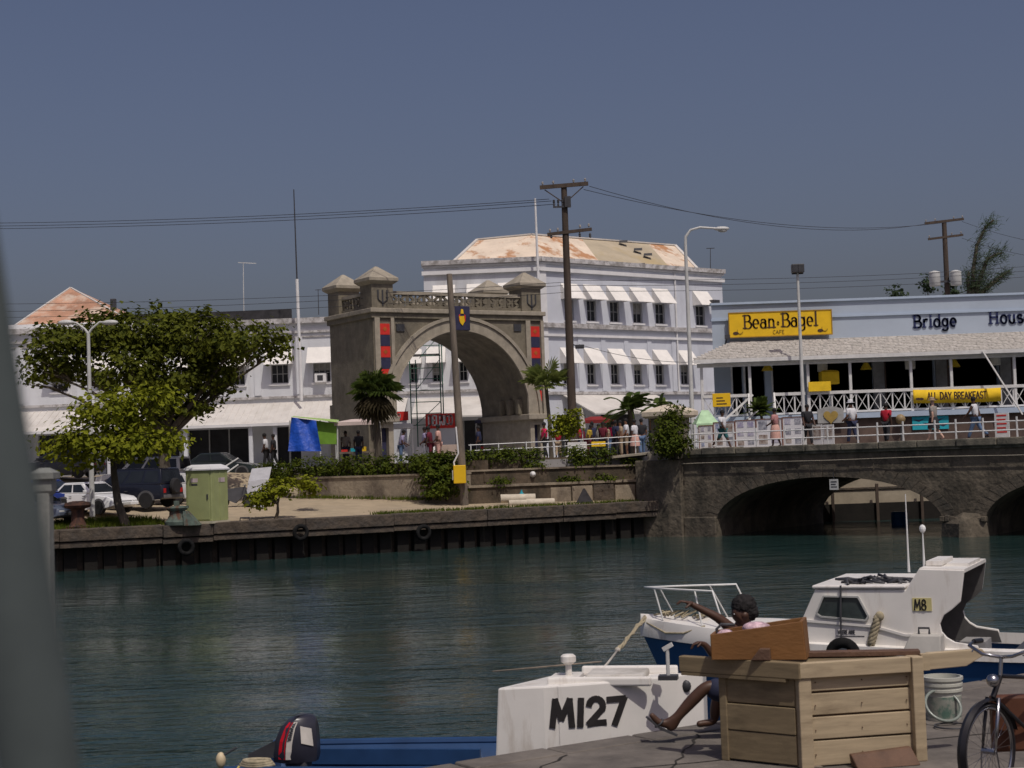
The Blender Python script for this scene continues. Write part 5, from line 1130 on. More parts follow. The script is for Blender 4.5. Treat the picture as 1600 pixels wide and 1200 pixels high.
MB(F8).box(2.2, L8 - .1, -.7, .7, .5, .55).build('cockpit_floor', white_paint, cb)
MB(F8).box(L8 - 1.6, L8 - .15, -.55, .55, 1.35, 1.42).build('engine_box', dark_steel, cb)
# cabin sides from the pictured outline
SD = HB * .9
def s8(px, py): return F8.hit(px, py, SD)
outl = [(1256, 1020), (1254, 968), (1274, 922), (1416, 922), (1437, 889), (1507, 891), (1503, 925), (1501, 940), (1488, 952), (1475, 961), (1469, 975), (1472, 987), (1480, 996), (1492, 1003), (1528, 1009), (1534, 1023)]
po = [s8(*p_) for p_ in outl]
po = [(a, max(z, shz(a) + .04) if i not in (0, 15) else shz(a) + .02) for i, (a, z) in enumerate(po)]
wo_ = [s8(*p_) for p_ in ((1277, 958), (1288, 931), (1342, 932), (1358, 962), (1354, 969), (1284, 963))]
wall_in = mat('wheelhouse_inside', (.30, .29, .28), .7, .15, 3)
for s_, nm in ((1, 'near'), (-1, 'far')):
    o = MB(F8).prism(po, s_ * SD - .025, s_ * SD + .025).build('cabin_side', white_paint, cb, bevel=.008)
    wn_ = MB(F8).prism([((p_[0] - 2.3) * 1.0 + 2.3, p_[1]) for p_ in wo_], s_ * (SD + .026), s_ * (SD + .034)).build('window', mat('boat_glass', (.05, .062, .06), .1, .3, 3) if s_ == 1 else MATS['boat_glass'], o)
    fr_ = MB(F8)
    for k in range(6):
        p_, q_ = wo_[k], wo_[(k + 1) % 6]; fr_.beam((p_[0], s_ * (SD + .035), p_[1]), (q_[0], s_ * (SD + .035), q_[1]), .02, .045, (0, 1, 0))
    fr_.build('window_frame', mat('window_rubber', (.42, .42, .4), .6) if s_ == 1 else MATS['window_rubber'], wn_)
    if s_ < 0: MB(F8).prism([(a, z - .02) for a, z in po], -SD + .028, -SD + .045).build('inner_shade_panel', mat('shade_lining', (.085, .08, .078), .8, .2, 5), o)  # panel added on the far side, wheelhouse shade put into its grey
for i, (p_, q_) in enumerate(zip(po[1:6], po[2:6])):
    MB(F8).loft([[(p_[0], -SD, p_[1] - .03), (p_[0], SD, p_[1] - .03), (p_[0], SD, p_[1] + .012), (p_[0], -SD, p_[1] + .012)], [(q_[0], -SD, q_[1] - .03), (q_[0], SD, q_[1] - .03), (q_[0], SD, q_[1] + .012), (q_[0], -SD, q_[1] + .012)]]).build('windscreen' if i == 0 else 'cabin_roof', white_paint, cb)
MB(F8).loft([[(po[2][0] - .03, -SD - .05, po[2][1] + .02), (po[2][0] - .03, SD + .05, po[2][1] + .02), (po[2][0] - .03, SD + .05, po[2][1] + .06), (po[2][0] - .03, -SD - .05, po[2][1] + .06)], [(po[3][0] + .0, -SD - .05, po[3][1] + .02), (po[3][0], SD + .05, po[3][1] + .02), (po[3][0], SD + .05, po[3][1] + .06), (po[3][0], -SD - .05, po[3][1] + .06)]]).build('roof_edge', white_paint, cb, bevel=.015)
MB(F8).box(po[4][0] + .02, po[4][0] + .2, -.3, .55, po[4][1] + .015, po[4][1] + .07).build('roof_pad', white_paint, cb); MB(F8).box(po[5][0] - .28, po[5][0] - .02, -.5, .4, po[5][1] + .015, po[5][1] + .05).build('roof_pad', white_paint, cb)
MB(F8).box(po[3][0], po[3][0] + .03, -SD + .03, SD - .03, shz(3) + .05, po[3][1]).build('bulkhead', wall_in, cb)
MB(F8).box(po[3][0] + .5, po[3][0] + .8, -.2, .3, .55, 1.5).build('console', wall_in, cb)
# deck ledge line, grab block and vent box on the side
l0, l1, l2 = s8(1256, 969), s8(1366, 978), s8(1415, 992)
for p_, q_ in ((l0, l1), (l1, l2), (l2, s8(1475, 993))): MB(F8).beam((p_[0], SD + .035, p_[1]), (q_[0], SD + .035, q_[1]), .03, .022, (0, 1, 0)).build('side_ledge', white_paint, cb)
# registration plate and name
a0, z0 = s8(1427, 954); a1, z1 = s8(1456, 934)
pl = MB(F8).box(a0, a1, SD + .026, SD + .034, z0, z1).build('number_plate', mat('cream_plate', (.62, .55, .25), .5), cb)
b = MB(); lettering(b, 'M8', lambda x, y, o: F8.pt(a0 + .015 + x, SD + .035 + o, z0 + .012 + y), (z1 - z0) * .8, .13, 0, .006, .72); b.build('numerals', MATS['black_paint'], pl)
a, z = s8(1310, 990); b = MB(); lettering(b, 'VALERIE ANNE', lambda x, y, o: F8.pt(a + x, SD + .027 + o, z + y), .045, .16, 0, .003, .62); b.build('name_lettering', dark_steel, cb)
MB(F8).box(a - .02, a + .32, SD + .026, SD + .029, z - .03, z - .02).build('name_underline', dark_steel, cb)
# pulpit rail at the bow
zp = F8.hit(1080, 918, .0)[1]; ra = [F8.hit(px, 918, 0)[0] for px in (1005, 1132)]
for s_ in (1, -1):
    MB(F8).tube([(.05, 0, zp), (.5, s_ * .25, zp), (ra[1], s_ * half(1.2) * .75, zp), (ra[1] + .18, s_ * half(1.4) * .85, dkz(1.4))], .014, 6).build('pulpit_rail', iron_white, cb, smooth='all')
    for a in (.22, .85): MB(F8).tube([(a, s_ * half(a) * .6, zp), (a + .16, s_ * half(a + .16) * .9, dkz(a))], .011, 6).build('stanchion', grey_steel, cb)
# aerials
for px, py0, py1, tipm, nm in ((1420, 890, 772, None, 'aerial'), (1444, 884, 826, 1, 'aerial')):
    a, z = F8.hit(px, py0, .5); zt2 = F8.hit(px, py1, .5)[1]; MB(F8).tube([(a, .5, z - .03), (a, .5, z + .15), (a, .5, zt2)], [.018, .012, .006], 6).build('aerial', iron_white, cb)
    if tipm: MB(F8).ball((a, .5, zt2), (.04, .03, .05)).build('aerial_tip', iron_white, cb)
# handrails on the wheelhouse back and grab loop
# things on the cabin boat
a, z = F8.hit(1318, 1014, SD + .1); tr = thing('tyre_fender', 'black tyre fender hanging on a rope on the side of the cabin boat', 'tyre', tuple(F8.pt(a, SD + .12, z - .2)))
MB(F8).torus((a, SD + .13, z - .07), .15, .065, (0, 1, 0), 20, 8).build('tyre', MATS['old_rubber'], tr, smooth='all')
MB(F8).tube([(a - .01, SD + .06, s8(1325, 918)[1] + .03), (a - .02, SD + .09, z + .4), (a - .02, SD + .11, z + .08)], .012, 6).build('rope', dark_steel, tr)
a, z = F8.hit(1373, 985, SD + .07); rb = thing('rope_bundle', 'thick twisted bundle of beige rope hanging beside the cabin window', 'rope', tuple(F8.pt(a, SD + .07, z)))
b = MB(F8)
for k in range(4): b.tube([(a + .03 * math.cos(j * 1.1 + k * 1.6) - .1 * j / 9, SD + .075 + .03 * math.sin(j * 1.1 + k * 1.6), z + .17 - .34 * j / 9) for j in range(10)], .026, 6)
b.build('strands', rp_m, rb, smooth='all'); MB(F8).ball((a + .02, SD + .08, z + .17), (.055, .045, .06)).build('knot', rp_m, rb, smooth='all')
b = MB(F8); nt = random.Random(4)
for k in range(26): 
    x = nt.uniform(s8(1315, 918)[0], s8(1390, 918)[0]); y = nt.uniform(.1, .7); b.tube([(x, y, po[2][1] + .06), (x + nt.uniform(-.15, .15), y + nt.uniform(-.15, .15), po[2][1] + .08 + nt.uniform(0, .05)), (x + nt.uniform(-.3, .3), y + nt.uniform(-.2, .2), po[2][1] + .07)], .018, 5)
tag(b.build('net_pile', dark_steel, smooth='all'), 'dark tangle of net and rope on the cabin roof', 'net')
bx = thing('deck_box', 'tapered grey plastic bin standing on the side deck of the cabin boat', 'bin', tuple(F8.pt(s8(1440, 1020)[0], SD + .1, 1.45)))
l0, l1, l2, l3 = [F8.hit(px, py, SD + .2) for px, py in ((1412, 1020), (1474, 1024), (1472, 990), (1424, 991))]
MB(F8).loft([[(l0[0], SD + .04, l0[1]), (l1[0], SD + .04, l0[1]), (l1[0], SD + .36, l0[1]), (l0[0], SD + .36, l0[1])], [(l3[0], SD + .06, l3[1]), (l2[0], SD + .06, l3[1]), (l2[0], SD + .3, l3[1]), (l3[0], SD + .3, l3[1])]]).build('body', mat('grey_plastic', (.44, .42, .38), .6, .1, 3), bx, bevel=.015)
MB(F8).tube([(l3[0] + .08, SD + .16, l3[1]), (l3[0] + .08, SD + .16, l3[1] + .07), (l3[0] + .2, SD + .16, l3[1] + .07), (l3[0] + .2, SD + .16, l3[1])], .014, 6).build('handle', dark_steel, bx)
# mooring rope from the bow towards the white foredeck
q0, q1, q2 = F8.pt(.05, .0, 1.72), P(965, 1016, 19.2), P(932, 1056, 16.0)
mr = thing('mooring_rope', 'mooring rope running from the bow of the cabin boat to the white foredeck', 'rope', tuple(q2))
MB().tube([q1, q1.lerp(q2, .5) - Vector((0, 0, .01)), q2], .014, 6).build('line', mat('pale_rope', (.5, .46, .4), .9), mr, smooth='all')
b = MB()
for k in range(3): b.tube([q0.lerp(q1, j / 10) + Vector((.02 * math.cos(j * 1.5 + 2.1 * k), .02 * math.sin(j * 1.5 + 2.1 * k), .02 * math.sin(j * 2 + k))) for j in range(11)], .016, 6)
b.build('spliced_chain', rp_m, mr, smooth='all'); MB().ball(q1, (.035, .035, .035)).build('knot', MATS['pale_rope'], mr, smooth='all')
b = MB(F8)
for k in range(14): a = nt.uniform(.25, .95); w = half(a) * .6; b.tube([(a, nt.uniform(-w, w), dkz(a) + .06), (a + nt.uniform(-.1, .1), nt.uniform(-w, w), dkz(a) + .10), (a + nt.uniform(-.15, .15), nt.uniform(-w, w), dkz(a) + .06)], .013, 5)
tag(b.build('anchor_rope', rp_m, smooth='all'), 'loose beige rope lying on the bow of the cabin boat', 'rope')
MB(F8).tube([(.1, half(.12), 1.66), (.45, half(.45) + .05, 1.56), (.75, half(.75) + .04, 1.58), (1.05, half(1.05) * .9, 1.68)], .012, 6).build('bow_line', rp_m, cb)

# ------------------------------------------------------------------ fish stall
brown_pl = mat('brown_plank', (.12, .065, .04), .7, .25, 4, .3, 40)
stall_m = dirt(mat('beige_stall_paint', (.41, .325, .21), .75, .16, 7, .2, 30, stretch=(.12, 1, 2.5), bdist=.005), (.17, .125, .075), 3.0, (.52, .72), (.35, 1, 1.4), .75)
stall_shade = dirt(mat('beige_stall_shaded', (.21, .16, .092), .8, .18, 7, .2, 30, stretch=(.3, .3, 2.5), bdist=.005), (.09, .068, .04), 3.0, (.5, .7), (.5, .5, 1.4), .75)  # stall paint again, darkened to carry the shade of the left side
C0 = Vector((2.165, 12.6)); CR = Vector((3.14, 12.78)); CLf = Vector((1.60, 13.06))
FF, FLs = Fr(C0, CR), Fr(C0, CLf); LF, LL = FF.L, FLs.L
stl = thing('fish_stall', 'beige wooden plank stall with a wide table top on the near quay', 'stall', (C0.x + .3, C0.y + .4, 1.4))
zb_, zr, zt_ = 1.42, 2.10, 2.22
back = C0 + (CR - C0) + (CLf - C0)
hs = [1.41, 1.60, 1.79, 1.97, 2.10]
for k in range(4):
    MB(FF).box(.07, LF - .07, -.04, (-.008, -.003, -.011, -.012)[k], hs[k] + (0, .018, .014, .02)[k], hs[k + 1] + (.003, -.002, .002, 0)[k]).build('plank', stall_m, stl, bevel=.006)
    for x_ in (.11, LF * .5, LF - .12): MB(FF).ball((x_ + .006 * k, .0, hs[k] + .09), (.005, .012, .005), 6, 4).build('nail', brown_pl, stl)
MB(FF).box(.06, LF - .06, -.07, -.042, 1.42, 2.1).build('backing_panel', brown_pl, stl); MB(FLs).box(.06, LL - .06, -.07, -.042, 1.42, 2.1).build('backing_panel', brown_pl, stl)
hl = [1.41, 1.645, 1.865, 2.10]
for k in range(3): MB(FLs).box(.05, LL, -.04, (0, .005, -.003)[k], hl[k] + .008, hl[k + 1] + (.002, -.003, 0)[k]).build('plank', stall_shade, stl, bevel=.006)
MB(FF).box(-.02, .085, -.08, .03, 1.4, 2.10).build('corner_post', stall_m, stl, bevel=.008)
MB(FF).box(LF - .075, LF + .02, -.1, .06, 1.4, 2.22).build('corner_post', stall_m, stl, bevel=.008)
MB(FLs).box(LL - .06, LL + .01, -.08, .012, 1.4, 2.10).build('corner_post', stall_shade, stl, bevel=.008)
MB().box(back.x - .06, back.x + .02, back.y - .08, back.y, 1.4, 2.10).build('corner_post', stall_shade, stl)
fbk = Fr(CLf, back); MB(fbk).box(.03, fbk.L, -.02, .02, 1.45, 2.1).build('back_panel', stall_shade, stl)
# rim boards of the table
MB(FF).box(-.02, LF - .08, -.03, .045, zr, zt_).build('rim_board', stall_m, stl, bevel=.006)
MB(FLs).box(-.03, LL + .36, -.03, .05, zr - .005, zt_ + .004).build('rim_board', stall_shade, stl, bevel=.008)
MB(FLs).box(.1, LL + .34, -.02, .05, zr - .03, zr - .006).build('rim_batten', stall_shade, stl)
MB(FF).box(LF + .03, LF + .10, -.06, -.0, zr, zt_ + .01).build('rim_block', stall_m, stl)
pl_ = [(LF + .1, zr + .0), (LF + .42, zr + .01), (LF + .60, zt_ - .02), (LF + .56, zt_ + .02), (LF + .1, zt_ + .012)]
MB(FF).prism(pl_, -.09, -.02).build('wing_board', stall_m, stl, bevel=.006)
tp_ = [C0 + Vector((.0, .03)), CR + Vector((0, .03)), back, CLf]
ctr = (C0 + CR + back + CLf) / 4
MB().loft([[(p_.x, p_.y, 2.185) for p_ in tp_], [(p_.x, p_.y, 2.205) for p_ in tp_]]).build('table_top', stall_shade, stl)
# dark plank lying on the table
q0, q1 = P(1256, 1025, 12.9), P(1440, 1026, 12.75)
tag(MB().beam((2.20, 13.02, 2.235), (3.18, 12.88, 2.235), .13, .04).build('loose_plank', brown_pl, bevel=.005), 'dark brown plank lying along the back of the stall table', 'plank')
# shadowed block below the front
tag(MB(FF).loft([[(LF - .62, .05, 1.402), (LF - .10, .05, 1.402), (LF - .10, .2, 1.402), (LF - .62, .2, 1.402)], [(LF - .63, .04, 1.50), (LF - .13, .04, 1.53), (LF - .13, .09, 1.53), (LF - .63, .09, 1.50)]]).build('wooden_block', brown_pl, bevel=.01), 'brown wooden wedge on the ground against the stall front', 'block')
# wooden drawer box on the table
bxm = dirt(mat('varnished_box', (.20, .092, .028), .55, .15, 4, .2, 40, stretch=(.3, 1, 1)), (.16, .07, .02), 2.5, (.5, .7), (.5, 1, 1), .6)
fbx = Fr((1.50, 12.92), (2.22, 12.72)); wbx = thing('wooden_box', 'varnished brown wooden box with a sloping rim on the stall table', 'box', tuple(fbx.pt(.36, -.15, 2.225)))
def bh_(px, py): return fbx.hit(px, py)
b1 = [bh_(1112, 1029), bh_(1259, 1027), bh_(1253, 971), bh_(1110, 992)]
b1[0] = (b1[0][0], 2.226); b1[1] = (b1[1][0], 2.226)
MB(fbx).prism(b1, -.025, 0).build('front_board', bxm, wbx, bevel=.004); MB(fbx).prism(b1, -.36, -.335).build('back_board', bxm, wbx, bevel=.004)
MB(fbx).loft([[(b1[0][0] - .005, -.34, 2.226), (b1[0][0] + .02, -.34, 2.226), (b1[3][0] + .02, -.34, b1[3][1]), (b1[3][0] - .005, -.34, b1[3][1])], [(b1[0][0] - .005, -.02, 2.226), (b1[0][0] + .02, -.02, 2.226), (b1[3][0] + .02, -.02, b1[3][1]), (b1[3][0] - .005, -.02, b1[3][1])]]).build('end_board', bxm, wbx)
MB(fbx).loft([[(b1[1][0] - .02, -.34, 2.226), (b1[1][0] + .005, -.34, 2.226), (b1[2][0] + .005, -.34, b1[2][1]), (b1[2][0] - .02, -.34, b1[2][1])], [(b1[1][0] - .02, -.02, 2.226), (b1[1][0] + .005, -.02, 2.226), (b1[2][0] + .005, -.02, b1[2][1]), (b1[2][0] - .02, -.02, b1[2][1])]]).build('end_board', bxm, wbx)
w0, w1 = bh_(1178, 1031), bh_(1202, 1012)
tag(MB(fbx).prism([(w0[0] - .02, 2.228), (w0[0] + .14, 2.228), (w1[0] + .01, w1[1] + .0), (w1[0] - .07, w1[1] - .0)], .004, .07).build('wooden_wedge', brown_pl, bevel=.008), 'small brown wooden wedge leaning on the front of the brown box', 'block')
pb = thing('plastic_bag', 'crumpled clear and pink plastic bag in the brown box', 'bag', tuple(fbx.pt(.2, -.2, 2.4)))
b = MB(fbx); a_, z_ = bh_(1128, 985); b.ball((a_, -.2, 2.40), (.075, .1, .05), 9, 6); b.ball((a_ + .25, -.2, 2.46), (.12, .1, .05), 9, 6); b.build('bag', mat('pink_plastic', (.6, .42, .46), .3, .4, 14, .6, 30), pb, smooth='all')
MB(fbx).tube([(a_ - .06, -.18, 2.38), (a_ - .07, -.18, 2.45), (a_ - .03, -.18, 2.49), (a_ + .08, -.18, 2.485)], .012, 6).build('handle', dark_steel, pb, smooth='all')
# bucket and hose
q = P(1475, 1120, 14.6); q.z = 1.4; bu = thing('plastic_bucket', 'white ribbed plastic bucket with green contents behind the stall', 'bucket', tuple(q))
pw = mat('bucket_plastic', (.46, .46, .40), .45, .1, 3); MB().lathe(q, [(.15, 0), (.155, .02), (.16, .26), (.175, .262), (.175, .285), (.165, .29), (.165, .31), (.178, .312), (.178, .335), (.168, .34), (.168, .36), (.183, .362), (.183, .39), (.16, .392), (.15, .2)], 24).build('pail', [pw][0], bu, smooth=True)
MB().lathe(q, [(.1555, .03), (.1625, .22)], 24).build('green_lining', dirt(mat('clear_green', (.28, .29, .25), .3, .2, 5), (.02, .11, .08), 6, (.5, .6), (1, 1, 1), .7), bu, smooth=True)
ho = thing('hose_loop', 'looped clear hose and wire lying beside the white bucket', 'hose', tuple(q + Vector((-.05, -.25, 0))))
MB().torus(q + Vector((-.06, -.22, .16)), .16, .014, (.15, -.85, .75), 24, 8).build('hose', mat('clear_hose', (.22, .25, .22), .25), ho, smooth='all'); MB().torus(q + Vector((-.05, -.45, .02)), .15, .008, (0, 0, 1), 24, 6).build('wire_ring', dark_steel, ho, smooth='all')
tag(MB().loft([[(2.02, 12.95, 1.402), (2.3, 12.7, 1.402), (2.33, 12.52, 1.402), (2.0, 12.75, 1.402)], [(2.03, 12.94, 1.416), (2.29, 12.7, 1.416), (2.32, 12.53, 1.416), (2.01, 12.76, 1.416)]]).build('wooden_offcut', pale_timber), 'flat pale piece of board on the ground at the stall corner', 'board')
tag(MB().loft([[(x, y, 1.403) for x, y in ((1.86, 14.05), (1.98, 14.1), (1.97, 14.0), (1.9, 13.96))], [(x, y, 1.415) for x, y in ((1.87, 14.05), (1.97, 14.09), (1.96, 14.01), (1.9, 13.97))]]).build('litter_scrap', mat('pinkish_scrap', (.5, .3, .24), .9)), 'small pinkish scrap of litter on the near quay', 'litter')

# ------------------------------------------------------------------ bicycle
chrome = mat('chrome', (.42, .42, .44), .24, .1, 3, metal=1.0); bike_blk = mat('black_enamel', (.015, .014, .016), .3, .2, 4)
hd = Vector((-.82, -.57, 0)).normalized(); WQ = P(1545, 1168, 11.3); WQ.z = 1.4 + .335
bi = thing('bicycle', 'old black roadster bicycle with chrome handlebar and lamp beside the stall', 'bicycle', (WQ.x, WQ.y, 1.4))
side = Vector((-hd.y, hd.x, 0)); wheel_ax = (hd.y, -hd.x, 0)
steer = Vector((-.74, -.67, 0)).normalized()
def bk_(f, s_, z): return Vector((WQ.x, WQ.y, 0)) + hd * f + side * s_ + Vector((0, 0, z + 1.4))
for f, dr_ in ((0, steer), (-1.08, hd)):
    c = bk_(f, 0, .335); ax = Vector((-dr_.y, dr_.x, 0)); wl_ = MB().torus(c, .318, .018, ax, 40, 8).build('wheel', bike_blk, bi, smooth='all'); MB().torus(c, .297, .012, ax, 40, 6).build('rim', chrome, wl_, smooth='all')
    b = MB()
    for k in range(28):
        a = 2 * math.pi * k / 28; e = dr_ * math.cos(a) + Vector((0, 0, 1)) * math.sin(a); b.beam(c + ax * (.03 if k % 2 else -.03), c + e * .295, .0022)
    b.build('spoke', chrome, wl_); MB().tube([c - ax * .05, c + ax * .05], .022, 8).build('hub', chrome, wl_)
    b = MB(); n = 16; rings = []
    for k in range(n + 1):
        a = R(-12 + 175 * k / n) if f == 0 else R(10 + 175 * k / n); e = dr_ * math.cos(a) + Vector((0, 0, 1)) * math.sin(a); r_ = .352
        rings.append([c + e * r_ - ax * .032, c + e * (r_ + .014), c + e * r_ + ax * .032, c + e * (r_ + .006)])
    b.loft(rings); b.build('mudguard', bike_blk, bi, smooth=True)
hs_ = bk_(-.16, 0, .84); crown = bk_(-.07, 0, .70)
for s_ in (-1, 1):
    ax = Vector((-steer.y, steer.x, 0)); MB().tube([crown + ax * s_ * .045, bk_(-.03, 0, .5) + ax * s_ * .05, bk_(0, 0, .335) + ax * s_ * .05], [.014, .013, .009], 8).build('fork_blade', chrome if s_ == 1 else bike_blk, bi, smooth='all')
    MB().tube([bk_(0, 0, .335) + ax * s_ * .06, bk_(-.02, 0, .02) + ax * s_ * .09], .006, 6).build('fork_stay', chrome, bi)
MB().tube([crown, hs_], .02, 10).build('head_tube', bike_blk, bi); ax = Vector((-steer.y, steer.x, 0))
stem = bk_(-.18, 0, .97); MB().tube([hs_, stem], .014, 8).build('stem', chrome, bi)
for s_ in (-1, 1):
    MB().tube([stem, stem + ax * s_ * .12 + steer * .05 + Vector((0, 0, .02)), stem + ax * s_ * .24 + steer * .02 + Vector((0, 0, .07)), stem + ax * s_ * .29 - steer * .12 + Vector((0, 0, .08))], .0125, 8).build('handlebar', chrome, bi, smooth='all')
    MB().tube([stem + ax * s_ * .29 - steer * .12 + Vector((0, 0, .08)), stem + ax * s_ * .30 - steer * .24 + Vector((0, 0, .075))], .019, 8).build('grip', bike_blk, bi)
    MB().tube([stem + ax * s_ * .2 + steer * .05 + Vector((0, 0, .03)), stem + ax * s_ * .28 - steer * .1 + Vector((0, 0, .04))], .006, 5).build('brake_lever', chrome, bi)
lp = hs_ + steer * .1 + Vector((0, 0, -.02)); MB().ball(lp, (.046, .046, .046), 14, 8).build('headlamp', chrome, bi, smooth='all'); MB().tube([hs_, lp], .012, 6).build('lamp_bracket', bike_blk, bi)
bb_ = bk_(-.62, 0, .29); se = bk_(-.78, 0, .78); ra_ = bk_(-1.08, 0, .335)
for p_, q_ in ((hs_, bk_(-.74, 0, .76)), (crown, bb_), (bb_, se), (ra_, bb_), (ra_, bk_(-.75, 0, .72))): MB().tube([p_, q_], .015, 8).build('frame_tube', bike_blk, bi)
MB().loft([[se + hd * .14 + side * .02 + Vector((0, 0, .05)), se + hd * .14 - side * .02 + Vector((0, 0, .05)), se + hd * .14 + Vector((0, 0, .08))], [se - hd * .1 + side * .1 + Vector((0, 0, .06)), se - hd * .1 - side * .1 + Vector((0, 0, .06)), se - hd * .1 + Vector((0, 0, .11))]]).build('saddle', bike_blk, bi, smooth=True)
MB().torus(bb_, .09, .008, ax, 20, 6).build('chain_ring', chrome, bi, smooth='all')
for s_ in (-1, 1): MB().beam(bb_ + side * s_ * .06, bb_ + side * s_ * .08 + Vector((0, 0, -.16 * s_)) , .02).build('crank', chrome, bi); MB().box(-.05, .05, -.03, .03, -.012, .012).build('pedal', bike_blk, bi).location = tuple(bb_ + side * s_ * .12 + Vector((0, 0, -.16 * s_)))
pc = bk_(-.42, -.1, .33); MB().box(-.17, .17, -.05, .05, -.2, .2).build('leather_bag', mat('brown_leather', (.10, .035, .016), .6, .2, 5), bi, bevel=.02).location = tuple(pc + Vector((0, 0, .14)))

# ------------------------------------------------------------------ post, rail and blurred pole close to the camera
post_m = dirt(mat('grey_painted_post', (.16, .17, .155), .7, .12, 5, .2, 30), (.26, .26, .24), 3, (.5, .7))
pt_ = P(70, 742, 8.0); po_ = thing('capped_post', 'grey post with a flat square cap near the camera at left', 'post', (pt_.x, pt_.y, 1.4))
MB().box(pt_.x - .030, pt_.x + .030, pt_.y - .04, pt_.y + .04, 1.4, pt_.z - .05).build('shaft', post_m, po_, bevel=.006)
MB().loft([[(pt_.x + sx_ * e, pt_.y + sy_ * e, z) for sx_, sy_ in ((-1, -1), (1, -1), (1, 1), (-1, 1))] for e, z in ((.035, pt_.z - .10), (.045, pt_.z - .08), (.045, pt_.z - .02), (.06, pt_.z - .02), (.06, pt_.z + .01), (.02, pt_.z + .035))]).build('cap', post_m, po_)
MB().box(pt_.x - 1.2, pt_.x - .042, pt_.y - .03, pt_.y + .03, P(40, 1145, 8).z - .05, P(40, 1130, 8).z).build('rail', post_m, po_)
MB().box(P(8, 900, 8).x - .008, P(8, 900, 8).x + .008, pt_.y - .01, pt_.y + .01, P(8, 1135, 8).z, P(8, 760, 8).z).build('bar', post_m, po_)
c0, c1 = P(-86, 240, 1.0), P(76, 1290, 1.0); dv = (c1 - c0).normalized()
c2 = c1 + dv * ((1.4 - c1.z) / dv.z); dt = c0 - dv * .25
o = tag(MB().tube([c2, dt], [.027, .024], 20).build('tent_pole', mat('matt_grey_pole', (.05, .06, .06), .9, .15, 6, .1, 30, spec=.1), smooth='all'), 'blurred leaning grey pole very close to the camera at far left', 'pole')
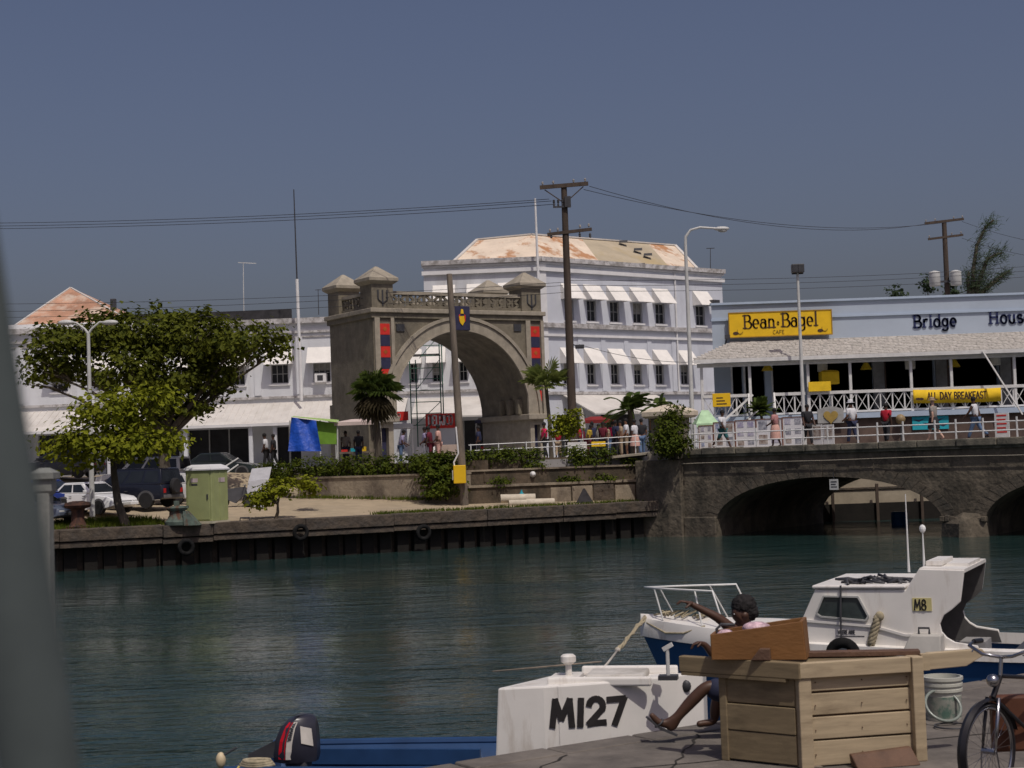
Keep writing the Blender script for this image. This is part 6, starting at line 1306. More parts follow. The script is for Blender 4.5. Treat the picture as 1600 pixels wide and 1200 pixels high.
# ------------------------------------------------------------------ cars
rubber = mat('car_tyre', (.02, .02, .022), .85, .2, 5); rim_m = mat('wheel_rim', (.35, .35, .36), .35, .1, 4, metal=.6)
glass_m = mat('car_glass', (.02, .024, .03), .08, .2, 2); lens_m = mat('lamp_lens', (.55, .55, .52), .15); tail_m = mat('tail_lens', (.45, .015, .015), .25); bump_m = mat('bumper_grey', (.12, .12, .125), .5)
def ground_z(x, y):
    t = -((Vector((x, y)) - FQ.o).dot(FQ.n)) - .28; return plot_z(max(0, t))
def car(label, px, D, rz, col, kind='sedan', z=None, name='parked_car', cat='car', rough=.28):
    x = P(px, 760, D).x; z = ground_z(x, D) + .03 if z is None else z
    t = thing(name, label, cat, (x, D, z), R(rz), group='cars parked behind the far quay'); pm_ = mat('car_paint', col, rough, .03, 1, coat=.4, spec=.5)
    L, W = (2.2, .84) if kind == 'sedan' else (2.25, .9) if kind == 'suv' else (2.0, .82)
    if kind == 'sedan': sec = [(-L, .52, .74, .80), (-L + .12, .34, .80, .92), (-1.5, .22, W, .95), (-.6, .2, W, .93), (.6, .2, W, .91), (1.2, .22, W, .86), (1.9, .28, W * .97, .76), (L - .05, .36, W * .86, .66), (L, .42, W * .8, .58)]; cab = [(-1.55, .93), (-.95, 1.36), (.25, 1.37), (1.0, .9)]
    elif kind == 'suv': sec = [(-L, .5, .8, .95), (-L + .08, .4, .88, 1.08), (-1.4, .38, W, 1.1), (0, .36, W, 1.1), (.9, .36, W, 1.06), (1.7, .38, W, 1.02), (L - .06, .45, W * .92, .92), (L, .5, W * .88, .82)]; cab = [(-2.2, 1.08), (-2.1, 1.76), (.3, 1.78), (1.05, 1.06)]
    else: sec = [(-L, .45, .74, .9), (-L + .1, .3, .80, .98), (-1.2, .22, W, .96), (.4, .2, W, .92), (1.1, .22, W, .86), (L - .1, .32, W * .9, .72), (L, .42, W * .82, .6)]; cab = [(-1.98, .97), (-1.55, 1.40), (.1, 1.42), (.95, .9)]
    rings = [[(x_, -w, zb), (x_, -w * 1.0, zb + (zt - zb) * .55), (x_, -w * .95, zt - .02), (x_, -w * .6, zt), (x_, w * .6, zt), (x_, w * .95, zt - .02), (x_, w, zb + (zt - zb) * .55), (x_, w, zb)] for x_, zb, w, zt in sec]
    bd_ = MB().loft(rings).build('body', pm_, t, smooth=True, local=True, bevel=.02)
    wr = W * .80
    (a, za), (b_, zb), (c, zc), (d, zd) = cab; base = [(a, -W * .94, za), (d, -W * .94, zd), (d, W * .94, zd), (a, W * .94, za)]; top = [(b_, -wr, zb), (c, -wr, zc), (c, wr, zc), (b_, wr, zb)]
    MB().loft([base, top]).build('cabin', pm_, t, smooth=True, local=True, bevel=.03)
    MB().loft([[(b_ - .02, -wr - .0, zb + .003), (c + .02, -wr, zc + .003), (c + .02, wr, zc + .003), (b_ - .02, wr, zb + .003)], [(b_ + .1, -wr * .9, zb + .04), (c - .1, -wr * .9, zc + .04), (c - .1, wr * .9, zc + .04), (b_ + .1, wr * .9, zb + .04)]]).build('roof', pm_, t, local=True)
    def cp(u, v, s_):      # side glass plane
        x0, x1 = lerp(a, b_, v), lerp(d, c, v); return (lerp(x0, x1, u), s_ * (lerp(W * .94, wr, v) + .006), lerp(lerp(za, zb, v), lerp(zd, zc, v), u))
    for s_ in (-1, 1):
        us = [(.10, .48), (.52, .88)] if kind != 'suv' else [(.05, .30), (.34, .62), (.66, .92)]
        for u0, u1 in us: MB().quad(cp(u0, .14, s_), cp(u1, .14, s_), cp(min(u1, .97), .88, s_), cp(u0, .88, s_)).build('side_window', glass_m, t, local=True)
    e = .008
    MB().quad((lerp(d, c, .1) + e, -W * .86, lerp(zd, zc, .1) + e), (lerp(d, c, .1) + e, W * .86, lerp(zd, zc, .1) + e), (lerp(d, c, .9) + e, wr * .9, lerp(zd, zc, .9) + e), (lerp(d, c, .9) + e, -wr * .9, lerp(zd, zc, .9) + e)).build('windscreen', glass_m, t, local=True)
    MB().quad((lerp(a, b_, .14) - e, -W * .82, lerp(za, zb, .14) + e), (lerp(a, b_, .14) - e, W * .82, lerp(za, zb, .14) + e), (lerp(a, b_, .88) - e, wr * .88, lerp(za, zb, .88) + e), (lerp(a, b_, .88) - e, -wr * .88, lerp(za, zb, .88) + e)).build('rear_window', glass_m, t, local=True)
    rw_ = .31 if kind != 'suv' else .37
    for wx in (-L * .62, L * .64):
        for s_ in (-1, 1):
            pr = [(rw_ * .55, -.1), (rw_ * .95, -.1), (rw_, -.06), (rw_, .06), (rw_ * .95, .1), (rw_ * .55, .1)]
            b = MB(lambda q, r_, zz, wx=wx, s_=s_: Vector((wx + q, s_ * (W - .08) + zz, rw_ + r_))); b.lathe((0, 0, 0), pr, 18); wo2 = b.build('wheel', rubber, t, smooth=True, local=True)
            b = MB(lambda q, r_, zz, wx=wx, s_=s_: Vector((wx + q, s_ * (W - .08) + zz, rw_ + r_))); b.lathe((0, 0, 0), [(.02, -.07), (rw_ * .56, -.085), (rw_ * .56, .085), (.02, .07)], 14); b.build('rim', rim_m, wo2, smooth=True, local=True)
            b = MB(); ar_ = [(wx + rw_ * 1.22 * math.cos(R(q)), rw_ + rw_ * 1.22 * math.sin(R(q))) for q in range(0, 181, 15)]; b.prism(ar_, s_ * (W + .004), s_ * (W - .03)); b.build('wheel_arch', bump_m, t, local=True)
    fx, rx_ = sec[-1], sec[0]
    for s_ in (-1, 1):
        MB().box(L - .16, L + .012, s_ * W * .62 - .14, s_ * W * .62 + .14, fx[3] - .12, fx[3] + .0).build('headlight', lens_m, t, local=True, bevel=.02)
        MB().box(-L - .012, -L + .12, s_ * W * .72 - .1, s_ * W * .72 + .1, rx_[3] - .28, rx_[3] - .06).build('tail_light', tail_m, t, local=True, bevel=.02)
        MB().box(.62, .74, s_ * (W + .02), s_ * (W + .16), cab[3][1] + .06, cab[3][1] + .17).build('wing_mirror', pm_, t, local=True, bevel=.02)
        for dx in (-.35, .5): MB().box(dx - .08, dx + .08, s_ * (W + .001), s_ * (W + .02), .78, .81).build('door_handle', bump_m, t, local=True)
    MB().box(L - .14, L + .05, -W * .84, W * .84, fx[1] - .06, fx[1] + .1).build('bumper', bump_m if kind == 'suv' else pm_, t, local=True, bevel=.03); MB().box(-L - .05, -L + .14, -W * .84, W * .84, rx_[1] - .06, rx_[1] + .1).build('bumper', bump_m, t, local=True, bevel=.03)
    MB().box(L - .03, L + .016, -W * .4, W * .4, fx[3] - .11, fx[3] - .02).build('grille', bump_m, t, local=True)
    MB().box(L + .04, L + .055, -.22, .22, fx[1] - .03, fx[1] + .07).build('number_plate', lens_m, t, local=True)
    if kind == 'suv':
        b = MB(lambda q, r_, zz: Vector((-L - .12 + zz, q, .98 + r_))); b.lathe((0, 0, 0), [(.1, -.09), (.3, -.1), (.36, -.05), (.36, .05), (.3, .1), (.1, .09)], 18); b.build('spare_wheel', rubber, t, smooth=True, local=True)
    return t
car('white sedan parked nose-right beside the twin-arm lamp post', 141, 70.6, -33, (.85, .85, .85))
car('dark navy off-road car with a spare wheel on its tail behind the white sedan', 205, 73.0, 158, (.012, .014, .025), 'suv')
car('white hatchback half hidden behind the dark off-road car and the portable toilet', 256, 76.2, 160, (.6, .6, .6), 'hatch')
car('grey-blue car behind the capped post at the far left of the car park', 48, 66.6, -28, (.10, .12, .17), 'sedan')
car('blue car just behind the grey-blue one at the far left', 78, 71.5, -20, (.02, .04, .22), 'hatch')
car('dark green saloon on the terrace in front of the shop canopy', 346, 85.5, -8, (.02, .028, .028), z=3.72 - .42)
car('white van roof showing over the dark off-road car', 226, 79.5, 170, (.62, .62, .62), 'suv')
car('dark saloon under the big tree by the shop fronts', 92, 80.5, 172, (.03, .03, .035))

# ------------------------------------------------------------------ things on the far quay
q = P(321, 812, 65.9); gz = 1.64
FTo = Fr((P(292, 810, 66.1).x, 66.1), (P(331, 810, 65.55).x, 65.55)); tw_ = FTo.L
to = thing('portable_toilet', 'pale green portable toilet with a white domed roof on the far quay', 'toilet', tuple(FTo.pt(.5, -.5, gz)))
tg = mat('toilet_green', (.33, .36, .16), .6, .08, 2)
zt_ = FTo.hit(315, 735)[1]
MB(FTo).box(-.02, tw_ + .02, -1.12, .0, gz + .1, zt_).build('cabin', tg, to, bevel=.02); MB(FTo).box(-.06, tw_ + .06, -1.18, .06, gz, gz + .1).build('skid', mat('skid_grey', (.5, .46, .34), .7), to)
MB(FTo).loft([[(-.08 + e, -1.2 + e, z), (tw_ + .08 - e, -1.2 + e, z), (tw_ + .08 - e, .08 - e, z), (-.08 + e, .08 - e, z)] for e, z in ((0, zt_), (0, zt_ + .05), (.1, zt_ + .16), (.26, zt_ + .24))]).build('roof', mat('toilet_roof', (.66, .66, .66), .5, .05, 2), to)
dr = MB(FTo).box(.08, tw_ - .08, .0, .03, gz + .16, zt_ - .1).build('door', tg, to, bevel=.01); MB(FTo).box(tw_ - .2, tw_ - .14, .03, .06, gz + 1.0, gz + 1.2).build('door_handle', dark_steel, dr)
MB(FTo).box(.28, .62, .031, .036, zt_ - .48, zt_ - .32).build('notice', mat('pink_notice', (.62, .5, .5), .7), dr); MB(FTo).box(.30, .60, .031, .035, zt_ - .62, zt_ - .54).build('notice_text', dark_steel, dr)
for k in range(4): MB(FTo).box(.02 + k * (tw_ - .06) / 3.0, .05 + k * (tw_ - .06) / 3.0, .0, .012, gz + .12, zt_ - .02).build('rib', tg, to)
MB(FTo).box(tw_ + .02, tw_ + .035, -.9, -.5, zt_ - .5, zt_ - .32).build('side_notice', MATS['pink_notice'], to)
for k in range(3): MB(FTo).box(tw_ + .02, tw_ + .035, -1.0 + k * .4, -.94 + k * .4, gz + .12, zt_ - .05).build('rib', tg, to)
rusty = dirt(mat('rusty_iron', (.09, .04, .025), .85, .3, 6, .4, 30), (.03, .02, .018), 4, (.45, .6))
q = P(122, 824, 64.9); q.z = 1.64; bo = thing('mooring_bollard', 'rusty iron mooring bollard at the far quay edge left of the slim tree', 'bollard', tuple(q), group='bollards on the far quay')
MB().lathe(q, [(.5, 0), (.52, .1), (.34, .16), (.27, .3), (.26, .7), (.3, .8), (.5, .86), (.55, .95), (.5, 1.06), (.2, 1.12)], 16).build('casting', rusty, bo, smooth=True); MB().box(q.x - .55, q.x + .55, q.y - .5, q.y + .5, 1.6, 1.7).build('base_plate', rusty, bo)
q = P(277, 820, 65.2); q.z = 1.64; bo = thing('old_winch', 'old green and rust-brown winch on the far quay beside the portable toilet', 'winch', tuple(q))
gr_m = dirt(mat('verdigris_iron', (.09, .12, .10), .8, .3, 6, .4, 30), (.10, .045, .025), 3, (.48, .6))
MB().lathe(q, [(.5, 0), (.52, .14), (.4, .26), (.32, .4), (.31, .55), (.42, .62), (.45, .7), (.25, .78)], 14, 1, .8).build('drum', gr_m, bo, smooth=True); MB().box(q.x - .1, q.x + .1, q.y - .1, q.y + .1, q.z + .74, q.z + .98).build('shaft', gr_m, bo); MB().loft([[(q.x + .35, q.y - .4, 1.62), (q.x + .95, q.y - .4, 1.62), (q.x + .95, q.y + .3, 1.62), (q.x + .35, q.y + .3, 1.62)], [(q.x + .3, q.y - .3, 2.2), (q.x + .45, q.y - .3, 2.2), (q.x + .45, q.y + .2, 2.2), (q.x + .3, q.y + .2, 2.2)]]).build('gusset', gr_m, bo); MB().beam(q + Vector((-.42, -.1, .68)), q + Vector((.5, -.1, .73)), .1).build('lever', gr_m, bo)
slab = mat('grey_slab', (.42, .42, .44), .85, .1, 3, .2, 20)
for (pa, pb_, pc_, pd, nm) in (((381, 772), (414, 770), (420, 748), (388, 752), 'lower'), ((388, 752), (420, 750), (424, 731), (393, 734), 'upper')):
    c = [P(*pp_, 73.5 + (.5 if i > 1 else 0) + (.6 if nm == 'upper' else 0)) for i, pp_ in enumerate((pa, pb_, pc_, pd))]
    if nm == 'lower': c[0].z = c[1].z = ground_z(c[0].x, 73.5) - .02
    tag(MB().loft([c, [p_ + Vector((0, .12, .05)) for p_ in c]]).build('leaning_sheet', slab), nm + ' of two grey sheets leaning against the bank beside the hedge', 'sheet', 'grey sheets leaning on the bank')
q = P(383, 812, 66.6); q.z = ground_z(q.x, q.y) - .02; tag(MB().tube([q + Vector((-.22, 0, 0)), q + Vector((-.2, 0, .2)), q + Vector((.18, 0, .2)), q + Vector((.2, 0, 0))], .03, 6).build('mooring_ring', dark_steel, smooth=True), 'small iron hoop set in the sand beside the small shrub', 'hoop')
mb_ = thing('motorbike', 'dark motorbike parked behind the portable toilet', 'motorbike', (P(368, 760, 73.5).x, 73.5, ground_z(P(368, 760, 73.5).x, 73.5))); mx_ = mb_.location
for dx in (-.6, .6): MB().torus((mx_.x + dx, mx_.y, mx_.z + .3), .22, .09, (0, 1, 0), 18, 8).build('wheel', rubber, mb_, smooth='all'); MB().tube([(mx_.x + dx, mx_.y - .03, mx_.z + .3), (mx_.x + dx, mx_.y + .03, mx_.z + .3)], .2, 14).build('rim', dark_steel, mb_)
MB().loft([[(mx_.x - .75, mx_.y - .12, mx_.z + .55), (mx_.x - .75, mx_.y + .12, mx_.z + .55), (mx_.x - .75, mx_.y, mx_.z + .85)], [(mx_.x, mx_.y - .18, mx_.z + .2), (mx_.x, mx_.y + .18, mx_.z + .2), (mx_.x, mx_.y, mx_.z + .9)], [(mx_.x + .45, mx_.y - .1, mx_.z + .6), (mx_.x + .45, mx_.y + .1, mx_.z + .6), (mx_.x + .45, mx_.y, mx_.z + .95)]]).build('body', dark_steel, mb_, smooth=True)
MB().tube([(mx_.x + .6, mx_.y, mx_.z + .3), (mx_.x + .42, mx_.y, mx_.z + 1.0)], .03, 6).build('fork', chrome, mb_); MB().tube([(mx_.x + .4, mx_.y - .35, mx_.z + 1.02), (mx_.x + .42, mx_.y + .35, mx_.z + 1.02)], .02, 6).build('handlebar', chrome, mb_)
hr = thing('ramp_handrail', 'pair of sloping grey pipe rails at the left end of the hedge', 'railing', tuple(P(352, 738, 76)))
for (x0, y0, x1, y1) in ((350, 730, 372, 716), (352, 740, 372, 726)): MB().tube([P(x0, y0, 76), P(x1, y1, 77)], .035, 6).build('rail', grey_steel, hr)
MB().tube([P(352, 760, 76), P(352, 728, 76)], .035, 6).build('post', grey_steel, hr)
pipe_m = mat('cream_pipe', (.52, .46, .36), .7, .15, 3)
for i, (a_, b2_, r_) in enumerate((((782, 781), (836, 779), .2), ((822, 784), (866, 786), .17), ((795, 786), (850, 784), .16))):
    q0, q1 = P(*a_, 74.3 - .15 * i), P(*b2_, 74.5 - .15 * i); z_ = 1.62 + r_ * (1 if i != 0 else 1.9); q0.z = z_ + .02; q1.z = z_
    b = MB(); b.tube([q0, q1], r_, 14, False); b.tube([q0, q1], r_ * .8, 14, False); tag(b.build('concrete_pipe', pipe_m, smooth=True), ('longest cream pipe', 'right cream pipe', 'front cream pipe')[i] + ' of the heap lying at the foot of the mossy wall', 'pipe', 'cream pipes at the wall foot')
q = P(815, 772, 74.8); tg_ = thing('teal_bottle', 'small teal bottle standing behind the cream pipes', 'bottle', (q.x, q.y, 2.0)); MB().lathe((q.x, q.y, 2.0), [(.1, 0), (.12, .05), (.11, .2), (.04, .3), (.04, .38)], 10).build('bottle', teal_m, tg_, smooth=True)
sh_ = P(913, 771, 74.6); tag(MB().loft([[(sh_.x - .45, sh_.y - .1, 1.6), (sh_.x + .45, sh_.y - .1, 1.6), (sh_.x + .45, sh_.y + .0, 1.6), (sh_.x - .45, sh_.y, 1.6)], [(sh_.x - .04, sh_.y + .15, 2.35), (sh_.x + .04, sh_.y + .15, 2.35), (sh_.x + .04, sh_.y + .2, 2.35), (sh_.x - .04, sh_.y + .2, 2.35)]]).build('dark_tent_board', black_felt), 'dark triangular board leaning against the facing slabs', 'board')
wl2 = P(833, 741, 74.6); w_ = thing('bulkhead_lamp', 'round white bulkhead lamp on the mossy wall', 'lamp', tuple(wl2)); MB().ball(FW2.pt(FW2.hit(833, 741, -.42)[0], -.40, FW2.hit(833, 741, -.42)[1]), (.11, .11, .11)).build('globe', white_trim, w_, smooth='all'); MB().ball(FW2.pt(FW2.hit(833, 741, -.42)[0], -.48, FW2.hit(833, 741, -.42)[1]), (.15, .06, .15)).build('base', grey_steel, w_, smooth='all')
q = G(960, 841, 0); by = thing('floating_jug', 'blue and white plastic jug floating near the bridge', 'float', (q.x, q.y, 0)); MB().ball((q.x + .08, q.y, .14), (.26, .16, .15), 10, 6).build('body', mat('bright_blue', (.03, .16, .62), .4), by, smooth='all'); MB().ball((q.x - .2, q.y, .08), (.14, .14, .17), 10, 6).build('neck', white_trim, by, smooth='all')
q = G(1396, 826, 0); q = Vector((q.x, 77.5, 0)); q.x = (1396 - 800) / 2500 * 77.5; bd2 = thing('blue_drum', 'blue plastic drum floating beneath the bridge arch', 'drum', tuple(q)); MB().lathe((q.x, q.y, -.3), [(.36, 0), (.4, .05), (.4, .9), (.37, .95), (.3, .96)], 14).build('shell', mat('drum_blue', (.02, .12, .30), .5), bd2, smooth=True); MB().lathe((q.x, q.y, .3), [(.405, 0), (.42, .03), (.405, .06)], 14).build('hoop', MATS['drum_blue'], bd2)
# white rail along the terrace
tr2 = thing('terrace_railing', 'white pipe railing along the terrace above the mossy wall', 'railing', tuple(FW2.pt(3, -1.3, 3.8)))
for z in (4.35, 4.62): MB(FW2).tube([(.5, -1.9, z - .05), (4.5, -1.75, z), (8.9, -1.3, z + .12)], .025, 6).build('rail', iron_white, tr2)
for k in range(7): MB(FW2).tube([(.6 + k * 1.35, -1.86 + .06 * k, 3.7), (.6 + k * 1.35, -1.86 + .06 * k, 4.62 + .015 * k)], .028, 6).build('post', iron_white, tr2)
tag(MB(FW2).loft([[(7.2, -1.6, 3.7), (9.4, -1.3, 3.85), (9.4, -.2, 3.85), (7.2, -.4, 3.7)], [(7.2, -1.6, 3.8), (9.4, -1.3, 3.95), (9.4, -.2, 3.95), (7.2, -.4, 3.8)]]).build('coping_slab', arch_light), 'pale sloping coping slab on the wall beside the gate pillar', 'slab')

# ------------------------------------------------------------------ market on the terrace
blue_tarp = mat('blue_tarpaulin', (.012, .075, .45), .5, .25, 2, .5, 5, bdist=.1); green_tarp = mat('green_tarpaulin', (.16, .32, .03), .6, .15, 2); pink_cloth = mat('pinkish_canopy', (.62, .5, .46), .8, .1, 2)
def q84(px, py, D=84): return P(px, py, D)
ta = thing('blue_tarp_stall', 'market stall closed with a bright blue tarpaulin and green roof sheet', 'stall', (P(475, 700, 83).x, 83, 3.75))
c = [P(450, 705, 82.2), P(502, 705, 82.2), P(494, 657, 82.6), P(455, 652, 82.6)]
b = MB(); n = 8; gr_ = []
for j in range(n + 1):
    for i in range(n + 1):
        u, v = i / n, j / n; p_ = (c[0].lerp(c[1], u)).lerp(c[3].lerp(c[2], u), v); p_.y += .12 * math.sin(u * 9 + v * 3) ; gr_.append(p_)
b.add(gr_, [(j * (n + 1) + i, j * (n + 1) + i + 1, (j + 1) * (n + 1) + i + 1, (j + 1) * (n + 1) + i) for j in range(n) for i in range(n)]); b.build('tarpaulin', blue_tarp, ta, smooth='all', fix=False)
MB().quad(P(455, 651, 82.5), P(528, 660, 82.5), P(530, 656, 85), P(458, 650, 85)).build('roof_sheet', mat('lime_sheet', (.36, .52, .16), .6), ta)
MB().quad(P(494, 657, 82.8), P(526, 662, 82.8), P(526, 694, 82.8), P(496, 694, 82.8)).build('green_panel', green_tarp, ta)
for px in (453, 500, 527): MB().tube([Vector((P(px, 700, 82.9).x, 82.9, 3.7)), P(px, 657, 82.9)], .04, 6).build('pole', grey_steel, ta)
def stall(label, px0, px1, pyt, pye, D, mm, h=None):
    l_, r_ = P(px0, pye, D), P(px1, pye, D); t = thing('market_stall', label, 'stall', ((l_.x + r_.x) / 2, D + .8, 3.75), group='market stalls on the terrace'); c_ = (l_ + r_) / 2; zt = P((px0 + px1) / 2, pyt, D).z
    b = MB(); b.add([(l_.x, D, l_.z), (r_.x, D, r_.z), (r_.x, D + 2, r_.z), (l_.x, D + 2, l_.z), (lerp(l_.x, r_.x, .35), D + 1, zt), (lerp(l_.x, r_.x, .65), D + 1, zt)], [(0, 1, 5, 4), (1, 2, 5), (2, 3, 4, 5), (3, 0, 4)]); b.build('canopy', mm, t)
    MB().box(l_.x, r_.x, D - .02, D, l_.z - .18, l_.z).build('valance', mm, t)
    for x in (l_.x + .05, r_.x - .05):
        for y in (D + .05, D + 1.95): MB().tube([(x, y, 3.7), (x, y, l_.z)], .03, 6).build('pole', grey_steel, t)
    MB().box(l_.x + .2, r_.x - .2, D + .2, D + 1.0, 4.4, 4.5).build('counter', pale_timber, t)
    for k in range(4): MB().box(lerp(l_.x + .3, r_.x - .5, k / 3), lerp(l_.x + .3, r_.x - .5, k / 3) + .3, D + .3, D + .8, 4.5, 4.62 + .06 * (k % 3)).build('goods', [red_m, teal_m, yellow_cloth, pale_timber][k % 4], t)
    return t
stall('market stall under a pale pinkish canopy left of the fan palm', 522, 590, 654, 660, 82.8, pink_cloth)
stall('dark-topped market stall seen through the arch', 742, 790, 650, 657, 96, navy_m)
stall('market stall with a dull red cover behind the crowd', 905, 960, 650, 657, 90, mat('dull_red_cloth', (.22, .02, .02), .8))
stall('pale green canopy stall behind the gate pillar', 1088, 1124, 640, 662, 79.5, mat('pale_green_cloth', (.40, .58, .36), .8))
# DELRICO hoarding
fd_ = Fr((P(665, 660, 95).x, 95), (P(711, 660, 95).x, 95)); ds = thing('red_shop_sign', 'red shop hoarding with white capitals under the arch', 'sign', tuple(fd_.pt(1, 0, 3.75)))
zt_, zb_ = fd_.hit(688, 646)[1], fd_.hit(688, 669)[1]; MB(fd_).box(0, fd_.L, -.06, 0, zb_, zt_).build('board', red_m, ds); MB(fd_).box(0, fd_.L, -.08, -.06, 3.75, zb_).build('stand', white_wall, ds)
b = MB(); w_ = text_width('DELRICO'); h_ = (zt_ - zb_) * .64; lettering(b, 'DELRICO', lambda x, y, o: fd_.pt(.14 + x, .003 + o, zb_ + (zt_ - zb_) * .22 + y), h_, .15, 0, .006, (fd_.L - .26) / (w_ * h_)); b.build('lettering', white_trim, ds)
fd2 = Fr((P(600, 650, 99).x, 99.5), (P(637, 650, 99).x, 99.5)); ds = thing('small_red_sign', 'smaller red shop hoarding half hidden by the left arch pier', 'sign', tuple(fd2.pt(1, 0, 3.75)))
zt_, zb_ = fd2.hit(625, 643)[1], fd2.hit(625, 657)[1]; MB(fd2).box(0, fd2.L, -.06, 0, zb_, zt_).build('board', red_m, ds); MB(fd2).box(.1, fd2.L - .1, -.08, -.06, 3.75, zb_).build('stand', white_wall, ds)
b = MB(); lettering(b, 'RICO', lambda x, y, o: fd2.pt(.35 + x, .003 + o, zb_ + .13 + y), .3, .2, 0, .02, .9); b.build('lettering', white_trim, ds)
# scaffold tower in the archway
sc_m = mat('scaffold_green', (.02, .13, .08), .5, .2, 4); D = 96.5
sc_ = thing('scaffold_tower', 'green tubular scaffold tower standing inside the archway', 'scaffold', (P(660, 690, D).x, D, 3.75))
zt_ = P(686, 522, D).z
for x_, y_ in ((P(641, 600, D).x, D), (P(648, 600, D).x, D + 1.4), (P(688, 600, D).x, D), (P(690, 600, D).x, D + 1.4)):
    MB().tube([(x_, y_, 3.75), (x_, y_, zt_ if x_ > P(660, 600, D).x else P(650, 560, D).z)], .035, 6).build('standard', sc_m, sc_)
for py in (540, 556, 575, 592, 610, 628, 646, 664):
    z_ = P(664, py, D).z; MB().tube([(P(641 if py > 560 else 660, 600, D).x, D, z_), (P(688, 600, D).x, D, z_)], .028, 6).build('ledger', sc_m, sc_)
for (x0, y0, x1, y1) in ((650, 610, 688, 560), (650, 664, 688, 628), (655, 560, 686, 524)): MB().tube([P(x0, y0, D), P(x1, y1, D)], .022, 5).build('brace', sc_m, sc_)
MB().box(P(645, 600, D).x, P(688, 600, D).x, D, D + 1.4, P(664, 553, D).z - .06, P(664, 553, D).z).build('platform', dark_steel, sc_)
# umbrella, boxes and sundries behind the rail
um = thing('market_umbrella', 'cream and striped folded parasol among the market stalls', 'umbrella', (P(911, 700, 86).x, 86, 3.75)); ux = um.location.x
MB().tube([(ux, 86, 3.75), (ux, 86, P(911, 636, 86).z)], .025, 6).build('pole', grey_steel, um); MB().lathe((ux, 86, P(911, 672, 86).z), [(.16, 0), (.2, .1), (.13, .7), (.04, 1.15)], 10).build('canopy', mat('cream_stripe', (.5, .47, .42), .8, .3, 8), um)
def crate(label, px, py, D, w, h, m_, nm='crate', cat='crate', grp=None):
    q = P(px, py, D); o = MB(); z0 = max(3.76, q.z - h); o.box(q.x - w / 2, q.x + w / 2, D, D + .4, z0, z0 + h); tag(o.build(nm, m_, bevel=.015), label, cat, grp)
crate('pinkish plywood board standing above the hedge under the arch', 699, 695, 80.5, 1.25, .9, mat('pink_board', (.42, .33, .27), .8), 'plywood_board', 'board')
crate('brown carton behind the wall bush', 1024, 655, 75.5, .5, .5, mat('brown_carton', (.28, .14, .06), .8), 'carton', 'carton')
crate('yellow crate among the market goods', 935, 690, 80, .7, .25, yellow_cloth)
crate('white painted cupboard behind the market rail', 900, 700, 80.5, 1.1, .8, white_wood, 'cupboard', 'cupboard')
fb2 = thing('white_kiosk', 'small white kiosk roof with posts behind the left arch pier', 'kiosk', (P(627, 690, 93).x, 93, 3.75)); q = P(627, 670, 93)
MB().loft([[(q.x - .75, 92.5, q.z), (q.x + .75, 92.5, q.z), (q.x + .75, 94, q.z), (q.x - .75, 94, q.z)], [(q.x - .6, 92.6, q.z + .3), (q.x + .6, 92.6, q.z + .3), (q.x + .6, 93.9, q.z + .3), (q.x - .6, 93.9, q.z + .3)]]).build('roof', white_trim, fb2, bevel=.05)
for x_ in (-.65, .65): MB().box(q.x + x_ - .05, q.x + x_ + .05, 92.7, 92.8, 3.75, q.z).build('post', white_trim, fb2)
for i, (px, D_) in enumerate(((678, 92), (700, 91.5), (655, 93))):
    q = P(px, 690, D_); t = thing('plastic_chair', ('white plastic chair right of the pink-shirted seated pair', 'white plastic chair nearest the leaning timber pole', 'white plastic chair nearest the scaffold')[i], 'chair', (q.x, D_, 3.75), group='white chairs under the arch')
    MB().box(q.x - .25, q.x + .25, D_ - .25, D_ + .25, 4.17, 4.22).build('seat', white_trim, t); MB().loft([[(q.x - .25, D_ + .22, 4.2), (q.x + .25, D_ + .22, 4.2), (q.x + .25, D_ + .26, 4.2), (q.x - .25, D_ + .26, 4.2)], [(q.x - .2, D_ + .34, 4.72), (q.x + .2, D_ + .34, 4.72), (q.x + .2, D_ + .38, 4.72), (q.x - .2, D_ + .38, 4.72)]]).build('backrest', white_trim, t)
    for sx_ in (-.22, .22):
        for sy_ in (-.22, .22): MB().box(q.x + sx_ - .02, q.x + sx_ + .02, D_ + sy_ - .02, D_ + sy_ + .02, 3.75, 4.17).build('leg', white_trim, t)
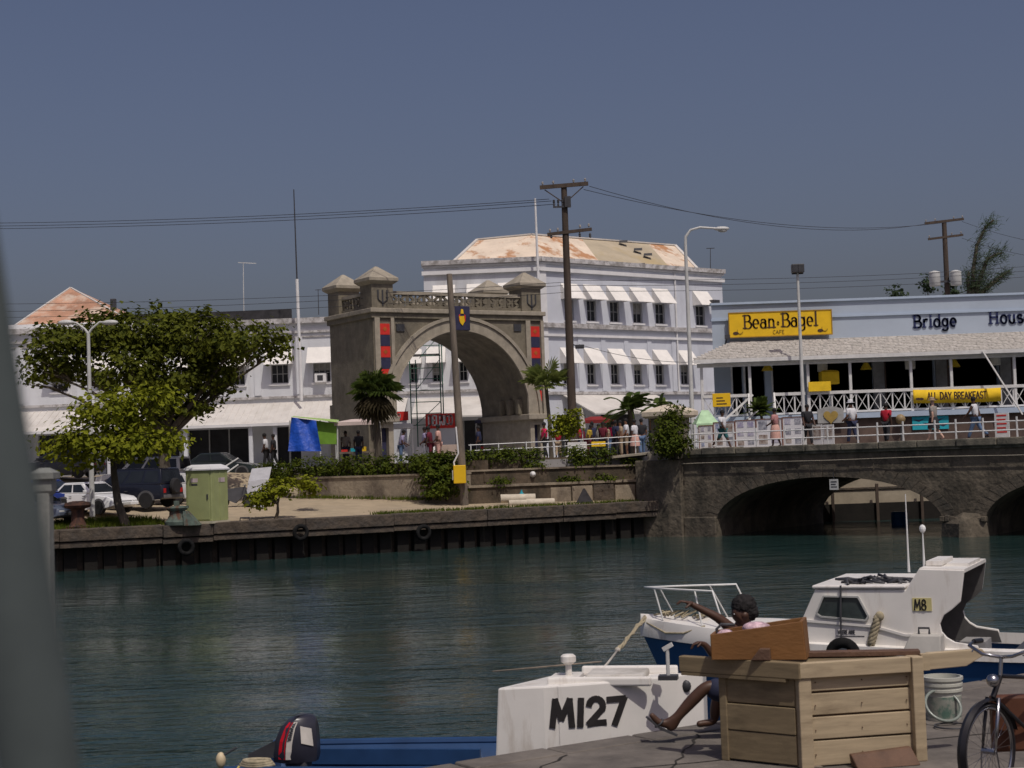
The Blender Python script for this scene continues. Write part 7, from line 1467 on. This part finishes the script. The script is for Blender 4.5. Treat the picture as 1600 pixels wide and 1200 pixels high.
# painted picture panels for sale along the bridge approach
frame_br = mat('panel_frame_brown', (.22, .09, .05), .6); pic_cols = [mat('picture_' + n_, c_, .7, .5, 5, col2=c2_) for n_, c_, c2_ in (('blue', (.16, .22, .45), (.62, .66, .74)), ('lilac', (.36, .33, .5), (.7, .68, .72)), ('brown', (.2, .12, .09), (.6, .54, .48)), ('slate', (.16, .17, .22), (.62, .62, .65)))]
FPn = Fr((P(1092, 680, 76.4).x, 76.4), (P(1256, 680, 76.4).x, 72.8)); pr_ = random.Random(2)
pxs = [1092, 1115, 1149, 1182, 1223, 1256]; tops = [666, 661, 658, 656, 653]
nmz = ('nearest the gate pillar', 'behind the walking person in white', 'right of the walking person in white', 'behind the person in the pink dress', 'beside the person in black')
for i in range(5):
    l_, r_ = FPn.hit(pxs[i], 680)[0] + .03, FPn.hit(pxs[i + 1], 680)[0] - .03; zt_ = FPn.hit(pxs[i], tops[i])[1]; zb_ = 3.98
    t = thing('picture_panel', 'white panel of small pictures for sale ' + nmz[i], 'picture panel', tuple(FPn.pt((l_ + r_) / 2, 0, zb_)), group='picture panels on the bridge')
    MB(FPn).box(l_, r_, -.05, 0, zb_, zt_).build('backing', mat('panel_white', (.86, .85, .85), .6, .03, 2) if i == 0 else MATS['panel_white'], t)
    b = MB(FPn); e = .035; b.box(l_ - e, l_, -.06, .02, zb_, zt_ + e).box(r_, r_ + e, -.06, .02, zb_, zt_ + e).box(l_, r_, -.06, .02, zt_, zt_ + e); b.build('frame', frame_br, t)
    nr, nc_ = (3, 2, 3, 2, 3)[i], 2
    for r__ in range(nr):
        for c__ in range(nc_):
            x0, x1 = lerp(l_, r_, c__ / nc_) + .1, lerp(l_, r_, (c__ + 1) / nc_) - .1; z0, z1 = lerp(zb_, zt_, r__ / nr) + .1, lerp(zb_, zt_, (r__ + 1) / nr) - .07
            MB(FPn).box(x0, x1, .001, .012, lerp(z0, z1, pr_.uniform(0, .2)), z1).build('picture', pr_.choice(pic_cols), t)
FP2 = Fr((P(1269, 680, 72).x, 71.6), (P(1304, 680, 72).x, 70.6)); 
for i, (x0, x1) in enumerate(((1269, 1285), (1286, 1303))):
    l_, r_ = FP2.hit(x0, 680)[0], FP2.hit(x1, 680)[0]; zt_ = FP2.hit(x0, 664)[1]; t = thing('framed_picture', ('left', 'right')[i] + ' one of two white-framed brown pictures beside the person in black', 'picture', tuple(FP2.pt(l_, 0, 4)), group='framed pictures on the bridge')
    MB(FP2).box(l_, r_, -.04, 0, 3.98, zt_).build('frame', white_trim, t, bevel=.01); MB(FP2).box(l_ + .08, r_ - .08, .001, .01, 4.25, zt_ - .08).build('picture', pic_cols[2], t)
# ------------------------------------------------------------------ people
skin_d = mat('dark_skin', (.075, .036, .022), .5, .15, 6); skin_m = mat('brown_skin', (.20, .10, .06), .5, .12, 6); skin_l = mat('pale_skin', (.52, .33, .25), .5, .1, 6); hair_m = mat('black_hair', (.012, .010, .010), .8, .3, 20, .5, 90)
CL = {}
def cloth(n, c, c2=None):
    if n not in CL: CL[n] = mat('cloth_' + n, c, .85, .12, 5, .2, 20, col2=c2)
    return CL[n]
def skinned(name, joints, edges, rad, m, parent, root=None, sub=1, local=True):
    names = list(joints); ix = {k: i for i, k in enumerate(names)}; me = bpy.data.meshes.new(name)
    me.from_pydata([tuple(joints[k]) for k in names], [(ix[a], ix[b_]) for a, b_ in edges], []); me.materials.append(m)
    o = bpy.data.objects.new(name, me); COL.objects.link(o); o.modifiers.new('skin', 'SKIN').use_smooth_shade = True
    sv = me.skin_vertices[0].data
    for k in names:
        r = rad[k]; sv[ix[k]].radius = r if hasattr(r, '__len__') else (r, r); sv[ix[k]].use_root = (k == (root or names[0]))
    s_ = o.modifiers.new('sub', 'SUBSURF'); s_.levels = sub; s_.render_levels = sub
    put(o, parent, local); return o
def rotY(v, a): c, s_ = math.cos(a), math.sin(a); return Vector((v.x * c - v.z * s_, v.y, v.x * s_ + v.z * c))   # a>0 swings a hanging limb forwards
def person(label, x, y, z, face, shirt, pants, skin=skin_d, h=1.72, step=.0, arms=(.1, -.1), elbow=(.25, .25), shorts=False, skirt=None, hat=None, lean=.0, sleeves=True, sit=False, group='people on the bridge', hair=True, bag=None):
    """x forwards in the body's own frame; face is the heading in degrees from +X"""
    t = thing('person', label, 'person', (x, y, z), R(face), group=group); k = h * 1.06 / 1.75; J = {}; dn = Vector((0, 0, -1)); hz = .93
    if sit: hz = .50
    J['pelvis'] = Vector((0, 0, hz)); up_ = lambda d: J['pelvis'] + rotY(Vector((0, 0, d)), -lean) * 1.0
    J['belly'] = up_(.17); J['chest'] = up_(.40); J['nb'] = up_(.53); J['neck'] = up_(.60); J['head'] = up_(.70) + Vector((.025, 0, 0)); J['top'] = up_(.79) + Vector((.01, 0, 0))
    for s_, nm, sw in ((1, 'L', step), (-1, 'R', -step)):
        J['hip' + nm] = J['pelvis'] + Vector((0, s_ * .085, -.04)); th = sw if not sit else 1.45
        J['kn' + nm] = J['hip' + nm] + rotY(dn * .42, th); kb = max(0, -sw) * .9 + (.05 if sw >= 0 else .1)
        J['an' + nm] = J['kn' + nm] + rotY(dn * .41, (th - kb) if not sit else .1); J['toe' + nm] = J['an' + nm] + Vector((.15, s_ * .02, -.045))
        J['sh' + nm] = J['chest'] + rotY(Vector((0, s_ * .175, .07)), -lean); a_ = arms[0 if s_ > 0 else 1]; e_ = elbow[0 if s_ > 0 else 1]
        J['el' + nm] = J['sh' + nm] + rotY(dn * .28, a_) + Vector((0, s_ * .05, 0)); J['wr' + nm] = J['el' + nm] + rotY(dn * .25, a_ + e_); J['ha' + nm] = J['wr' + nm] + rotY(dn * .09, a_ + e_ + .1)
    J = {q: v * k for q, v in J.items()}; lo_ = min(J['anL'].z, J['anR'].z) - .07 * k
    for q in J: J[q].z -= lo_ if not sit else 0
    rad = dict(pelvis=(.13, .10), belly=(.125, .10), chest=(.15, .10), nb=.075, neck=.052, head=(.085, .095), top=(.065, .07))
    for s_ in 'LR': rad.update({'hip' + s_: .082, 'kn' + s_: .056, 'an' + s_: .04, 'toe' + s_: .036, 'sh' + s_: .062, 'el' + s_: .043, 'wr' + s_: .031, 'ha' + s_: (.036, .022)})
    rad = {q: (tuple(c_ * k * 1.1 for c_ in r) if hasattr(r, '__len__') else r * k * 1.1) for q, r in rad.items()}
    E = [('pelvis', 'belly'), ('belly', 'chest'), ('chest', 'nb'), ('nb', 'neck'), ('neck', 'head'), ('head', 'top')]
    for s_ in 'LR': E += [('pelvis', 'hip' + s_), ('hip' + s_, 'kn' + s_), ('kn' + s_, 'an' + s_), ('an' + s_, 'toe' + s_), ('chest', 'sh' + s_), ('sh' + s_, 'el' + s_), ('el' + s_, 'wr' + s_), ('wr' + s_, 'ha' + s_)]
    skinned('body', J, E, rad, skin, t, 'pelvis')
    big = lambda q, f=1.14, a_=.012: tuple(c_ * f + a_ for c_ in rad[q]) if hasattr(rad[q], '__len__') else rad[q] * f + a_
    SJ = {q: J[q] for q in ('pelvis', 'belly', 'chest', 'nb', 'shL', 'shR')}; SE = [('pelvis', 'belly'), ('belly', 'chest'), ('chest', 'nb'), ('chest', 'shL'), ('chest', 'shR')]
    SR = {q: big(q) for q in SJ}
    for s_ in 'LR': SJ['sl' + s_] = J['sh' + s_].lerp(J['el' + s_], .8 if sleeves else .25); SR['sl' + s_] = .062 * k; SE.append(('sh' + s_, 'sl' + s_))
    skinned('shirt' if skirt is None else 'bodice', SJ, SE, SR, shirt, t, 'pelvis')
    if skirt is not None:
        p_ = J['pelvis']; MB().lathe((p_.x, p_.y, 0), [(.1 * k, p_.z + .12 * k), (.16 * k, p_.z + .05 * k), (.2 * k, p_.z - .15 * k), (.23 * k, p_.z - skirt * k), (.2 * k, p_.z - skirt * k)], 14, 1.1, 1).build('skirt', pants, t, smooth=True, local=True)
    else:
        PJ = {'pelvis': J['pelvis'] + Vector((0, 0, .03 * k))}; PE = []; PR = {'pelvis': big('pelvis', 1.08)}
        for s_ in 'LR':
            for q in ('hip', 'kn'): PJ[q + s_] = J[q + s_]; PR[q + s_] = big(q + s_, 1.12, .014)
            PE += [('pelvis', 'hip' + s_), ('hip' + s_, 'kn' + s_)]
            if not shorts: PJ['an' + s_] = J['an' + s_] + Vector((0, 0, .03)); PR['an' + s_] = .06 * k; PE.append(('kn' + s_, 'an' + s_))
        skinned('trousers' if not shorts else 'shorts', PJ, PE, PR, pants, t, 'pelvis')
    hd_ = J['head']; tp_ = J['top']
    if hair: MB().ball(hd_ + Vector((-.022, 0, .045)) * k, (.105 * k, .095 * k, .105 * k), 10, 7).build('hair', hair_m, t, smooth='all', local=True)
    if hat is not None: MB().lathe(hd_ + Vector((0, 0, .07 * k)), [(.19 * k, -.01), (.19 * k, .0), (.11 * k, .015), (.105 * k, .09 * k), (.06 * k, .12 * k), (.01, .125 * k)], 14).build('hat', hat, t, smooth=True, local=True)
    for s_ in 'LR': MB().ball(J['toe' + s_] + Vector((-.06, 0, -.005)) * k, (.12 * k, .045 * k, .04 * k), 8, 5).build('shoe', dark_steel if not shorts else white_trim, t, smooth='all', local=True)
    return t
wh, bk2, red_c, pnk, nav, jean, tealc, gry, mar, yel = cloth('white', (.66, .66, .68)), cloth('black', (.02, .02, .024)), cloth('red', (.42, .012, .03)), cloth('pink', (.55, .30, .28), (.35, .14, .14)), cloth('navy', (.025, .03, .07)), cloth('denim', (.10, .16, .27)), cloth('teal', (.03, .13, .14)), cloth('grey', (.25, .23, .21)), cloth('maroon', (.14, .015, .03)), cloth('yellow', (.6, .42, .05))
hot = cloth('hot_pink', (.62, .02, .09)); lav = cloth('lavender', (.34, .30, .45)); khaki = cloth('khaki', (.36, .27, .18)); peach = cloth('peach', (.58, .34, .28))
def onbridge(px, d=-1.4): a = FB.hit(px, 690, d)[0]; q = FB.pt(a, d, 3.95); return q.x, q.y, 3.95
bang = math.degrees(math.atan2(bd.y, bd.x))
person('person in a white shirt and dark teal shorts walking past the picture panels', *onbridge(1130, -1.1), bang, wh, tealc, step=.42, arms=(-.3, .35), shorts=True, h=1.74)
person('person in a pink patterned dress beside the picture panels', *onbridge(1212, -1.2), bang + 180, pnk, peach, skin_d, h=1.66, step=.15, skirt=.55, elbow=(.9, .9), arms=(.15, -.1))
person('person all in black leaning on the bridge rail', *onbridge(1263, -1.2), bang - 40, bk2, bk2, h=1.76, step=.25, arms=(.3, .2))
person('person in a white shirt, pale cap and dark trousers walking on the bridge', *onbridge(1332, -1.2), bang + 160, wh, nav, skin_m, h=1.8, step=.2, hat=wh, elbow=(.9, .7), arms=(.1, -.2))
person('person in a red top and dark trousers on the bridge', *onbridge(1386, -1.3), bang + 90, red_c, bk2, h=1.62, step=.1)
person('person in a sun hat, grey top and short black skirt on the bridge', *onbridge(1460, -1.2), bang + 175, gry, bk2, skin_l, h=1.74, step=.3, hat=khaki, skirt=.38, arms=(-.3, .2), elbow=(.4, .4), hair=False)
person('person in a white sleeveless top and blue jeans striding on the bridge', *onbridge(1526, -1.2), bang + 180, wh, jean, h=1.76, step=.38, arms=(.5, -.4), sleeves=False, lean=.08)
G2 = 'people on the terrace'
def onter(px, D, z=3.76): return P(px, 690, D).x, D, z
person('person in a hot pink shirt and dark trousers in front of the right arch pier', *onter(851, 81), 200, hot, bk2, h=1.74, step=.1, arms=(.25, .2), elbow=(.5, .2), group=G2)
person('white shirt and brown shorts, left person of a pair before the palm', *onter(979, 80.5), 180, wh, khaki, skin_m, h=1.78, group=G2, shorts=True, elbow=(.7, .5))
person('white shirt and pale skirt, right person of a pair before the palm', *onter(992, 80.2), 150, wh, peach, skin_d, h=1.72, group=G2, skirt=.45)
person('person in a dark blue top among the market stalls', *onter(962, 82), 30, nav, bk2, h=1.74, group=G2)
person('person in a maroon top among the market stalls', *onter(943, 84), -120, mar, bk2, h=1.72, group=G2)
person('person in a yellow top stooping over the market goods', *onter(918, 82), -20, yel, mar, h=1.6, group=G2, lean=.3)
person('person in a red top behind the folded parasol', *onter(905, 84.5), 180, red_c, nav, h=1.7, group=G2)
person('person in khaki beside the date palm stall', *onter(970, 83.5), 190, khaki, khaki, skin_m, h=1.76, group=G2)
person('person in a white shirt walking past the shop front left of the blue tarpaulin', *onter(416, 84), 180, wh, bk2, h=1.76, group=G2, step=.2, lean=.12)
person('person in black walking behind the one in white near the blue tarpaulin', *onter(427, 85), 180, bk2, bk2, h=1.72, group=G2, step=.2)
person('person in a lavender top standing under the arch', *onter(664, 81), 190, lav, wh, h=1.72, group=G2, elbow=(.8, .8))
person('person in a maroon top standing between two others under the arch', *onter(673, 80.6), 170, mar, mar, h=1.75, group=G2, lean=.15)
person('person in a peach shirt standing nearest the timber pole', *onter(685, 80.2), 175, peach, peach, skin_d, h=1.8, group=G2, elbow=(.8, .6))
person('person in a pale blue shirt stooping by the white kiosk', *onter(626, 82), 0, lav, jean, h=1.66, group=G2, lean=.25, elbow=(.9, .9))
person('person in dark clothes right of the timber pole under the arch', *onter(748, 84), 180, nav, bk2, h=1.75, group=G2)
person('person serving at the stall with the pinkish canopy', *onter(540, 84), -90, gry, nav, h=1.72, group=G2)
person('customer in dark clothes at the pinkish canopy stall', *onter(560, 82.4), 90, bk2, nav, h=1.7, group=G2)

rc = random.Random(8); pool = [(red_c, 'a red top'), (wh, 'a white top'), (mar, 'a wine-red top'), (nav, 'a navy top'), (gry, 'a grey top'), (khaki, 'a tan top'), (hot, 'a bright pink top'), (bk2, 'a black top')]
spots = [(872, 86, 'behind the small yellow-green tree'), (893, 87.5, 'left of the folded parasol'), (912, 88, 'under the dull red stall cover'), (926, 86.5, 'right of the folded parasol'), (936, 88.5, 'at the back of the red-covered stall'), (951, 85.5, 'bending at the front of the red-covered stall'), (958, 88, 'beside the trunk of the feathery palm'), (1003, 82.5, 'just left of the wall bush')]
for (px, D_, wh_), (c_, nm_) in zip(spots, pool):
    person('person in ' + nm_ + ' ' + wh_, *onter(px, D_), rc.uniform(0, 360), c_, rc.choice([bk2, nav, jean, khaki]), rc.choice([skin_d, skin_d, skin_m]), h=rc.uniform(1.6, 1.82), step=rc.uniform(-.25, .25), arms=(rc.uniform(-.3, .6), rc.uniform(-.3, .6)), elbow=(rc.uniform(.1, 1.2), rc.uniform(.1, 1.2)), lean=.3 if 'bending' in wh_ else rc.uniform(0, .1), group=G2)

# ------------------------------------------------------------------ seated man behind the stall
st_ = thing('person', 'person in pink checked shirt and dark shorts seated behind the stall, arm stretched out', 'person', (P(1180, 1100, 14.05).x, 14.05, 1.4))
Pj = lambda x, y, D: P(x, y, D)
J = dict(pelvis=Pj(1184, 1086, 14.1), belly=Pj(1184, 1054, 14.12), chest=Pj(1176, 1017, 14.12), nb=Pj(1168, 994, 14.12), neck=Pj(1165, 982, 14.12), head=Pj(1160, 962, 14.1), brow=Pj(1158, 951, 14.1), top=Pj(1161, 942, 14.1),
    nose=Pj(1144, 962, 14.08), chin=Pj(1149, 972, 14.09), earL=Pj(1165, 961, 14.0),
    shL=Pj(1164, 1000, 13.95), elL=Pj(1122, 965, 13.88), wrL=Pj(1086, 947, 13.86), paL=Pj(1077, 942, 13.86), shR=Pj(1170, 1000, 14.3), elR=Pj(1122, 1035, 14.4), wrR=Pj(1101, 1006, 14.36), paR=Pj(1094, 1003, 14.35),
    hipL=Pj(1180, 1092, 13.98), knL=Pj(1106, 1070, 13.9), caL=Pj(1078, 1098, 13.91), anL=Pj(1050, 1130, 13.92), heL=Pj(1051, 1142, 13.93), baL=Pj(1030, 1130, 13.91), toL=Pj(1016, 1115, 13.9),
    hipR=Pj(1182, 1094, 14.25), knR=Pj(1122, 1085, 14.35), caR=Pj(1118, 1110, 14.35), anR=Pj(1115, 1128, 14.35), toR=Pj(1088, 1132, 14.3))
rad = dict(pelvis=(.15, .12), belly=(.13, .11), chest=(.15, .11), nb=.075, neck=.055, head=(.075, .085), brow=(.08, .085), top=.055, nose=.016, chin=.03, earL=.02, shL=.064, elL=.043, wrL=.029, paL=(.03, .018), shR=.064, elR=.043, wrR=.029, paR=(.03, .018),
    hipL=.09, knL=.06, caL=.058, anL=.036, heL=.034, baL=.035, toL=.022, hipR=.09, knR=.06, caR=.055, anR=.036, toR=.03)
E = [('pelvis', 'belly'), ('belly', 'chest'), ('chest', 'nb'), ('nb', 'neck'), ('neck', 'head'), ('head', 'brow'), ('brow', 'top'), ('head', 'nose'), ('neck', 'chin'), ('head', 'earL'), ('chest', 'shL'), ('shL', 'elL'), ('elL', 'wrL'), ('wrL', 'paL'), ('chest', 'shR'), ('shR', 'elR'), ('elR', 'wrR'), ('wrR', 'paR'),
     ('pelvis', 'hipL'), ('hipL', 'knL'), ('knL', 'caL'), ('caL', 'anL'), ('anL', 'heL'), ('anL', 'baL'), ('baL', 'toL'), ('pelvis', 'hipR'), ('hipR', 'knR'), ('knR', 'caR'), ('caR', 'anR'), ('anR', 'toR')]
mpp = 13.9 / FPX
def fingers(pre, palm, dirx, dirz, curl):
    base = J[palm]
    for i, (oy, ln) in enumerate(((-.03, .085), (-.010, .095), (.010, .088), (.028, .068))):
        r0_ = base + Vector((dirx * .035, oy, dirz * .035)); m_ = r0_ + Vector((dirx, 0, dirz)) * ln * .5; e_ = m_ + Vector((dirx * .8, 0, dirz - curl)).normalized() * ln * .5
        for nm, v in (('a', r0_), ('b', m_), ('c', e_)): J[f'{pre}{i}{nm}'] = v; rad[f'{pre}{i}{nm}'] = .0095 if nm != 'c' else .007
        E.extend([(palm, f'{pre}{i}a'), (f'{pre}{i}a', f'{pre}{i}b'), (f'{pre}{i}b', f'{pre}{i}c')])
    t0 = base + Vector((dirx * .0, -.04, dirz * .0 - .01)); t1 = t0 + Vector((dirx * .045, -.02, -.03)); J[pre + 't0'], J[pre + 't1'] = t0, t1; rad[pre + 't0'] = .012; rad[pre + 't1'] = .009; E.extend([(palm, pre + 't0'), (pre + 't0', pre + 't1')])
fingers('fl', 'paL', -.95, .25, .9); fingers('fr', 'paR', -.8, -.25, 1.0)
skinned('body', J, E, rad, skin_d, st_, 'pelvis', 2, local=False)
shirt_p = mat('pink_check_shirt', (.42, .20, .26), .85, .2, 26, .2, 40, col2=(.55, .5, .54), thr=(.46, .54))
SJ = {q: J[q] for q in ('pelvis', 'belly', 'chest', 'nb', 'shL', 'shR')}; SJ['slL'] = J['shL'].lerp(J['elL'], .45); SJ['slR'] = J['shR'].lerp(J['elR'], .5)
skinned('shirt', SJ, [('pelvis', 'belly'), ('belly', 'chest'), ('chest', 'nb'), ('chest', 'shL'), ('chest', 'shR'), ('shL', 'slL'), ('shR', 'slR')], dict(pelvis=(.17, .14), belly=(.155, .13), chest=(.175, .135), nb=.085, shL=.082, shR=.082, slL=.07, slR=.07), shirt_p, st_, 'pelvis', 2, local=False)
PJ = {q: J[q] for q in ('pelvis', 'hipL', 'hipR')}; PJ['kL'] = J['knL'].lerp(J['caL'], .12); PJ['kR'] = J['knR'].lerp(J['caR'], .3)
skinned('shorts', PJ, [('pelvis', 'hipL'), ('hipL', 'kL'), ('pelvis', 'hipR'), ('hipR', 'kR')], dict(pelvis=(.18, .15), hipL=.125, hipR=.125, kL=.10, kR=.10), cloth('dark_denim', (.018, .022, .05)), st_, 'pelvis', 2, local=False)
h_ = J['brow']; b = MB(); b.ball(h_ + Vector((.025, .0, .025)), (.112, .098, .102), 48, 32); b.ball(h_ + Vector((.07, .0, -.03)), (.085, .085, .08), 36, 24)
o = b.build('hair', hair_m, st_, smooth='all'); dm = o.modifiers.new('rough', 'DISPLACE'); tx = bpy.data.textures.new('hair_curl', 'CLOUDS'); tx.noise_scale = .022; dm.texture = tx; dm.strength = .04; dm.mid_level = .6
MB().ball(J['head'] + Vector((-.075, -.055, .022)), (.009, .009, .007), 8, 6).build('eye', white_trim, st_, smooth='all')
b = MB(); s0_, s1_ = J['heL'] + Vector((.03, 0, -.035)), J['toL'] + Vector((-.03, 0, -.03)); b.beam(s0_, J['baL'] + Vector((0, 0, -.04)), .085, .02); b.beam(J['baL'] + Vector((0, 0, -.04)), s1_, .085, .02); b.build('sandal', dark_steel, st_)
MB().torus(J['baL'], .044, .009, (J['toL'] - J['baL']).normalized(), 14, 6).build('sandal_strap', dark_steel, st_, smooth='all')
cr_ = thing('fish_crate', 'low wooden crate serving as a seat behind the stall', 'crate', (P(1184, 1100, 14.1).x, 14.1, 1.4)); cx, cy = cr_.location.x, cr_.location.y; zs_t = J['pelvis'].z - .17
for k in range(3): MB().box(cx - .25, cx + .25, cy - .18 + .13 * k, cy - .07 + .13 * k, zs_t - .02, zs_t).build('slat', pale_timber, cr_)
for s_ in (-1, 1):
    MB().box(cx - .25, cx + .25, cy + s_ * .19 - .01, cy + s_ * .19 + .01, 1.4, zs_t - .02).build('side_board', pale_timber, cr_); MB().box(cx + s_ * .24 - .01, cx + s_ * .24 + .01, cy - .18, cy + .18, 1.4, zs_t - .02).build('end_board', pale_timber, cr_)
